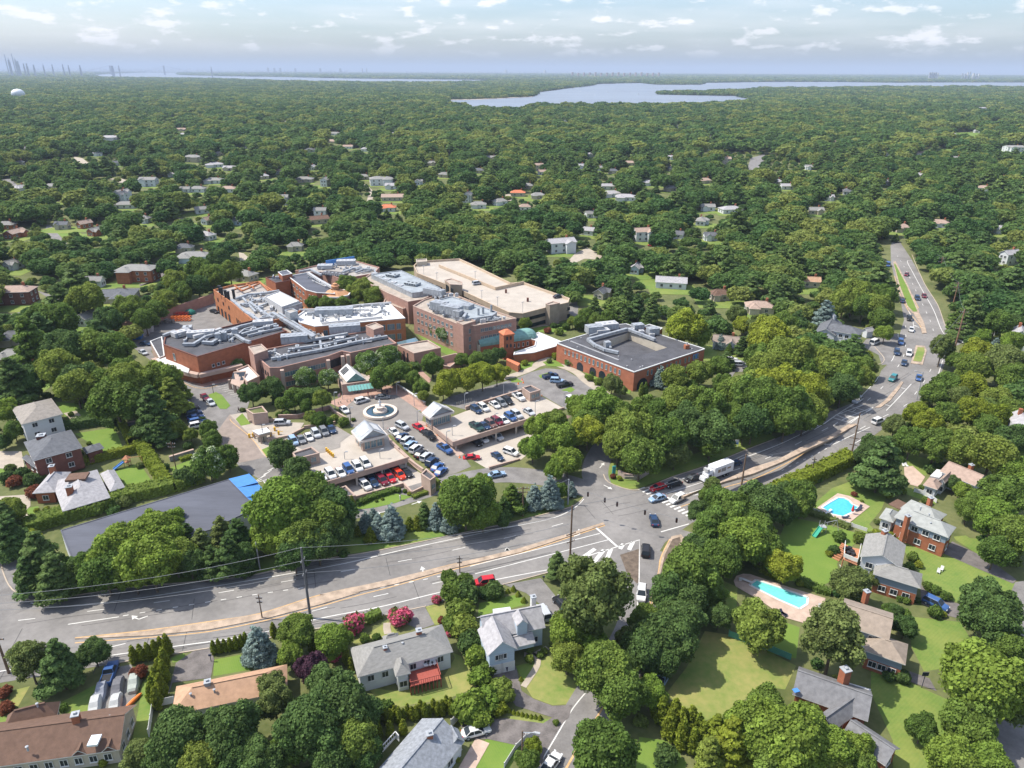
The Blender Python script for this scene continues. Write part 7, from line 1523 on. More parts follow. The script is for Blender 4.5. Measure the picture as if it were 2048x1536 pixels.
row('F', (78, 50), 'from the left in the lower row on the right deck', 'cars in the lower row of the right deck', [(950, 612, 'dark green', 'pickup'), (1017, 600, 'dark blue', 'sedan'), (1075, 585, 'brown', 'suv'), (1132, 562, 'maroon', 'suv'), (1188, 550, 'white', 'sedan'), (1250, 524, 'blue', 'suv'), (1305, 502, 'silver', 'suv'), (1415, 475, 'silver', 'sedan')], 3.54)
car('F', 945, 748, (78, 52), 'black', 'suv', 'black suv in the lower right lot beside a white suv', z=.04); car('F', 1002, 718, (78, 52), 'white', 'suv', 'white suv between two cars in the lower right lot', z=.04); car('F', 1132, 698, (78, 45), 'silver', 'suv', 'silver suv in the lower right lot against the deck', z=.04); car('F', 1135, 873, (80, 60), 'dark blue', 'sedan', 'dark sedan in the middle of the lower right lot', z=.04); car('F', 1255, 837, (85, 30), 'white', 'suv', 'white suv near the front wall of the lower right lot', z=.04)
car('F', 905, 885, (100, -8), 'red', 'sedan', 'red sedan above the yellow-green tree at the aisle mouth', z=.04); car('F', 1130, 1037, (100, -20), 'pale blue', 'sedan', 'pale blue car on the exit drive left of the spruces'); car('F', 1800, 388, (72, 48), 'white', 'van', 'white van at the edge of the trees by the right deck')
car('F', 1605, 157, (100, -22), 'dark blue', 'pickup', 'dark pickup truck at the top of the turning circle'); car('F', 1665, 200, (95, 5), 'pale blue', 'suv', 'pale blue suv in the middle of the turning circle'); car('F', 1735, 235, (100, -18), 'black', 'pickup', 'black pickup truck by the round grass patch of the turning circle')
for i, (x, y) in enumerate(((200, 505), (300, 500), (620, 495), (700, 480))): pass
car('F', 1370, 590, (90, -15), 'silver', 'sedan', 'silver car shaded under the right deck, left one', z=.04); car('F', 1425, 572, (90, -15), 'silver', 'suv', 'silver car shaded under the right deck, right one', z=.04)
car('G', 1615, 306, (55, 62), 'maroon', 'sedan', 'maroon car beside the grass island of the forecourt'); car('G', 1662, 348, (55, 62), 'silver', 'sedan', 'silver car behind the maroon one by the grass island')
row('G', (82, -22), 'from the top in the tree-shaded row left of the forecourt', 'cars in the tree-shaded row', [(1430, 325, 'grey', 'suv'), (1432, 355, 'white', 'sedan'), (1510, 400, 'black', 'suv'), (1530, 437, 'dark blue', 'suv'), (1545, 468, 'blue', 'sedan'), (1558, 498, 'blue', 'suv'), (1560, 530, 'white', 'suv')])
car('A', 1147, 1222, (72, 8), 'dark blue', 'sedan', 'dark blue car at the service yard gate'); car('A', 1130, 1292, (60, 32), 'silver', 'sedan', 'silver car beside the low dark roof, left of the brick block'); car('A', 1003, 1190, (70, 25), 'black', 'sedan', 'black car by the blue shed'); car('A', 1688, 967, (60, 20), 'black', 'sedan', 'black car at the loading doors of the service yard')
car('C', 965, 337, (82, -12), 'silver', 'suv', 'silver car on the garage roof', z=Z0+6.45); car('C', 1580, 437, (82, -14), 'black', 'sedan', 'black car at the corner of the garage roof', z=Z0+6.45)
for x, y, v, c, k, l in ((1168, 266, (-8, 12), 'maroon', 'sedan', 'dark car farthest up the highway beside the long grass median'), (1300, 427, (12, 30), 'maroon', 'sedan', 'dark red car at the right edge line of the highway'), (1248, 445, (12, 30), 'dark blue', 'suv', 'dark suv beside the lower part of the grass median'), (1138, 465, (-6, -26), 'dark blue', 'sedan', 'dark car left of the grass median'), (1190, 598, (2, 30), 'black', 'suv', 'black suv at the tip of the grass median'),
                         (1203, 680, (1, 30), 'white', 'sedan', 'white car in the turn lane by the concrete median'), (1125, 775, (2, 30), 'blue', 'suv', 'blue suv by the white roadside house drive'), (1095, 852, (1, 30), 'dark blue', 'suv', 'dark suv left of the white suv above the bend'), (1185, 860, (0, 30), 'white', 'suv', 'white suv beside the small kerbed island'), (1150, 930, (-6, 26), 'dark blue', 'sedan', 'dark blue car just below the small kerbed island'), (1065, 1047, (-28, 26), 'teal', 'suv', 'greenish suv rounding the highway bend'),
                         (1260, 1042, (-4, 28), 'blue', 'sedan', 'blue car heading up on the right carriageway at the bend'), (800, 1212, (-40, 28), 'silver', 'suv', 'silver suv on the white hatched box'), (955, 1366, (45, -20), 'white', 'suv', 'white suv passing right of the hatched box'), (930, 777, (50, -22), 'white', 'van', 'white van parked by the white roadside house'), (1582, 762, (30, 20), 'white', 'sedan', 'white car half hidden at the right side street'), (1030, 195, (5, 26), 'blue', 'van', 'blue vehicle in the shade at the highway edge'), (505, 722, (40, -5), 'white', 'sedan', 'white car at the left gable of the roadside house'), (1690, 668, (20, 8), 'maroon', 'sedan', 'dark car in the clearing right of the highway')):
    car('I', x, y, v, c, k, l)
car('D', 1650, 967, (70, 4), 'white', 'sedan', 'white car in the drive behind the square brick building'); car('D', 1722, 1012, (70, 2), 'silver', 'suv', 'silver car in the drive right of the square brick building'); car('D', 1765, 1024, (10, 30), 'black', 'sedan', 'black car between the silver one and the trees'); car('D', 1808, 1036, (40, 12), 'grey', 'suv', 'dark car at the end of the drive behind the brick building'); car('D', 1018, 52, (60, 4), 'red', 'sedan', 'small red car on a driveway in the wood')
for x, y, v, c, k, l in ((590, 602, (-100, 34), 'red', 'sedan', 'red car waiting at the crosswalk'), (710, 577, (-100, 32), 'black', 'sedan', 'black car queued right behind the red car'), (850, 532, (-100, 32), 'black', 'sedan', 'black car third in the queue at the crosswalk'), (1165, 422, (-100, 32), 'dark blue', 'sedan', 'dark car behind the white box truck'), (587, 684, (-100, 30), 'pale blue', 'sedan', 'silver blue car crossing the crosswalk'), (737, 690, (-100, 48), 'white', 'suv', 'white car at the stop line beside the median tip'),
                         (560, 852, (-22, -90), 'dark blue', 'sedan', 'dark blue car in the middle of the junction'), (498, 1083, (4, -90), 'black', 'suv', 'black suv on the side road at the dirt island'), (465, 1410, (-6, 90), 'white', 'suv', 'white suv on the side road between the trees'), (1010, 455, (-100, 32), 'black', 'sedan', 'black car half hidden behind the truck')): car('J', x, y, v, c, k, l)
for x, y, v, c, k, l in ((990, 208, (-100, 14), 'red', 'suv', 'crimson suv behind the dark bush by the highway'), (1348, 392, (-52, -95), 'silver', 'suv', 'silver suv parked beside the pale blue cape house'), (1455, 338, (-66, -72), 'black', 'suv', 'black suv under the big open-crowned tree'), (1505, 398, (90, -6), 'teal', 'sedan', 'teal car half hidden under the tree'), (940, 1108, (150, -40), 'white', 'sedan', 'white sedan on the driveway near the bottom'), (1390, 1306, (70, -100), 'white', 'sedan', 'white car cut by the lower edge on the side road')): car('M', x, y, v, c, k, l)
car('N', 665, 580, (40, -105), 'blue', 'pickup', 'blue pickup truck at the top of the crowded driveway'); car('K', 1330, 1420, (180, 88), 'blue', 'suv', 'bright blue suv on the driveway at the right'); car('L', 62, 560, (-30, 50), 'pale blue', 'sedan', 'pale car in deep shade under the trees by the dry lawn')
def covered(fr, x, y, vec, m, label, L_=4.9, hh=1.55):
    p = G(fr, x, y); q = G(fr, x+vec[0], y+vec[1]); a = math.atan2(q.y-p.y, q.x-p.x); t = thing('covered_car', label, 'covered car', (p.x, p.y, .06), a); b = MB(); R_ = []
    for s_, w_, h_ in ((-.5, .55, .5), (-.47, .8, .85), (-.36, .93, 1.0), (-.2, .96, hh-.05), (.1, .95, hh), (.24, .97, 1.05), (.42, .9, .9), (.49, .7, .6), (.5, .55, .4)):
        w_ *= .97; R_.append([(s_*L_, -w_, .02), (s_*L_, -w_*.96, h_*.6), (s_*L_, -w_*.68, h_), (s_*L_, w_*.68, h_), (s_*L_, w_*.96, h_*.6), (s_*L_, w_, .02)])
    for i in range(len(R_)-1):
        for k in range(5): b.face([R_[i][k+1], R_[i][k], R_[i+1][k], R_[i+1][k+1]])
    b.face(R_[0]); b.face(R_[-1][::-1]); o = b.build('cover', m, t, True, local=True)
    b = MB()
    for sx in (-.31, .31):
        for sy in (-.86, .86): b.tube((sx*L_, sy, 0), (sx*L_, sy+(.04 if sy > 0 else -.04), 0), .3, 10) if False else b.box(sx*L_, sy, -.02, .55, .12, .34)
    b.build('wheel', BLK, t, local=True)
CG = mat('car_cover_grey', (.22, .235, .27), .7, .15, 2); CL = mat('car_cover_light', (.42, .43, .42), .7, .12, 2)
covered('N', 615, 680, (-22, 90), CG, 'car under a pale grey cover below the blue pickup'); covered('N', 712, 660, (-22, 95), mat('car_cover_dark', (.13, .13, .14), .8, .15, 2), 'car under a dark grey cover in the middle of the driveway'); covered('N', 812, 625, (-18, 90), mat('car_cover_green', (.33, .36, .32), .7, .12, 2), 'car under a greenish silver cover at the right of the driveway'); covered('N', 578, 765, (-20, 90), CL, 'car under a white cover by the house corner'); covered('N', 700, 755, (-20, 90), CL, 'car under a whitish cover next to the house wall', 4.4)
g = G('N', 805, 735); t = thing('kayak', 'orange and black kayak lying against the brown-roofed house', 'kayak', (g.x, g.y, .3), 1.2); b = MB(); b.lathe((0, 0, 0), [(.01, -1.9), (.25, -1.4), (.38, 0), (.25, 1.4), (.01, 1.9)], 10); o = b.build('hull', ORNG, t, True, local=True); o.rotation_euler = (0, R(90), 0)
# box truck
p = G('J', 1030, 510); q = G('J', 1080, 490); a = math.atan2(p.y-q.y, p.x-q.x); t = thing('box_truck', 'white box truck with dark pictures on its side, in the highway queue', 'truck', (p.x, p.y, p.z+.05), a); LMK('white box truck', t)
b = MB(); b.box(-1.4, 0, 1.05, 7.0, 2.5, 2.75); b.box(-1.4, 0, 3.8, 7.02, 2.52, .06); b.build('cargo_box', mat('truck_white', (.68, .69, .70), .4, .05, 1), t, local=True)
b = MB(); b.box(3.3, 0, .7, 1.8, 2.2, 1.8, 0, 0, .92); b.box(4.6, 0, .6, 1.3, 1.9, 1.05, 0, 0, .88); b.box(2.8, 0, 2.5, 1.0, 2.0, .8, 0, 0, .8); b.box(-.5, 0, .6, 8, 1.0, .35, 0, 1); b.build('cab', [MT['truck_white'], BLK], t, local=True)
b = MB(); b.bar((4.16, 0, 1.65), (3.98, 0, 2.3), 1.8, .06); b.box(3.4, 1.08, 1.6, .9, .05, .6); b.box(3.4, -1.08, 1.6, .9, .05, .6); b.build('windscreen', GLS, t, local=True)
for x in (4.3, -1.9, -3.1):
    for s_ in (-1, 1): b = MB(); b.tube((x, s_*1.0-.16, .48), (x, s_*1.0+.16, .48), .48, 14); b.tube((x, s_*1.0-.17, .48), (x, s_*1.0+.17, .48), .24, 8, 1); b.build('wheel', [BLK, GALV], t, local=True)
for s_ in (-1, 1):
    b = MB(); b.box(-1.2, s_*1.26, 2.0, 1.7, .02, 1.1); b.box(.4, s_*1.26, 2.1, 1.0, .02, .9, 0, 1); b.box(-3.2, s_*1.26, 2.3, 1.3, .02, .5, 0, 1); b.build('side_graphic', [BRKG, mat('graphic_brown', (.28, .20, .14), .6)], t, local=True)
b = MB(); [b.box(5.23, s_*.7, .95, .1, .3, .2) for s_ in (-1, 1)]; b.build('headlight', MT['lamp_lens'], t, local=True); b = MB(); b.box(3.9, 0, 3.0, .7, 1.5, .8); b.build('cooling_unit', WHM, t, local=True)
# ------------------------------------------------------------ poles, wires, lamps, lights
X_ = 'X'
t1, e1 = pole('tall dark steel pole at the near side of the highway, carrying wires to the left', 'X', (621, 1236), (603, 1095), .27, mat('dark_steel', (.12, .12, .125), .6, .1, 1), arms=((3, 1.6), (6, 1.6)), arm_dir=(.2, 1)); t2, e2 = pole('leaning brown wooden utility pole at the left edge by the side street', 'N', (55, 562), (-8, 330), .25, WOODP, arms=((1, 2.4),))
t3, e3 = pole('brown wooden pole in front of the junction bushes with a crossarm', 'J', (1210, 672), (1266, 335), .24, WOODP, arms=((7, 2.6),), arm_dir=(1, -.5)); t4, e4 = pole('brown wooden pole beside the dark conifer at the blue pool garden', 'K', (648, 235), (700, -40), .24, WOODP, arms=((4, 2.6), (6, 2.0)), arm_dir=(1, -.4))
t5, e5 = pole('dark wooden pole left of the loose open-crowned tree', 'Q', (1550, 520), (1566, 160), .24, WOODP, arms=((7, 2.4), (9, 2)), arm_dir=(1, .6)); t6, e6 = pole('silver steel pole at the hospital entrance corner', 'Q', (1538, 152), (1546, -5), .22, GALV); t7, e7 = pole('grey-brown wooden pole in front of the blue spruces', 'Q', (1258, 225), (1272, 40), .2, WOODP, arms=((.6, 2.8), (1.6, 2.4)), arm_dir=(1, .1))
t8, e8 = pole('wooden pole by the striped box of the highway', 'I', (795, 1425), (815, 1290), .2, WOODP); t9, e9 = pole('tall lattice-armed pole right of the highway above the shade', 'I', (1500, 925), (1612, 520), .3, mat('pole_wood_red', (.24, .14, .09), .9, .2, 2), arms=((1, 2.5), (5, 3), (7, 3)), arm_dir=(1, -.2)); t10, e10 = pole('second tall pole up the highway with crossarms', 'I', (1515, 490), (1550, 315), .25, MT['pole_wood_red'], arms=((.6, 3), (2.4, 3), (4, 3)), arm_dir=(1, -.2))
t11, e11 = pole('third tall pole up the highway among trees', 'I', (1400, 300), (1430, 125), .25, MT['pole_wood_red'], arms=((.8, 3), (2.6, 3)), arm_dir=(1, -.1)); t12, e12 = pole('farthest tall pole up the highway', 'I', (1290, 115), (1308, -10), .25, MT['pole_wood_red'], arms=((.8, 3), (2.6, 3)), arm_dir=(1, -.1))
pole('grey street lamp pole inside the highway bend', 'I', (1245, 1195), (1283, 988), .14, GREYP, 'street_lamp', 'street lamp', lamp=(-2.2, .4)); pole('tall street lamp with two arms in the bottom garden', 'M', (1216, 1330), (1231, 1090), .14, WOODP, 'street_lamp', 'street lamp', lamp=(2.2, -.5)); pole('thin pole half hidden in trees left of the tall dark pole', 'O', (1522, 642), (1508, 480), .16, GREYP); pole('pole with white antennas in the little stone garden', 'G', (1390, 870), (1342, 645), .14, WOODP, arms=((.6, 2.2), (1.6, 1.8)))
for fr, b_, t_, l in (('N', (1580, 230), (1565, 90), 'short wooden pole with equipment standing in the highway median'), ('Q', (868, 575), (866, 470), 'short wooden pole with white equipment at the near highway edge'), ('J', (1750, 520), (1765, 355), 'short pole with white drum at the hedge side of the highway'), ('O', (300, 800), (293, 745), 'thin sign post in the roadside grass')): pole(l, fr, b_, t_, .13, WOODP, arms=((.8, 1.2), (1.8, 1.0)))
for x, y, h_, l in ((845, 432, 300, 'left one on the upper edge of the right deck'), (1190, 330, 205, 'at the middle of the upper edge of the right deck'), (1470, 500, 370, 'at the lower edge of the right deck near its right end'), (1110, 592, 480, 'in the lower car row of the right deck'), (735, 722, 592, 'at the left corner of the right deck'), (685, 770, 636, 'on the pink walk beside the aisle'), (425, 578, 455, 'between the plaza and the right pavilion'), (120, 620, 530, 'behind the roof of the left pavilion'), (98, 975, 800, 'on the left deck above the red cars'), (240, 305, 225, 'on the brick walk above the plaza'), (395, 410, 340, 'on the brick walk near the right pavilion'), (1725, 410, 290, 'at the end of the turning circle')):
    pole('grey lamp post '+l, 'F', (x, y), (x, h_), .10, GREYP, 'lamp_post', 'lamp post', lamp=(.7, .1), h=min(8.5, max(4, hgt('F', (x, y), (x, h_))[1]-G('F', x, y).z)))
for x, y, h_, l in ((1187, 925, 818, 'on the left deck by the white cars'), (350, 640, 560, 'dark one at the gate apron'), (1080, 300, 225, 'left of the fountain plaza'), (1240, 460, 350, 'with dark banner at the plaza corner')): pole('lamp post '+l, 'E', (x, y), (x, h_), .10, BLK if 'dark' in l else GREYP, 'lamp_post', 'lamp post', lamp=(.6, 0), h=5.5)
pole('dark lamp post on the grass island of the forecourt', 'G', (1682, 262), (1675, 195), .09, BLK, 'lamp_post', 'lamp post', lamp=(.5, 0)); pole('flagpole with a pink and blue flag left of the main entrance', 'E', (1155, 200), (1150, 85), .07, GALV, 'flagpole', 'flagpole')
g = W('E', 1130, 130, 7); t = thing('flag', 'drooping red and white flag left of the main entrance', 'flag', tuple(g)); b = MB()
for i in range(6): b.face([g+Vector((-.3*i*.5, .05*(i % 2), -.1*i)), g+Vector((-.3*(i+1)*.5, .05*((i+1) % 2), -.1*(i+1))), g+Vector((-.3*(i+1)*.5, .05*((i+1) % 2), -.1*(i+1)-1.2)), g+Vector((-.3*i*.5, .05*(i % 2), -.1*i-1.2))], i % 2)
b.build('cloth', [mat('flag_red', (.55, .12, .16), .8), TRIM], t)
LB = G('X', -340, 1290); LB.z = e1.z+1
for i, dz in enumerate((0, 3, 5.8)):
    a = e1-Vector((0, 0, dz)); n_ = ['highest', 'middle', 'lowest'][i]; wire(f'{n_} overhead wire running left from the tall dark pole', a, Vector((-112, 96+i*2, e1.z-dz*.9)), 3); wire(f'{n_} overhead wire running right from the tall dark pole', a, e5-Vector((0, 0, dz*.8+2)), 1.6)
wire('overhead wire from the dark wooden pole over to the pole before the bushes', e5, e3, 1.8, .035); wire('overhead wire from the pole before the bushes to the conifer pole', e3-Vector((0, 0, 1)), e4-Vector((0, 0, 1)), 1.6, .035)
for a, c, n_ in ((e9, e10, 'between the two tallest poles up the highway'), (e10, e11, 'between the second and third tall poles'), (e11, e12, 'between the third and farthest tall poles'), (e4, e9, 'from the conifer pole up to the tall lattice-armed pole')): wire('overhead wire '+n_, a, c, 2, .03)
wire('wire crossing from the entrance corner pole to the pole by the spruces', e6, e7, 1, .03)
# signals: lights hung on span wires over the junction
sA, sB = W('Q', 1546, 30, 8), W('J', 880, 850, 7.5); wire('signal span wire over the junction', sA, sB, .8, .03)
for i, f_ in enumerate((.16, .30, .40, .62, .86)):
    q = sA.lerp(sB, f_); q.z -= 4*.8*f_*(1-f_); t = thing('traffic_light', f'black traffic light hanging over the junction, {ORD[i]} from the left', 'traffic light', tuple(q)); b = MB(); b.box(q.x, q.y, q.z-1.15, .4, .4, 1.1); b.box(q.x, q.y, q.z-.1, .1, .1, .15); b.build('housing', BLK, t); b = MB(); [b.box(q.x, q.y-.21, q.z-1.0+k*.33, .2, .04, .2) for k in range(3)]; b.build('lens', mat('signal_lens', (.12, .04, .03), .3), t)
pole('grey signal mast at the right side of the junction', 'J', (882, 930), (882, 845), .12, GREYP, 'signal_mast', 'signal mast')
# statue-like figure and people
person('X', 478, 825, 'person in dark clothes walking beside the grass island', CLD, CLD, 1); LM.append(('walking person', *G('X', 478, 825)[:2]))
person('E', 1415, 165, 'person standing left of the glass entrance canopy', mat('cloth_red', (.4, .10, .08), .9), CLD, 0, face=1); person('E', 1610, 150, 'person seated-looking figure by the kiosk in dark clothes', CLD, CLD, 0, face=2); person('F', 270, 1250, 'pale statue-like figure standing on the lawn below the red cars', CLW, CLW, 0)
bpy.data.objects[-1] if False else None
# shrubs, trees, hedges -------------------------------------------------------
hedge('tall clipped hedge between the dark-roofed and slate-roofed houses', GP('G', '450,900 560,850 800,790 1090,720'), 1.8, 2.3, 'a', 2); hedge('thick bright hedge right of the play lawn', GP('G', '1110,700 1200,830 1320,1010'), 3.0, 3.0, 'a', 3, ds=.28, leaf=.2); hedge('narrow bright hedge beside the stone garden path', GP('G', '955,500 1010,620 1040,670'), 1.8, 2.4, 'a', 4)
hedge('dark hedge behind the white two-storey house', GP('G', '480,560 600,530 800,500 930,520'), 3, 2.5, 'd', 5); hedge('long dark hedge above the long flat-roofed building', GP('O', '150,420 380,345 560,300 700,240 1020,170 1180,110'), 4.5, 2.8, 'g', 6, leaf=.24); hedge('long trimmed hedge between the highway and the blue pool garden', GP('K', '0,560 180,470 400,370 640,250'), 4.0, 3.2, 'a', 7, leaf=.24)
hedge('low hedge in front of the red-car parking level', GP('E', '1290,1290 1480,1210 1700,1140'), 1.6, 1.2, 'g', 8); hedge('low hedge at the right of the small hut by the aisle', GP('E', '1870,1215 2048,1150 2140,1120'), 1.2, .9, 'g', 9); hedge('clipped hedge at the corner beside the yellow-green tree', GP('F', '535,1130 610,1100'), 2.0, 1.6, 'g', 10); hedge('short clipped hedge on the front lawn of the grey-roofed ranch house', GP('M', '275,440 365,400'), 1.8, 1.8, 'g', 11)
hedge('two-tier dark hedge below the garage stair tower', GP('C', '1380,610 1480,590'), 3.5, 3.2, 'd', 12); hedge('low hedge along the small lawn by the chapel', GP('C', '1540,665 1640,645 1690,600'), 1.5, 1.1, 'd', 13); hedge('round-topped hedge behind the entrance garden wall', GP('B', '960,1190 1130,1130 1300,1100'), 5, 2.6, 'd', 14, leaf=.22); hedge('dark hedge right of the entrance pavilion', GP('B', '1690,930 1850,930 2040,905'), 4, 2.4, 'd', 15, leaf=.22); hedge('yellow hedge strip by the turquoise pool', GP('J', '1370,1220 1500,1285'), 1.2, .9, 'a', 16); hedge('dark hedge strip between pool fence and striped lawn', GP('K', '290,670 450,720 640,800'), 1.6, 1.2, 'o', 17); hedge('row of brown-green bushes behind the turquoise pool', GP('J', '1650,1300 1800,1370 1900,1400'), 1.8, 1.2, 'g', 18)
hedge('trimmed hedge along the far side of the brick path garden', GP('G', '230,1310 350,1270'), 1., .8, 'd', 19); hedge('low yellow hedge in the small stone-walled garden', GP('G', '1420,800 1520,765'), 1.3, 1.0, 'a', 20)
trees('N', '1000 1080 130 d;1240 940 105 d;1500 1010 120 d;1720 1010 120 g;170,480 115 o t;360,520 125 p p;565,430 95 d;1790,310 115 g;1745,440 85 l;2010,340 95 l;1872,530 100 u;1080,930 185 d;1385,900 175 d;1650,720 115 o t;1870,880 225 d;1200,1080 150 g;840,1060 110 o;1640,640 90 o t;1430,1080 130 d;1580,1100 140 d;380,770 30 g h;40,770 45 r h;20,680 45 r h;840,560 50 r h;625,1100 30 y h')
trees('N', '1555,400 108 s', 'q'); trees('N', ';'.join(f'{x},{y} {r} a'.replace(',', ' ') for x, y, r in ((800, 450, 27), (845, 440, 27), (888, 430, 26), (930, 420, 27), (968, 405, 28), (1005, 400, 32), (985, 480, 34), (955, 530, 30), (985, 560, 36), (935, 590, 34), (965, 640, 38), (915, 640, 30), (900, 690, 26), (940, 710, 36), (1285, 410, 20), (1318, 402, 20), (1350, 395, 20), (1385, 388, 21), (1420, 380, 21), (1452, 370, 20), (1478, 360, 20), (1875, 390, 22), (1905, 375, 22), (1645, 300, 22))), 'c')
trees('M', '205,450 72 k;478,408 72 k;700,300 32 k;85,640 45 k;732,425 28 r;780,500 28 k', 'h')
trees('M', '50 820 130 d;260 1010 125 d;110 1060 150 g;280 1230 110 d;80,545 115 l;130,950 190 d;200,1130 160 g;60,1270 150 d;1640,270 225 o t;1500,500 145 l;1490,640 110 g;1650,580 110 l;1720,730 185 g;1800,840 170 g;1950,610 145 d;1965,420 110 g;1880,540 110 o;1700,1200 200 g;1990,860 110 l;1285,1180 60 a;1250,1270 85 g;1120,860 60 g')
trees('M', '1430 95 72 p', 'p'); trees('M', '775 165 52 g;872 180 48 g;800 260 78 g;885 260 82 d;842 370 85 g;800 450 70 g;865 465 88 g;900 565 85 d;945 645 72 l;965 765 72 l;1010 720 50 g;1050 250 62 d;990 262 45 d;900 960 115 l;1010 905 95 l;1090 850 82 g;960 1010 85 l;1070 960 55 a;395 940 42 g;270 535 35 g;340 525 28 g;1262 600 28 g;1262 655 30 g;1325 635 24 g;1350 610 24 g;1410 565 30 o;830 1265 18 y;1420 1040 20 g', 'h')
trees('M', ';'.join(f'{x} {y} {r} a' for x, y, r in ((1165, 232, 19), (1194, 262, 19), (1228, 300, 20), (1131, 245, 16), (1270, 550, 15), (1211, 775, 15), (1137, 962, 17), (1167, 976, 15), (1192, 982, 15), (1218, 988, 15), (1245, 994, 15), (1272, 1000, 15), (1298, 1003, 15), (1326, 1008, 17))), 'j')
trees('M', ';'.join(f'{345+i*26} {1015-i*4.6+(-14 if i%3==1 else 6)} {20+(i*7)%6} a' for i in range(19)), 'c'); trees('M', '350 1090 28 a;420 1085 28 a;500 1070 26 a;155 640 26 a;185 690 22 a', 'c')
# junction and garden side
trees('J', '380 190 195 g;455 350 170 g;290 260 150 g;640 200 180 g;720 330 110 o;800 110 160 d;1000 150 185 d;990 270 110 g;1310 90 150 d;1560 70 150 g;1700 60 120 g;60 150 140 y;110 30 130 y;1160 40 120 g;1240 160 90 g')
trees('J', '1130 920 110 g;740 1330 130 d;850 1130 120 g;1330 780 130 g;1080 800 110 d;1050 680 130 g;900 770 95 d;1160 770 170 g;1400 700 190 d;1560 760 110 d;1680 650 130 g;1020 900 165 g;1330 880 150 g;1240 980 190 l;1380 1030 150 g;1090 1090 170 g;900 1060 130 d;820 1240 225 g;700 1400 180 d;980 1350 140 g;960 1200 120 d;1480 1150 100 g'); trees('J', '1010 575 70 o t;1550 1180 130 y;950 650 60 g;340 470 35 y h;250 505 25 r h;300 520 22 y h;1610 790 50 g h;1890 1090 30 a h')
trees('K', '900 270 185 p', 'p'); trees('K', '770 200 95 d;840 120 100 d;1140 90 130 g;1340 110 150 g;1560 150 170 g;1790 190 200 g;1960 60 140 d;1950 330 150 l;1900 500 190 g;1690 590 130 g;1800 720 185 l;1960 850 190 g;1820 980 140 g;1600 640 110 g;1480 430 65 d;1560 490 75 l;1780 1400 215 d;650 1240 165 o;860 1200 75 o;150 1120 110 y;50 1070 100 g;980 1470 90 g;1080 1500 70 g;250 590 110 g;130 500 90 d;40 640 130 d')
trees('K', '560 865 55 g;725 870 60 g;520 970 48 d;1125 840 36 g;1205 882 30 u;1350 930 55 g;1150 1030 48 g;1130 1100 42 g;1200 1090 36 y;1270 1260 40 g;1335 1292 45 g;1415 1345 45 g;1190 1375 32 d;1100 1375 36 g;1050 1360 36 g;1330 1470 62 g;1400 1490 30 y;1045 890 28 y;980 850 35 y;860 830 34 y;810 850 30 o;680 520 25 r;740 575 14 g;1075 500 30 l;1260 575 40 g;1290 330 35 d;1380 290 30 d;240 1240 34 y;340 1260 34 g;960 530 30 y;860 745 25 o;1220 460 22 g;1650 1530 40 l;280 1240 30 g', 'h')
trees('L', '850 790 120 l;640 860 130 g;180 230 130 d;20 330 120 d;1010 300 175 o t;600 250 140 g;380 195 75 d;200 110 130 d;100 300 160 d;70 440 110 d;640 690 125 g;560 800 160 l;760 870 200 l;930 900 150 l;700 980 150 g;1120 920 105 l;1150 1010 90 g;1870 210 150 d;1830 560 235 l;1960 360 110 g;1490 810 90 g;1760 790 150 g;1960 640 150 o;1650 990 150 l;1850 1000 130 l;1400 250 70 d;1330 180 60 d;1000 1000 100 g'); trees('L', '450 880 120 a p;360 840 90 a p;330 960 90 g p', 'p')
trees('L', '70 720 42 a;135 745 45 a;175 790 42 a;225 780 46 a;262 810 42 a;290 850 40 a;110 800 42 a;180 850 42 a;240 880 40 a;40 690 36 a', 'c'); trees('L', '1308 532 36 d;1385 535 44 d;85 970 75 d;1560 880 20 d;1640 90 20 g', 'h')
trees('G', '900 290 215 g;1010 130 150 g;1250 160 170 g;790 180 130 g;620 150 160 d;450 80 170 g;40 400 110 l;110 560 85 g;1500 590 60 g'); trees('G', '1200 420 160 d p;1350 300 120 g p;100 160 150 d p;1270 560 100 d p;1440 240 60 g p', 'p'); trees('G', '1640 560 78 g m;1675 640 72 g m;1795 780 98 g m;1380 560 70 g;1650 830 125 w;30 650 60 d', 'm'); trees('G', '1430 550 62 l', 'q')
trees('G', '1480 680 42 d;1300 850 40 d;1470 930 100 d;1560 900 40 g;1430 980 50 g;80 860 45 o;120 960 60 r;280 1040 70 r;100 1160 50 w;60 930 60 d;180 900 60 d;250 950 70 d;350 920 50 g;290 1185 22 y;370 1170 22 y;560 620 30 d;640 740 20 d;920 970 45 o;880 1050 40 o;1100 830 30 o;1140 1020 60 o;980 1120 60 o;900 1140 50 g;740 1190 60 g;430 1230 30 g;200 480 60 g;540 230 40 g;560 430 24 g;700 660 20 g;1590 470 30 d;1910 395 22 o;2015 1180 30 g', 'h')
trees('O', '560 600 110 g;960 490 120 l;1110 600 90 d;1720 560 110 d;700 520 165 l;880 430 145 l;1000 360 95 l;610 640 145 g;880 600 165 l;1020 560 120 g;780 660 120 g;1650 290 205 l;1810 230 170 g;1890 350 150 g;1600 430 130 l;1760 450 140 g;1960 420 110 d;1860 500 110 d;60 300 90 g;1420 560 90 d;500 620 90 d;390 640 80 g'); trees('O', '60 450 100 p p;230 570 135 p p;330 690 110 p p;30 340 80 p p;1180 510 85 o p;1300 430 85 o p;1395 470 95 d p;1340 570 100 d p;1100 450 70 d p;1240 590 80 d p;170 680 90 p p', 'p'); trees('O', '150 490 85 y;430 720 50 g;1150 620 60 g;1450 640 60 d;560 740 40 d;640 730 45 g', 'h')
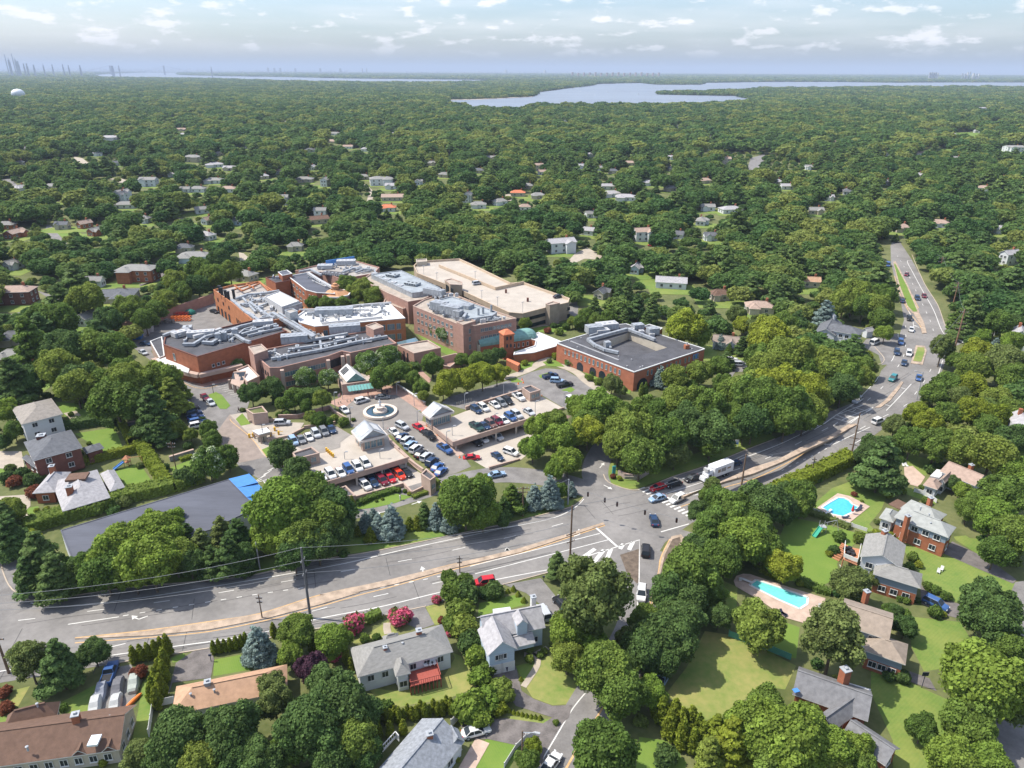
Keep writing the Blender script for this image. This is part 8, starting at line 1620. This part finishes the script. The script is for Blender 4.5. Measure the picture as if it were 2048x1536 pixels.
trees('Q', '285 270 58 s;445 270 92 s;365 285 65 s;330 230 50 s;720 230 68 s;805 250 66 s;1425 90 85 s;1330 110 70 s;1560 60 40 s', 'q'); trees('Q', '235 315 30 a;312 345 42 a;555 270 38 a;600 265 40 a', 'q'); trees('Q', '650 210 58 d p;1190 110 75 g p;1240 140 55 d p;1140 170 60 d p', 'p')
trees('Q', '900 130 165 g;1010 210 105 l;850 60 110 l;1000 60 110 l;1490 70 60 g;1130 240 60 d;60 170 170 d;140 260 90 d'); trees('F', '1500 600 125 l;1650 560 135 g;1700 700 150 l;1450 770 130 l;1760 880 145 l;1640 980 110 l;1850 420 130 l;1960 560 150 g;1870 660 130 l;1960 430 120 g;700 180 130 y;860 150 130 y;1000 130 125 y;1130 120 110 y;1210 100 60 y;650 260 100 y;450 240 90 g;380 160 90 g;560 60 95 g;470 320 60 g;200 120 100 g;250 60 80 w;100 60 100 w;20 120 80 g;330 90 70 g')
trees('B', '770 1090 100 d;925 1040 110 d;1180 960 100 w;1345 970 95 w;1320 850 75 g;1300 1130 90 g;1090 1130 100 g;1000 1160 70 g;1180 1180 70 g;670 870 62 w;1500 260 95 g;1620 285 110 g;1700 350 100 g;1560 340 90 g;1340 410 85 g;1250 400 70 g;1450 400 80 g;1540 410 60 g;1650 850 115 w;1800 820 110 w;1750 970 110 g;1890 920 105 g;1600 900 80 w;1280 1290 75 g;1220 1270 60 g;1350 1310 50 g'); trees('B', '1470 1310 52 g;1040 1240 40 w;980 1250 30 g;705 1215 22 o;1400 1280 40 g;1540 1290 20 g', 'h')
trees('E', '525 780 148 d m;697 955 155 d m', 'm'); trees('E', '1250 1260 40 a c', 'c'); trees('E', '1720 1130 42 g;1790 1140 30 g;1835 1165 30 y;1500 1240 22 g;1560 1220 22 g;1380 1240 40 g;1150 1280 40 l;1220 1300 30 g', 'h')
trees('C', '535 575 62 g;590 610 70 w;650 660 80 w;720 700 85 w;760 740 60 w;1325 625 62 g;1050 890 90 d;960 910 80 g;850 910 70 g;1120 860 70 d;620 930 110 g;1740 620 60 g;1690 620 50 g;1790 560 70 g;1860 610 70 g;1960 600 80 g'); trees('C', '1270 960 35 a;1325 935 32 a;1395 875 40 a;1470 860 32 a;1560 885 38 a;1660 930 40 w;1720 950 32 g;1500 690 34 r;1590 700 40 g;1850 1010 30 d;1820 1050 36 g;1880 1080 36 g;1950 1060 30 g;1510 920 26 o;1180 975 18 d;1340 900 26 a;1990 1090 26 g', 'h')
trees('D', '1290 690 165 y;1400 760 110 l;700 1150 95 o;770 1200 60 o;1210 1100 105 g;1330 1170 70 g;1400 1070 105 g;1560 1010 105 g;1750 680 95 y;1700 600 90 o;1950 760 165 y;1890 940 125 g;1250 1310 165 g;1100 1380 130 g;1450 1340 165 g;1700 1220 160 g;1900 1190 175 g;600 1330 180 l;480 1420 120 l;750 1400 130 g;1600 1150 100 g;960 1330 110 g;1830 1080 100 g;1990 880 110 g'); trees('D', '1090 1110 85 s;1570 830 55 s;1640 880 40 g', 'q'); trees('D', '1740 850 62 d p;820 430 80 p p;900 540 90 p p;750 470 80 p p;1020 560 90 p p;980 640 70 p p;560 560 80 p p;680 610 80 g p;800 640 70 p p', 'p'); trees('D', '935 1210 26 g c;970 1205 26 g c', 'c')
trees('D', '390 1000 34 g;600 1130 30 g;540 1060 26 d;500 1100 24 l;580 1080 24 g;640 1170 24 g;180 730 30 r;270 740 40 g;330 700 40 g;440 690 60 g;230 690 30 d', 'h')
trees('I', '120 950 130 g;350 1060 130 g;520 1180 110 g;200 1060 200 y;430 1130 150 y;60 1180 180 g;250 1240 170 g;450 1270 130 g;600 930 150 g;720 990 140 g;440 850 120 g;840 930 90 g;820 1020 110 g;690 1100 130 d;560 960 130 g;300 860 170 g;120 780 150 y;380 960 120 g;620 1130 90 g;900 960 60 o;880 870 40 y h;560 560 90 s p;250 640 110 g;90 640 110 o;700 470 110 g;850 490 110 g;990 590 100 g;1010 690 70 l;780 400 140 g;950 500 110 g;1000 420 100 g;450 660 50 o')
trees('I', '1440 800 95 o t', 't'); trees('I', '1650 560 120 p p;1600 640 80 p p;1540 620 70 g p;1840 620 110 g;1700 830 120 y;1680 940 130 g;1560 900 80 g;1900 920 150 o;1480 1080 120 g;1380 1150 100 g;1640 1100 120 a;1250 1300 110 a;1330 1370 110 a;1480 1300 110 g;1650 1290 130 a;1850 1180 120 g;1960 1010 130 g;1800 1330 120 a;1560 1180 100 o;1080 1390 90 o;1950 1280 110 g;1760 1400 110 g;1960 760 100 l;1750 720 60 l;1960 620 90 d'); trees('I', '1830 800 52 s', 'q')
trees('X', '80 640 34 g;120 640 36 g;175 600 34 g;60 690 40 g p;130 700 44 d;190 690 46 g;225 700 40 g;60 760 34 d;250 740 30 g;150 770 40 g;250 780 46 g;310 620 26 g;290 640 26 g;330 600 26 g;360 585 26 g;395 570 28 d;425 550 28 g;460 545 24 g;260 620 30 g;220 640 28 d;350 560 28 g;400 540 28 g;440 520 26 d')
# ------------------------------------------------------------ the wood beyond
def pxpoly(s): return P(s)
OPEN = pxpoly('-900,760 -200,740 60,790 215,770 240,700 330,650 440,590 540,560 600,556 690,540 760,545 830,540 960,535 1140,618 1180,650 1330,640 1430,700 1480,800 1600,860 1700,790 1752,700 1770,640 1772,560 1758,488 1818,486 1866,560 1898,605 1920,650 1932,680 1932,740 1902,800 1868,862 1905,908 2100,880 2600,900 2600,2200 -900,2200')
def allp(x, y):
    q = pix((x, y, 3.2)); return q
boxes = []
for c in CLR+EX: xs = [p[0] for p in c]; ys = [p[1] for p in c]; boxes.append((min(xs), max(xs), min(ys), max(ys), c))
GR = {}
def cell(x, y): return int(x//12), int(y//12)
for i, b_ in enumerate(boxes):
    for cx in range(int(b_[0]//12)-1, int(b_[1]//12)+2):
        for cy in range(int(b_[2]//12)-1, int(b_[3]//12)+2): GR.setdefault((cx, cy), []).append(i)
TG = {}
for x, y, r in TREES: TG.setdefault(cell(x, y), []).append((x, y, r))
def blocked(x, y, r):
    for i in GR.get(cell(x, y), ()):
        b_ = boxes[i]
        if b_[0]-r*.3 < x < b_[1]+r*.3 and b_[2]-r*.3 < y < b_[3]+r*.3 and inpoly(x, y, b_[4]): return True
    cx, cy = cell(x, y)
    for i in (-1, 0, 1):
        for j in (-1, 0, 1):
            for a, b__, c in TG.get((cx+i, cy+j), ()):
                if (a-x)**2+(b__-y)**2 < (c*.8+r*.72)**2: return True
    return False
LOWZ += [GP('X', '1775,720 1756,600 1742,490 1775,490 1795,600 1795,720'), GP('I', '400,800 900,820 920,700 480,680'), GP('I', '430,860 880,880 900,700 440,700')]
for e in EX:
    cy = sum(p[1] for p in e)/len(e)
    if cy > 250: LOWZ.append([(p[0]-p[0]/p[1]*k, p[1]-k) for k in (.06*cy,) for p in e]); xs = [p[0] for p in e]; ys = [p[1] for p in e]; LOWZ.append([(min(xs), min(ys)-.05*cy), (max(xs), min(ys)-.05*cy), (max(xs), max(ys)), (min(xs), max(ys))])
LB_ = [(min(p[0] for p in z), max(p[0] for p in z), min(p[1] for p in z), max(p[1] for p in z), z) for z in LOWZ]
def lowz(x, y): return any(b_[0] < x < b_[1] and b_[2] < y < b_[3] and inpoly(x, y, b_[4]) for b_ in LB_)
cand = []; q = random.Random(11)
CANDC = [P('1985,300 2060,290 2060,325 1960,325'), P('1905,265 1960,262 1972,290 1900,290'), P('1840,300 1920,296 1900,318 1850,316'), P('1600,302 1625,300 1625,310 1600,312')]
def scatter(y0, y1, sp, rmin, rmax, out):
    y = y0
    while y < y1:
        hw_ = y*.80+60; x = -hw_
        while x < hw_:
            px, py = x+q.uniform(-.42, .42)*sp, y+q.uniform(-.42, .42)*sp; r = q.uniform(rmin, rmax)
            r *= q.choice([.6, .8, 1, 1, 1.05, 1.15])
            if q.random() < .05: x += sp; continue
            if py < 2200 and lowz(px, py): r = q.uniform(2.2, 3.4)
            s = pix((px, py, 3.2))
            if s is None or inpoly(s[0], s[1], OPEN) or blocked(px, py, r): x += sp; continue
            if any(inpoly(s[0], s[1], w_) for w_ in WATERS): x += sp; continue
            if py > 900 and any(inpoly(s[0], s[1], w_) for w_ in CANDC): x += sp; continue
            out.append((px, py, r)); x += sp
        y += sp*.86
scatter(180, 420, 8.8, 4.4, 7.0, cand); scatter(420, 900, 10.5, 5.2, 8.6, cand)
nbig = 292-sum(1 for p in PLANTS if p[1] not in 'hcj')
cand.sort(key=lambda c: c[1]/c[2])
CW2 = ['g', 'g', 'd', 'g', 'l', 'g', 'f', 'o', 'f', 'g', 'y', 'd']
one = [c for c in cand if abs(c[0]) < c[1]*.70+8][:max(0, nbig)]; oneset = set(one); rest = [c for c in cand if c not in oneset]
for i, (x, y, r) in enumerate(one):
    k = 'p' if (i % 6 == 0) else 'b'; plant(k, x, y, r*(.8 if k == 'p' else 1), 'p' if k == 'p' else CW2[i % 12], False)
far = []; scatter(900, 2100, 14.5, 7, 12, far); far2 = []; scatter(2100, 4600, 22, 11, 19, far2); far3 = []; scatter(4600, 9000, 40, 20, 32, far3); far4 = []; scatter(9000, 22000, 120, 60, 95, far4)
# crowns used by the far wood: not linked to the scene, instanced by one object
def wood(name, pts, meshes, label, zsc=1., rk=1.):
    me = bpy.data.meshes.new(name); me.from_pydata([(x, y, T(y)-.3) for x, y, r in pts], [], []); a = me.attributes.new('size', 'FLOAT', 'POINT'); a.data.foreach_set('value', [r*rk for x, y, r in pts])
    a = me.attributes.new('pick', 'INT', 'POINT'); a.data.foreach_set('value', [q.randrange(len(meshes)) for _ in pts]); a = me.attributes.new('turn', 'FLOAT', 'POINT'); a.data.foreach_set('value', [q.uniform(0, 6.28) for _ in pts])
    o = bpy.data.objects.new(name, me); link(o); o['kind'] = 'stuff'; o['label'] = label
    cl = bpy.data.collections.new(name+'_crowns')
    for i, m in enumerate(meshes): c = bpy.data.objects.new(f'crown_{i}', m); cl.objects.link(c)
    ng = bpy.data.node_groups.new(name, 'GeometryNodeTree'); ng.interface.new_socket('Geometry', in_out='INPUT', socket_type='NodeSocketGeometry'); ng.interface.new_socket('Geometry', in_out='OUTPUT', socket_type='NodeSocketGeometry')
    N = ng.nodes; L = ng.links; gi = N.new('NodeGroupInput'); go = N.new('NodeGroupOutput'); m2p = N.new('GeometryNodeMeshToPoints'); ip = N.new('GeometryNodeInstanceOnPoints'); ci = N.new('GeometryNodeCollectionInfo')
    ci.inputs['Collection'].default_value = cl; ci.inputs['Separate Children'].default_value = True; ci.inputs['Reset Children'].default_value = True
    def na(nm, ty): n = N.new('GeometryNodeInputNamedAttribute'); n.data_type = ty; n.inputs[0].default_value = nm; return [o_ for o_ in n.outputs if o_.enabled and o_.name == 'Attribute'][0]
    L.new(gi.outputs[0], m2p.inputs[0]); L.new(m2p.outputs[0], ip.inputs['Points']); L.new(ci.outputs[0], ip.inputs['Instance']); ip.inputs['Pick Instance'].default_value = True
    L.new(na('pick', 'INT'), ip.inputs['Instance Index']); cx = N.new('ShaderNodeCombineXYZ'); L.new(na('turn', 'FLOAT'), cx.inputs[2]); L.new(cx.outputs[0], ip.inputs['Rotation'])
    vs = N.new('ShaderNodeVectorMath'); vs.operation = 'MULTIPLY'; vs.inputs[1].default_value = (1, 1, zsc); c2 = N.new('ShaderNodeCombineXYZ'); s_ = na('size', 'FLOAT')
    for k in range(3): L.new(s_, c2.inputs[k])
    L.new(c2.outputs[0], vs.inputs[0]); L.new(vs.outputs[0], ip.inputs['Scale']); L.new(ip.outputs[0], go.inputs[0]); o.modifiers.new('wood', 'NODES').node_group = ng; return o
FA = [lobed('far_crown', 120+i, broad_lobes(120+i, 44, lr=(.17, .33)), 4600, .085, m=LF['f'], tv=.6) for i in range(5)]+[lobed('far_pine', 130, plate_lobes(130, n=24), 1600, .11, .45, .72, m=LF['p'])]
FB = [lobed('far_crown', 140+i, broad_lobes(140+i, 22), 1500, .13, m=LF['f'], tv=.5) for i in range(5)]
def clump(seed, n=7):
    rs = np.random.RandomState(seed); L_ = [(rs.uniform(-.7, .7), rs.uniform(-.7, .7), .32+rs.uniform(0, .16), rs.uniform(.26, .42)) for _ in range(n*2)]; return lobed('far_clump', seed, np.array(L_), 500, .12, m=LF['f'], tv=.5)
FC = [clump(150+i) for i in range(4)]
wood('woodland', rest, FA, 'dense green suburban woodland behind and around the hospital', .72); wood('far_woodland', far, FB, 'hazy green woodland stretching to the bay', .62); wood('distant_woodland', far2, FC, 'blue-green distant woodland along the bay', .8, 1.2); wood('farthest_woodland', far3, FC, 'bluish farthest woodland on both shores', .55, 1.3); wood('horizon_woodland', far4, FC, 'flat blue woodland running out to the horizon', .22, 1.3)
# shade-loving undergrowth along the near woods keeps bare ground from showing
und = []; yy = 62
while yy < 420:
    x = -yy*.75-20
    while x < yy*.75+20:
        px, py = x+q.uniform(-2, 2), yy+q.uniform(-2, 2); s = pix((px, py, T(py))); c = cell(px, py); ok = False
        for i in (-1, 0, 1):
            for j in (-1, 0, 1):
                for a, b_, r in TG.get((c[0]+i, c[1]+j), ()):
                    if r > 3 and (a-px)**2+(b_-py)**2 < (r*1.1)**2: ok = True
        if ok and q.random() < .5:
            bad = any(inpoly(px, py, boxes[i][4]) for i in GR.get(c, ())) or inpoly(px, py, HWP) or inpoly(px, py, [(p[0], p[1]) for p in PITL]) or any((Vector((px, py))-v.to_2d()).length < 6.5 for v in SIDE)
            if s and 300 < s[0] < 1300 and 640 < s[1] < 1075: bad = True
            if s and s[0] > 1150 and 850 < s[1] < 990 and s[0] < 1330: bad = True
            if not bad: und.append((px, py, q.uniform(.7, 1.7)))
        x += 3.4
    yy += 3.2
wood('undergrowth', und, [lobed('bush', 160+i, broad_lobes(160+i, 14, low=0, top=1.1, spread=.7), 500, .17, m=LF['f']) for i in range(3)], 'low undergrowth beneath the garden and roadside trees')
# yards in the wood
for i, y_ in enumerate(YARDS): sheet('garden_lawn', y_, .012+.012*(i % 9), LAWN)
lawn('X', '1905,266 1955,264 1968,288 1902,288', LAWN2, .02); lawn('X', '1840,300 1920,297 1900,316 1855,314', LAWN, .02); lawn('X', '1985,302 2060,290 2060,322 1962,322', LAWN2, .02); lawn('X', '1603,302 1622,300 1624,309 1602,311', LAWN, .02)
# ------------------------------------------------------------ far city, towers, bridge, boats
def at(px, depth, py=None):
    a, b_ = ray('X', px, py or 160); x = a/b_*depth
    return x, depth
def ztop(px, py, depth): a, b_ = ray('X', px, py); return H-depth/b_ if b_ > 0 else H+depth/abs(b_)
def ztop(px, py, depth):
    u, v = px-1024, 768-py; v2 = u*SR+v*CR; dz = v2*CT-FP*ST; dy = FP*CT+v2*ST; return H+depth*dz/dy
def xat(px, py, depth):
    u0, v0 = px-1024, 768-py; u = u0*CR-v0*SR; v = u0*SR+v0*CR; return depth*u/(FP*CT+v*ST)
FARB = mat('far_concrete', (.36, .38, .42), .9, .2, .01); FARW = mat('far_white', (.60, .58, .55), .9, .1, .01); FARR = mat('far_brick', (.34, .24, .20), .9, .1, .01)
def tower(px, py, w_, depth, m, label, group=None, spire=0, cat='skyscraper', name='skyscraper', base=0, step=True):
    x = xat(px, py, depth); z = min(350, H+(ztop(px, py, depth)-H)*(.75 if px < 40 else .42)); ww = w_*.75*depth/1579; t = thing(name, label, cat, (x, depth, base), group=group); b = MB(); b.box(x, depth, base, ww, ww, (z-base)*(.8 if step else 1), .3)
    if step: b.box(x, depth, base+(z-base)*.8, ww*.7, ww*.7, (z-base)*(.2 if not spire else .1), .3)
    if spire: b.box(x, depth, base+(z-base)*.9, ww*.2, ww*.2, (z-base)*.1, .3)
    b.build('shaft', m, t); return t
for i, (px, py, w_, s_, l) in enumerate(((6, 99, 2, 0, 'slender tower farthest left on the city skyline'), (14, 108, 5, 1, 'stepped tower right of the leftmost slender one'), (20, 97, 2, 0, 'tallest slender tower of the city skyline'), (27, 108, 4, 1, 'tower just right of the tallest slender one'), (33, 117, 5, 0, 'lower tower behind the spires'), (43, 113, 3, 0, 'left of two paired towers on the skyline'), (49, 113, 4, 0, 'right of two paired towers on the skyline'), (64, 119, 4, 0, 'small tower before the gap in the skyline'), (82, 113, 3, 1, 'pointed tower standing alone in the skyline'), (101, 118, 3, 0, 'small pointed tower right of the lone one'), (122, 117, 3, 0, 'thin tower right of the middle of the left skyline'), (134, 121, 3, 0, 'low tower of the left skyline'), (157, 121, 4, 0, 'low block at the right end of the left skyline'), (222, 123, 6, 0, 'dark block tower above the left water'), (235, 122, 3, 0, 'narrow tower right of the dark block tower'), (421, 127, 3, 0, 'single tower right of the bridge'), (724, 132, 2, 0, 'left of a pair of far towers'), (733, 132, 2, 0, 'right of a pair of far towers'))):
    tower(px, py, w_, 8800 if px < 500 else 14000, FARB, l, 'skyscrapers on the far skyline', s_)
for i in range(12): tower(1860+i*4 if i < 5 else 1925+(i-5)*5.5, [146, 145, 147, 146, 149, 150, 151, 146, 143, 150, 152, 151][i], [3, 4, 3, 4, 3, 2, 3, 3, 2, 4, 3, 3][i], 9500, FARW if i in (4, 7, 9, 11) else FARB, f'{ORD[i]} building from the left in the waterfront town at the far right', 'towers of the waterfront town', 0, 'tower block', 'tower_block', step=False)
for i in range(16): tower(1145+i*11.5, 149+(i*7 % 4), 4.2, 11500, FARR, f'far brown apartment tower, number {i+1} from the left across the bay', 'apartment towers across the bay', 0, 'tower block', 'tower_block', step=False)
for i, (x, y) in enumerate(((535, 131), (548, 132), (560, 132), (640, 133), (680, 133), (590, 133), (1012, 138), (1090, 139))): tower(x, y, 5, 19000, FARW if i > 5 else FARB, f'far tower block, {ORD[i]} from the left along the middle horizon' if i < 8 else 'x', 'blocks along the middle horizon', 0, 'tower block', 'tower_block', step=False)
b = MB(); qq = random.Random(5)
def fab(x0, x1, y0, y1, n, s0, s1, h0, h1, mw=.3):
    for _ in range(n):
        px, py = qq.uniform(x0, x1), qq.uniform(y0, y1); g = W('X', px, py, 0)
        if g.y < 0 or g.y > 60000: continue
        if any(inpoly(px, py, w_) for w_ in WATERS): continue
        s_ = qq.uniform(s0, s1)*g.y/1579; b.box(g.x, g.y, 0, s_, s_*.6, 1.7*qq.uniform(h0, h1)*g.y/1579, qq.uniform(-.4, .4), 1 if qq.random() < mw else 0)
fab(0, 700, 141, 152, 900, 1.2, 4.5, .5, 2.4); fab(0, 420, 138.5, 143, 500, 1.5, 5, .8, 3.4); fab(700, 1200, 145, 157, 500, 1.2, 5, .6, 1.8); fab(1200, 2048, 147, 158, 420, 1.2, 4, .5, 1.3); fab(1000, 1180, 157, 165, 160, 1, 4, .5, 1.3, .5); fab(1740, 1980, 152, 163, 220, 1.5, 5, .6, 1.8, .6); fab(730, 1080, 176, 198, 26, 4, 7, 1.6, 2.6, .8); fab(1500, 1800, 180, 192, 60, 3, 9, 1.4, 2.6, .8)
o = b.build('distant_town', [FARB, FARW]); o['kind'] = 'stuff'; o['label'] = 'pale distant town buildings spread along the far shores'
# bridge
D_ = 13500; t = thing('suspension_bridge', 'hazy suspension bridge over the sound at the left', 'bridge', (xat(330, 150, D_), D_, 0)); tops = []
for px in (223, 330): x = xat(px, 150, D_); z = ztop(px, 131, D_); tops.append((x, z)); b = MB(); [b.box(x, D_+s_, -1, 12, 8, z, 0) for s_ in (-15, 15)]; b.box(x, D_, z*.9, 12, 30, 8); b.build('bridge_tower', FARB, t)
b = MB(); b.box((tops[0][0]+tops[1][0])/2, D_, 42, (tops[1][0]-tops[0][0])*2.0, 26, 6); b.build('deck', FARB, t); b = MB(); prev = None
for i in range(41):
    f_ = -.5+i/40*2; u = f_ if 0 <= f_ <= 1 else (-f_ if f_ < 0 else f_-1); z = 50+(tops[0][1]-50)*((2*f_-1)**2 if 0 <= f_ <= 1 else max(0, 1-u*2)); p = Vector((tops[0][0]+(tops[1][0]-tops[0][0])*f_, D_, z))
    if prev is not None: b.bar(prev, p, 2, 3)
    prev = p
b.build('cable', FARB, t)
# water tower
dW = 2500; x = xat(36, 187, dW); zc = ztop(36, 187, dW); r_ = 12.5*dW/1579; t = thing('water_tower', 'white bulb-shaped water tower rising from the wood at the left', 'water tower', (x, dW, 3)); b = MB(); b.lathe((x, dW, zc), [(.3, r_*.72), (r_*.5, r_*.62), (r_*.85, r_*.36), (r_, 0), (r_*.88, -r_*.34), (r_*.5, -r_*.62), (r_*.22, -r_*.8)], 24); b.build('tank', mat('tower_white', (.68, .70, .72), .5, .04, .2), t, True); b = MB(); b.lathe((x, dW, 3), [(r_*.4, 0), (r_*.24, 8), (r_*.22, zc-3-r_*.7)], 16); b.build('stem', mat('tower_blue', (.30, .50, .62), .5, .05, .2), t, True)
for x, y, l in ((1739, 191, 'thin white mast in the woods on the right'), (1923, 195, 'pale church spire rising from the right-hand woods')):
    d_ = 3300; X0 = xat(x, y, d_); z = ztop(x, y-8, d_); t = thing('church_spire' if 'church' in l else 'mast', l, 'spire' if 'church' in l else 'mast', (X0, d_, 0)); b = MB()
    if 'church' in l: b.box(X0, d_, 0, 8, 8, z*.55); b.box(X0, d_, z*.55, 8, 8, z*.45, 0, 0, .05)
    else: b.tube((X0, d_, 0), (X0, d_, z), 1.6, 8, 0, 1.2)
    b.build('shaft', FARW, t)
# boats
k = 0
for i, (px, py) in enumerate(((1124, 189), (1130, 176), (1048, 197), (1260, 176), (1277, 190), (1287, 201), (1350, 196), (1362, 200), (1372, 202), (1380, 194), (1290, 203), (1394, 199), (1408, 197), (1418, 200), (1427, 195), (1365, 190), (1402, 190), (1442, 196), (1456, 193), (1340, 200), (1325, 177), (1100, 192), (1232, 178), (1160, 185), (1190, 192), (1215, 186), (1470, 194), (1388, 203), (1355, 203), (1600, 171), (1720, 171), (1890, 171), (1995, 171))):
    g = W('X', px, py, .5); s_ = qq.uniform(.8, 1.5); t = thing('boat', f'small white boat on the bay, number {i+1} of the scattered ones', 'boat', tuple(g), qq.uniform(0, 3), 'white boats on the bay', s_); t['label'] = 'small white boat moored on the distant bay'
    b = MB(); b.prism([(-5, -1.6), (4, -1.6), (7, 0), (4, 1.6), (-5, 1.6)], 0, 1.8); b.build('hull', TRIM, t, local=True); b = MB(); b.box(-.5, 0, 1.8, 4.5, 2.2, 1.6, 0, 0, .8); b.build('cabin', TRIM, t, local=True)
# sand spit and beach
sheet('beach', [G('X', *p) for p in P('880,199 960,197.5 1060,192.5 1066,194 960,199.5 890,201')], .9, mat('sand', (.50, .43, .33), .9, .1, .05))
# cars and white marquees at the far club: small parked vehicles
for i in range(26):
    px, py = 1945+(i % 13)*4.4+(i//13)*2, 306+(i//13)*5; g = G('X', px, py); cc = ['white', 'silver', 'pale blue', 'white', 'grey'][i % 5]; t = thing('parked_car', 'tiny pale car in the far club car park at the right', 'car', (g.x, g.y, g.z+.03), .4, 'cars in the far club car park'); o = bpy.data.objects.new('body', CARM['suv'][0]); link(o, t); o.material_slots[0].link = 'OBJECT'; o.material_slots[0].material = mat('car_paint_'+cc.replace(' ', '_'), PAINT[cc]); link(bpy.data.objects.new('glass', CARM['suv'][1]), t)
# ------------------------------------------------------------ labels that single out
SIZE = lambda k, r: ('large ' if r > 6.2 else 'small ' if r < 3.6 else '') if k not in 'hcj' else ('big ' if r > 2.8 else '')
def rel(x, y):
    best = None
    for n, a, b_ in LM:
        d = math.hypot(a-x, (b_-y)*.8)
        if best is None or d < best[0]: best = (d, n, a, b_)
    d, n, a, b_ = best; dx, dy = x-a, y-b_
    w_ = ('right of' if dx > 0 else 'left of') if abs(dx) > abs(dy)*.8 else ('behind' if dy > 0 else 'in front of')
    return f'{w_} the {n}'
def uniq(items):
    """items: (object, text, x) -> ordinal counted from the left of the photo when texts coincide"""
    g = {}
    for it in items: g.setdefault(it[1], []).append(it)
    for txt, L_ in g.items():
        L_.sort(key=lambda i: i[2])
        for k, it in enumerate(L_):
            if len(L_) == 1: it[0]['label'] = txt
            else:
                o_ = ORD[k] if k < 12 else f'{k+1}th'
                it[0]['label'] = f'{txt}, {o_} from left of {len(L_)}'
            it[0]['label'] = ' '.join(it[0]['label'].split()[:16])
KG = {'b': 'broadleaf trees', 't': 'open-crowned trees', 'm': 'dense round trees', 'h': 'shrubs', 'p': 'pines', 'q': 'spruces', 'c': 'arborvitae', 'j': 'cone-shaped evergreens'}
KC = {'b': 'tree', 't': 'tree', 'm': 'tree', 'h': 'shrub', 'p': 'pine tree', 'q': 'spruce', 'c': 'arborvitae', 'j': 'evergreen shrub'}
items = []
for o, k, c, r, x, y in PLANTS:
    s = pix((x, y, 3)); o['category'] = KC[k]; o['group'] = KG[k]; items.append((o, f"{SIZE(k, r)}{CW[c]} {KM[k]['e']} {rel(x, y)}", s[0] if s else 0))
uniq(items); items = []
for t, txt, x, y in FHL:
    w_ = 'upper left wood' if x < 700 and y < 420 else 'wood left of the hospital' if x < 620 else 'wood behind the hospital' if x < 1150 else 'wood right of the garage' if x < 1750 and y > 400 else 'upper middle wood' if x < 1400 else 'upper right wood' if y < 420 else 'trees at the right edge'
    t['group'] = 'houses among the trees'; items.append((t, f'{txt} in the {w_}', x))
uniq(items)
print('PLANTS', len(PLANTS), 'trees', sum(1 for p in PLANTS if p[1] not in 'hcj'), 'wood', len(rest), len(far), len(far2), len(far3), 'und', len(und), 'objs', len(bpy.data.objects))
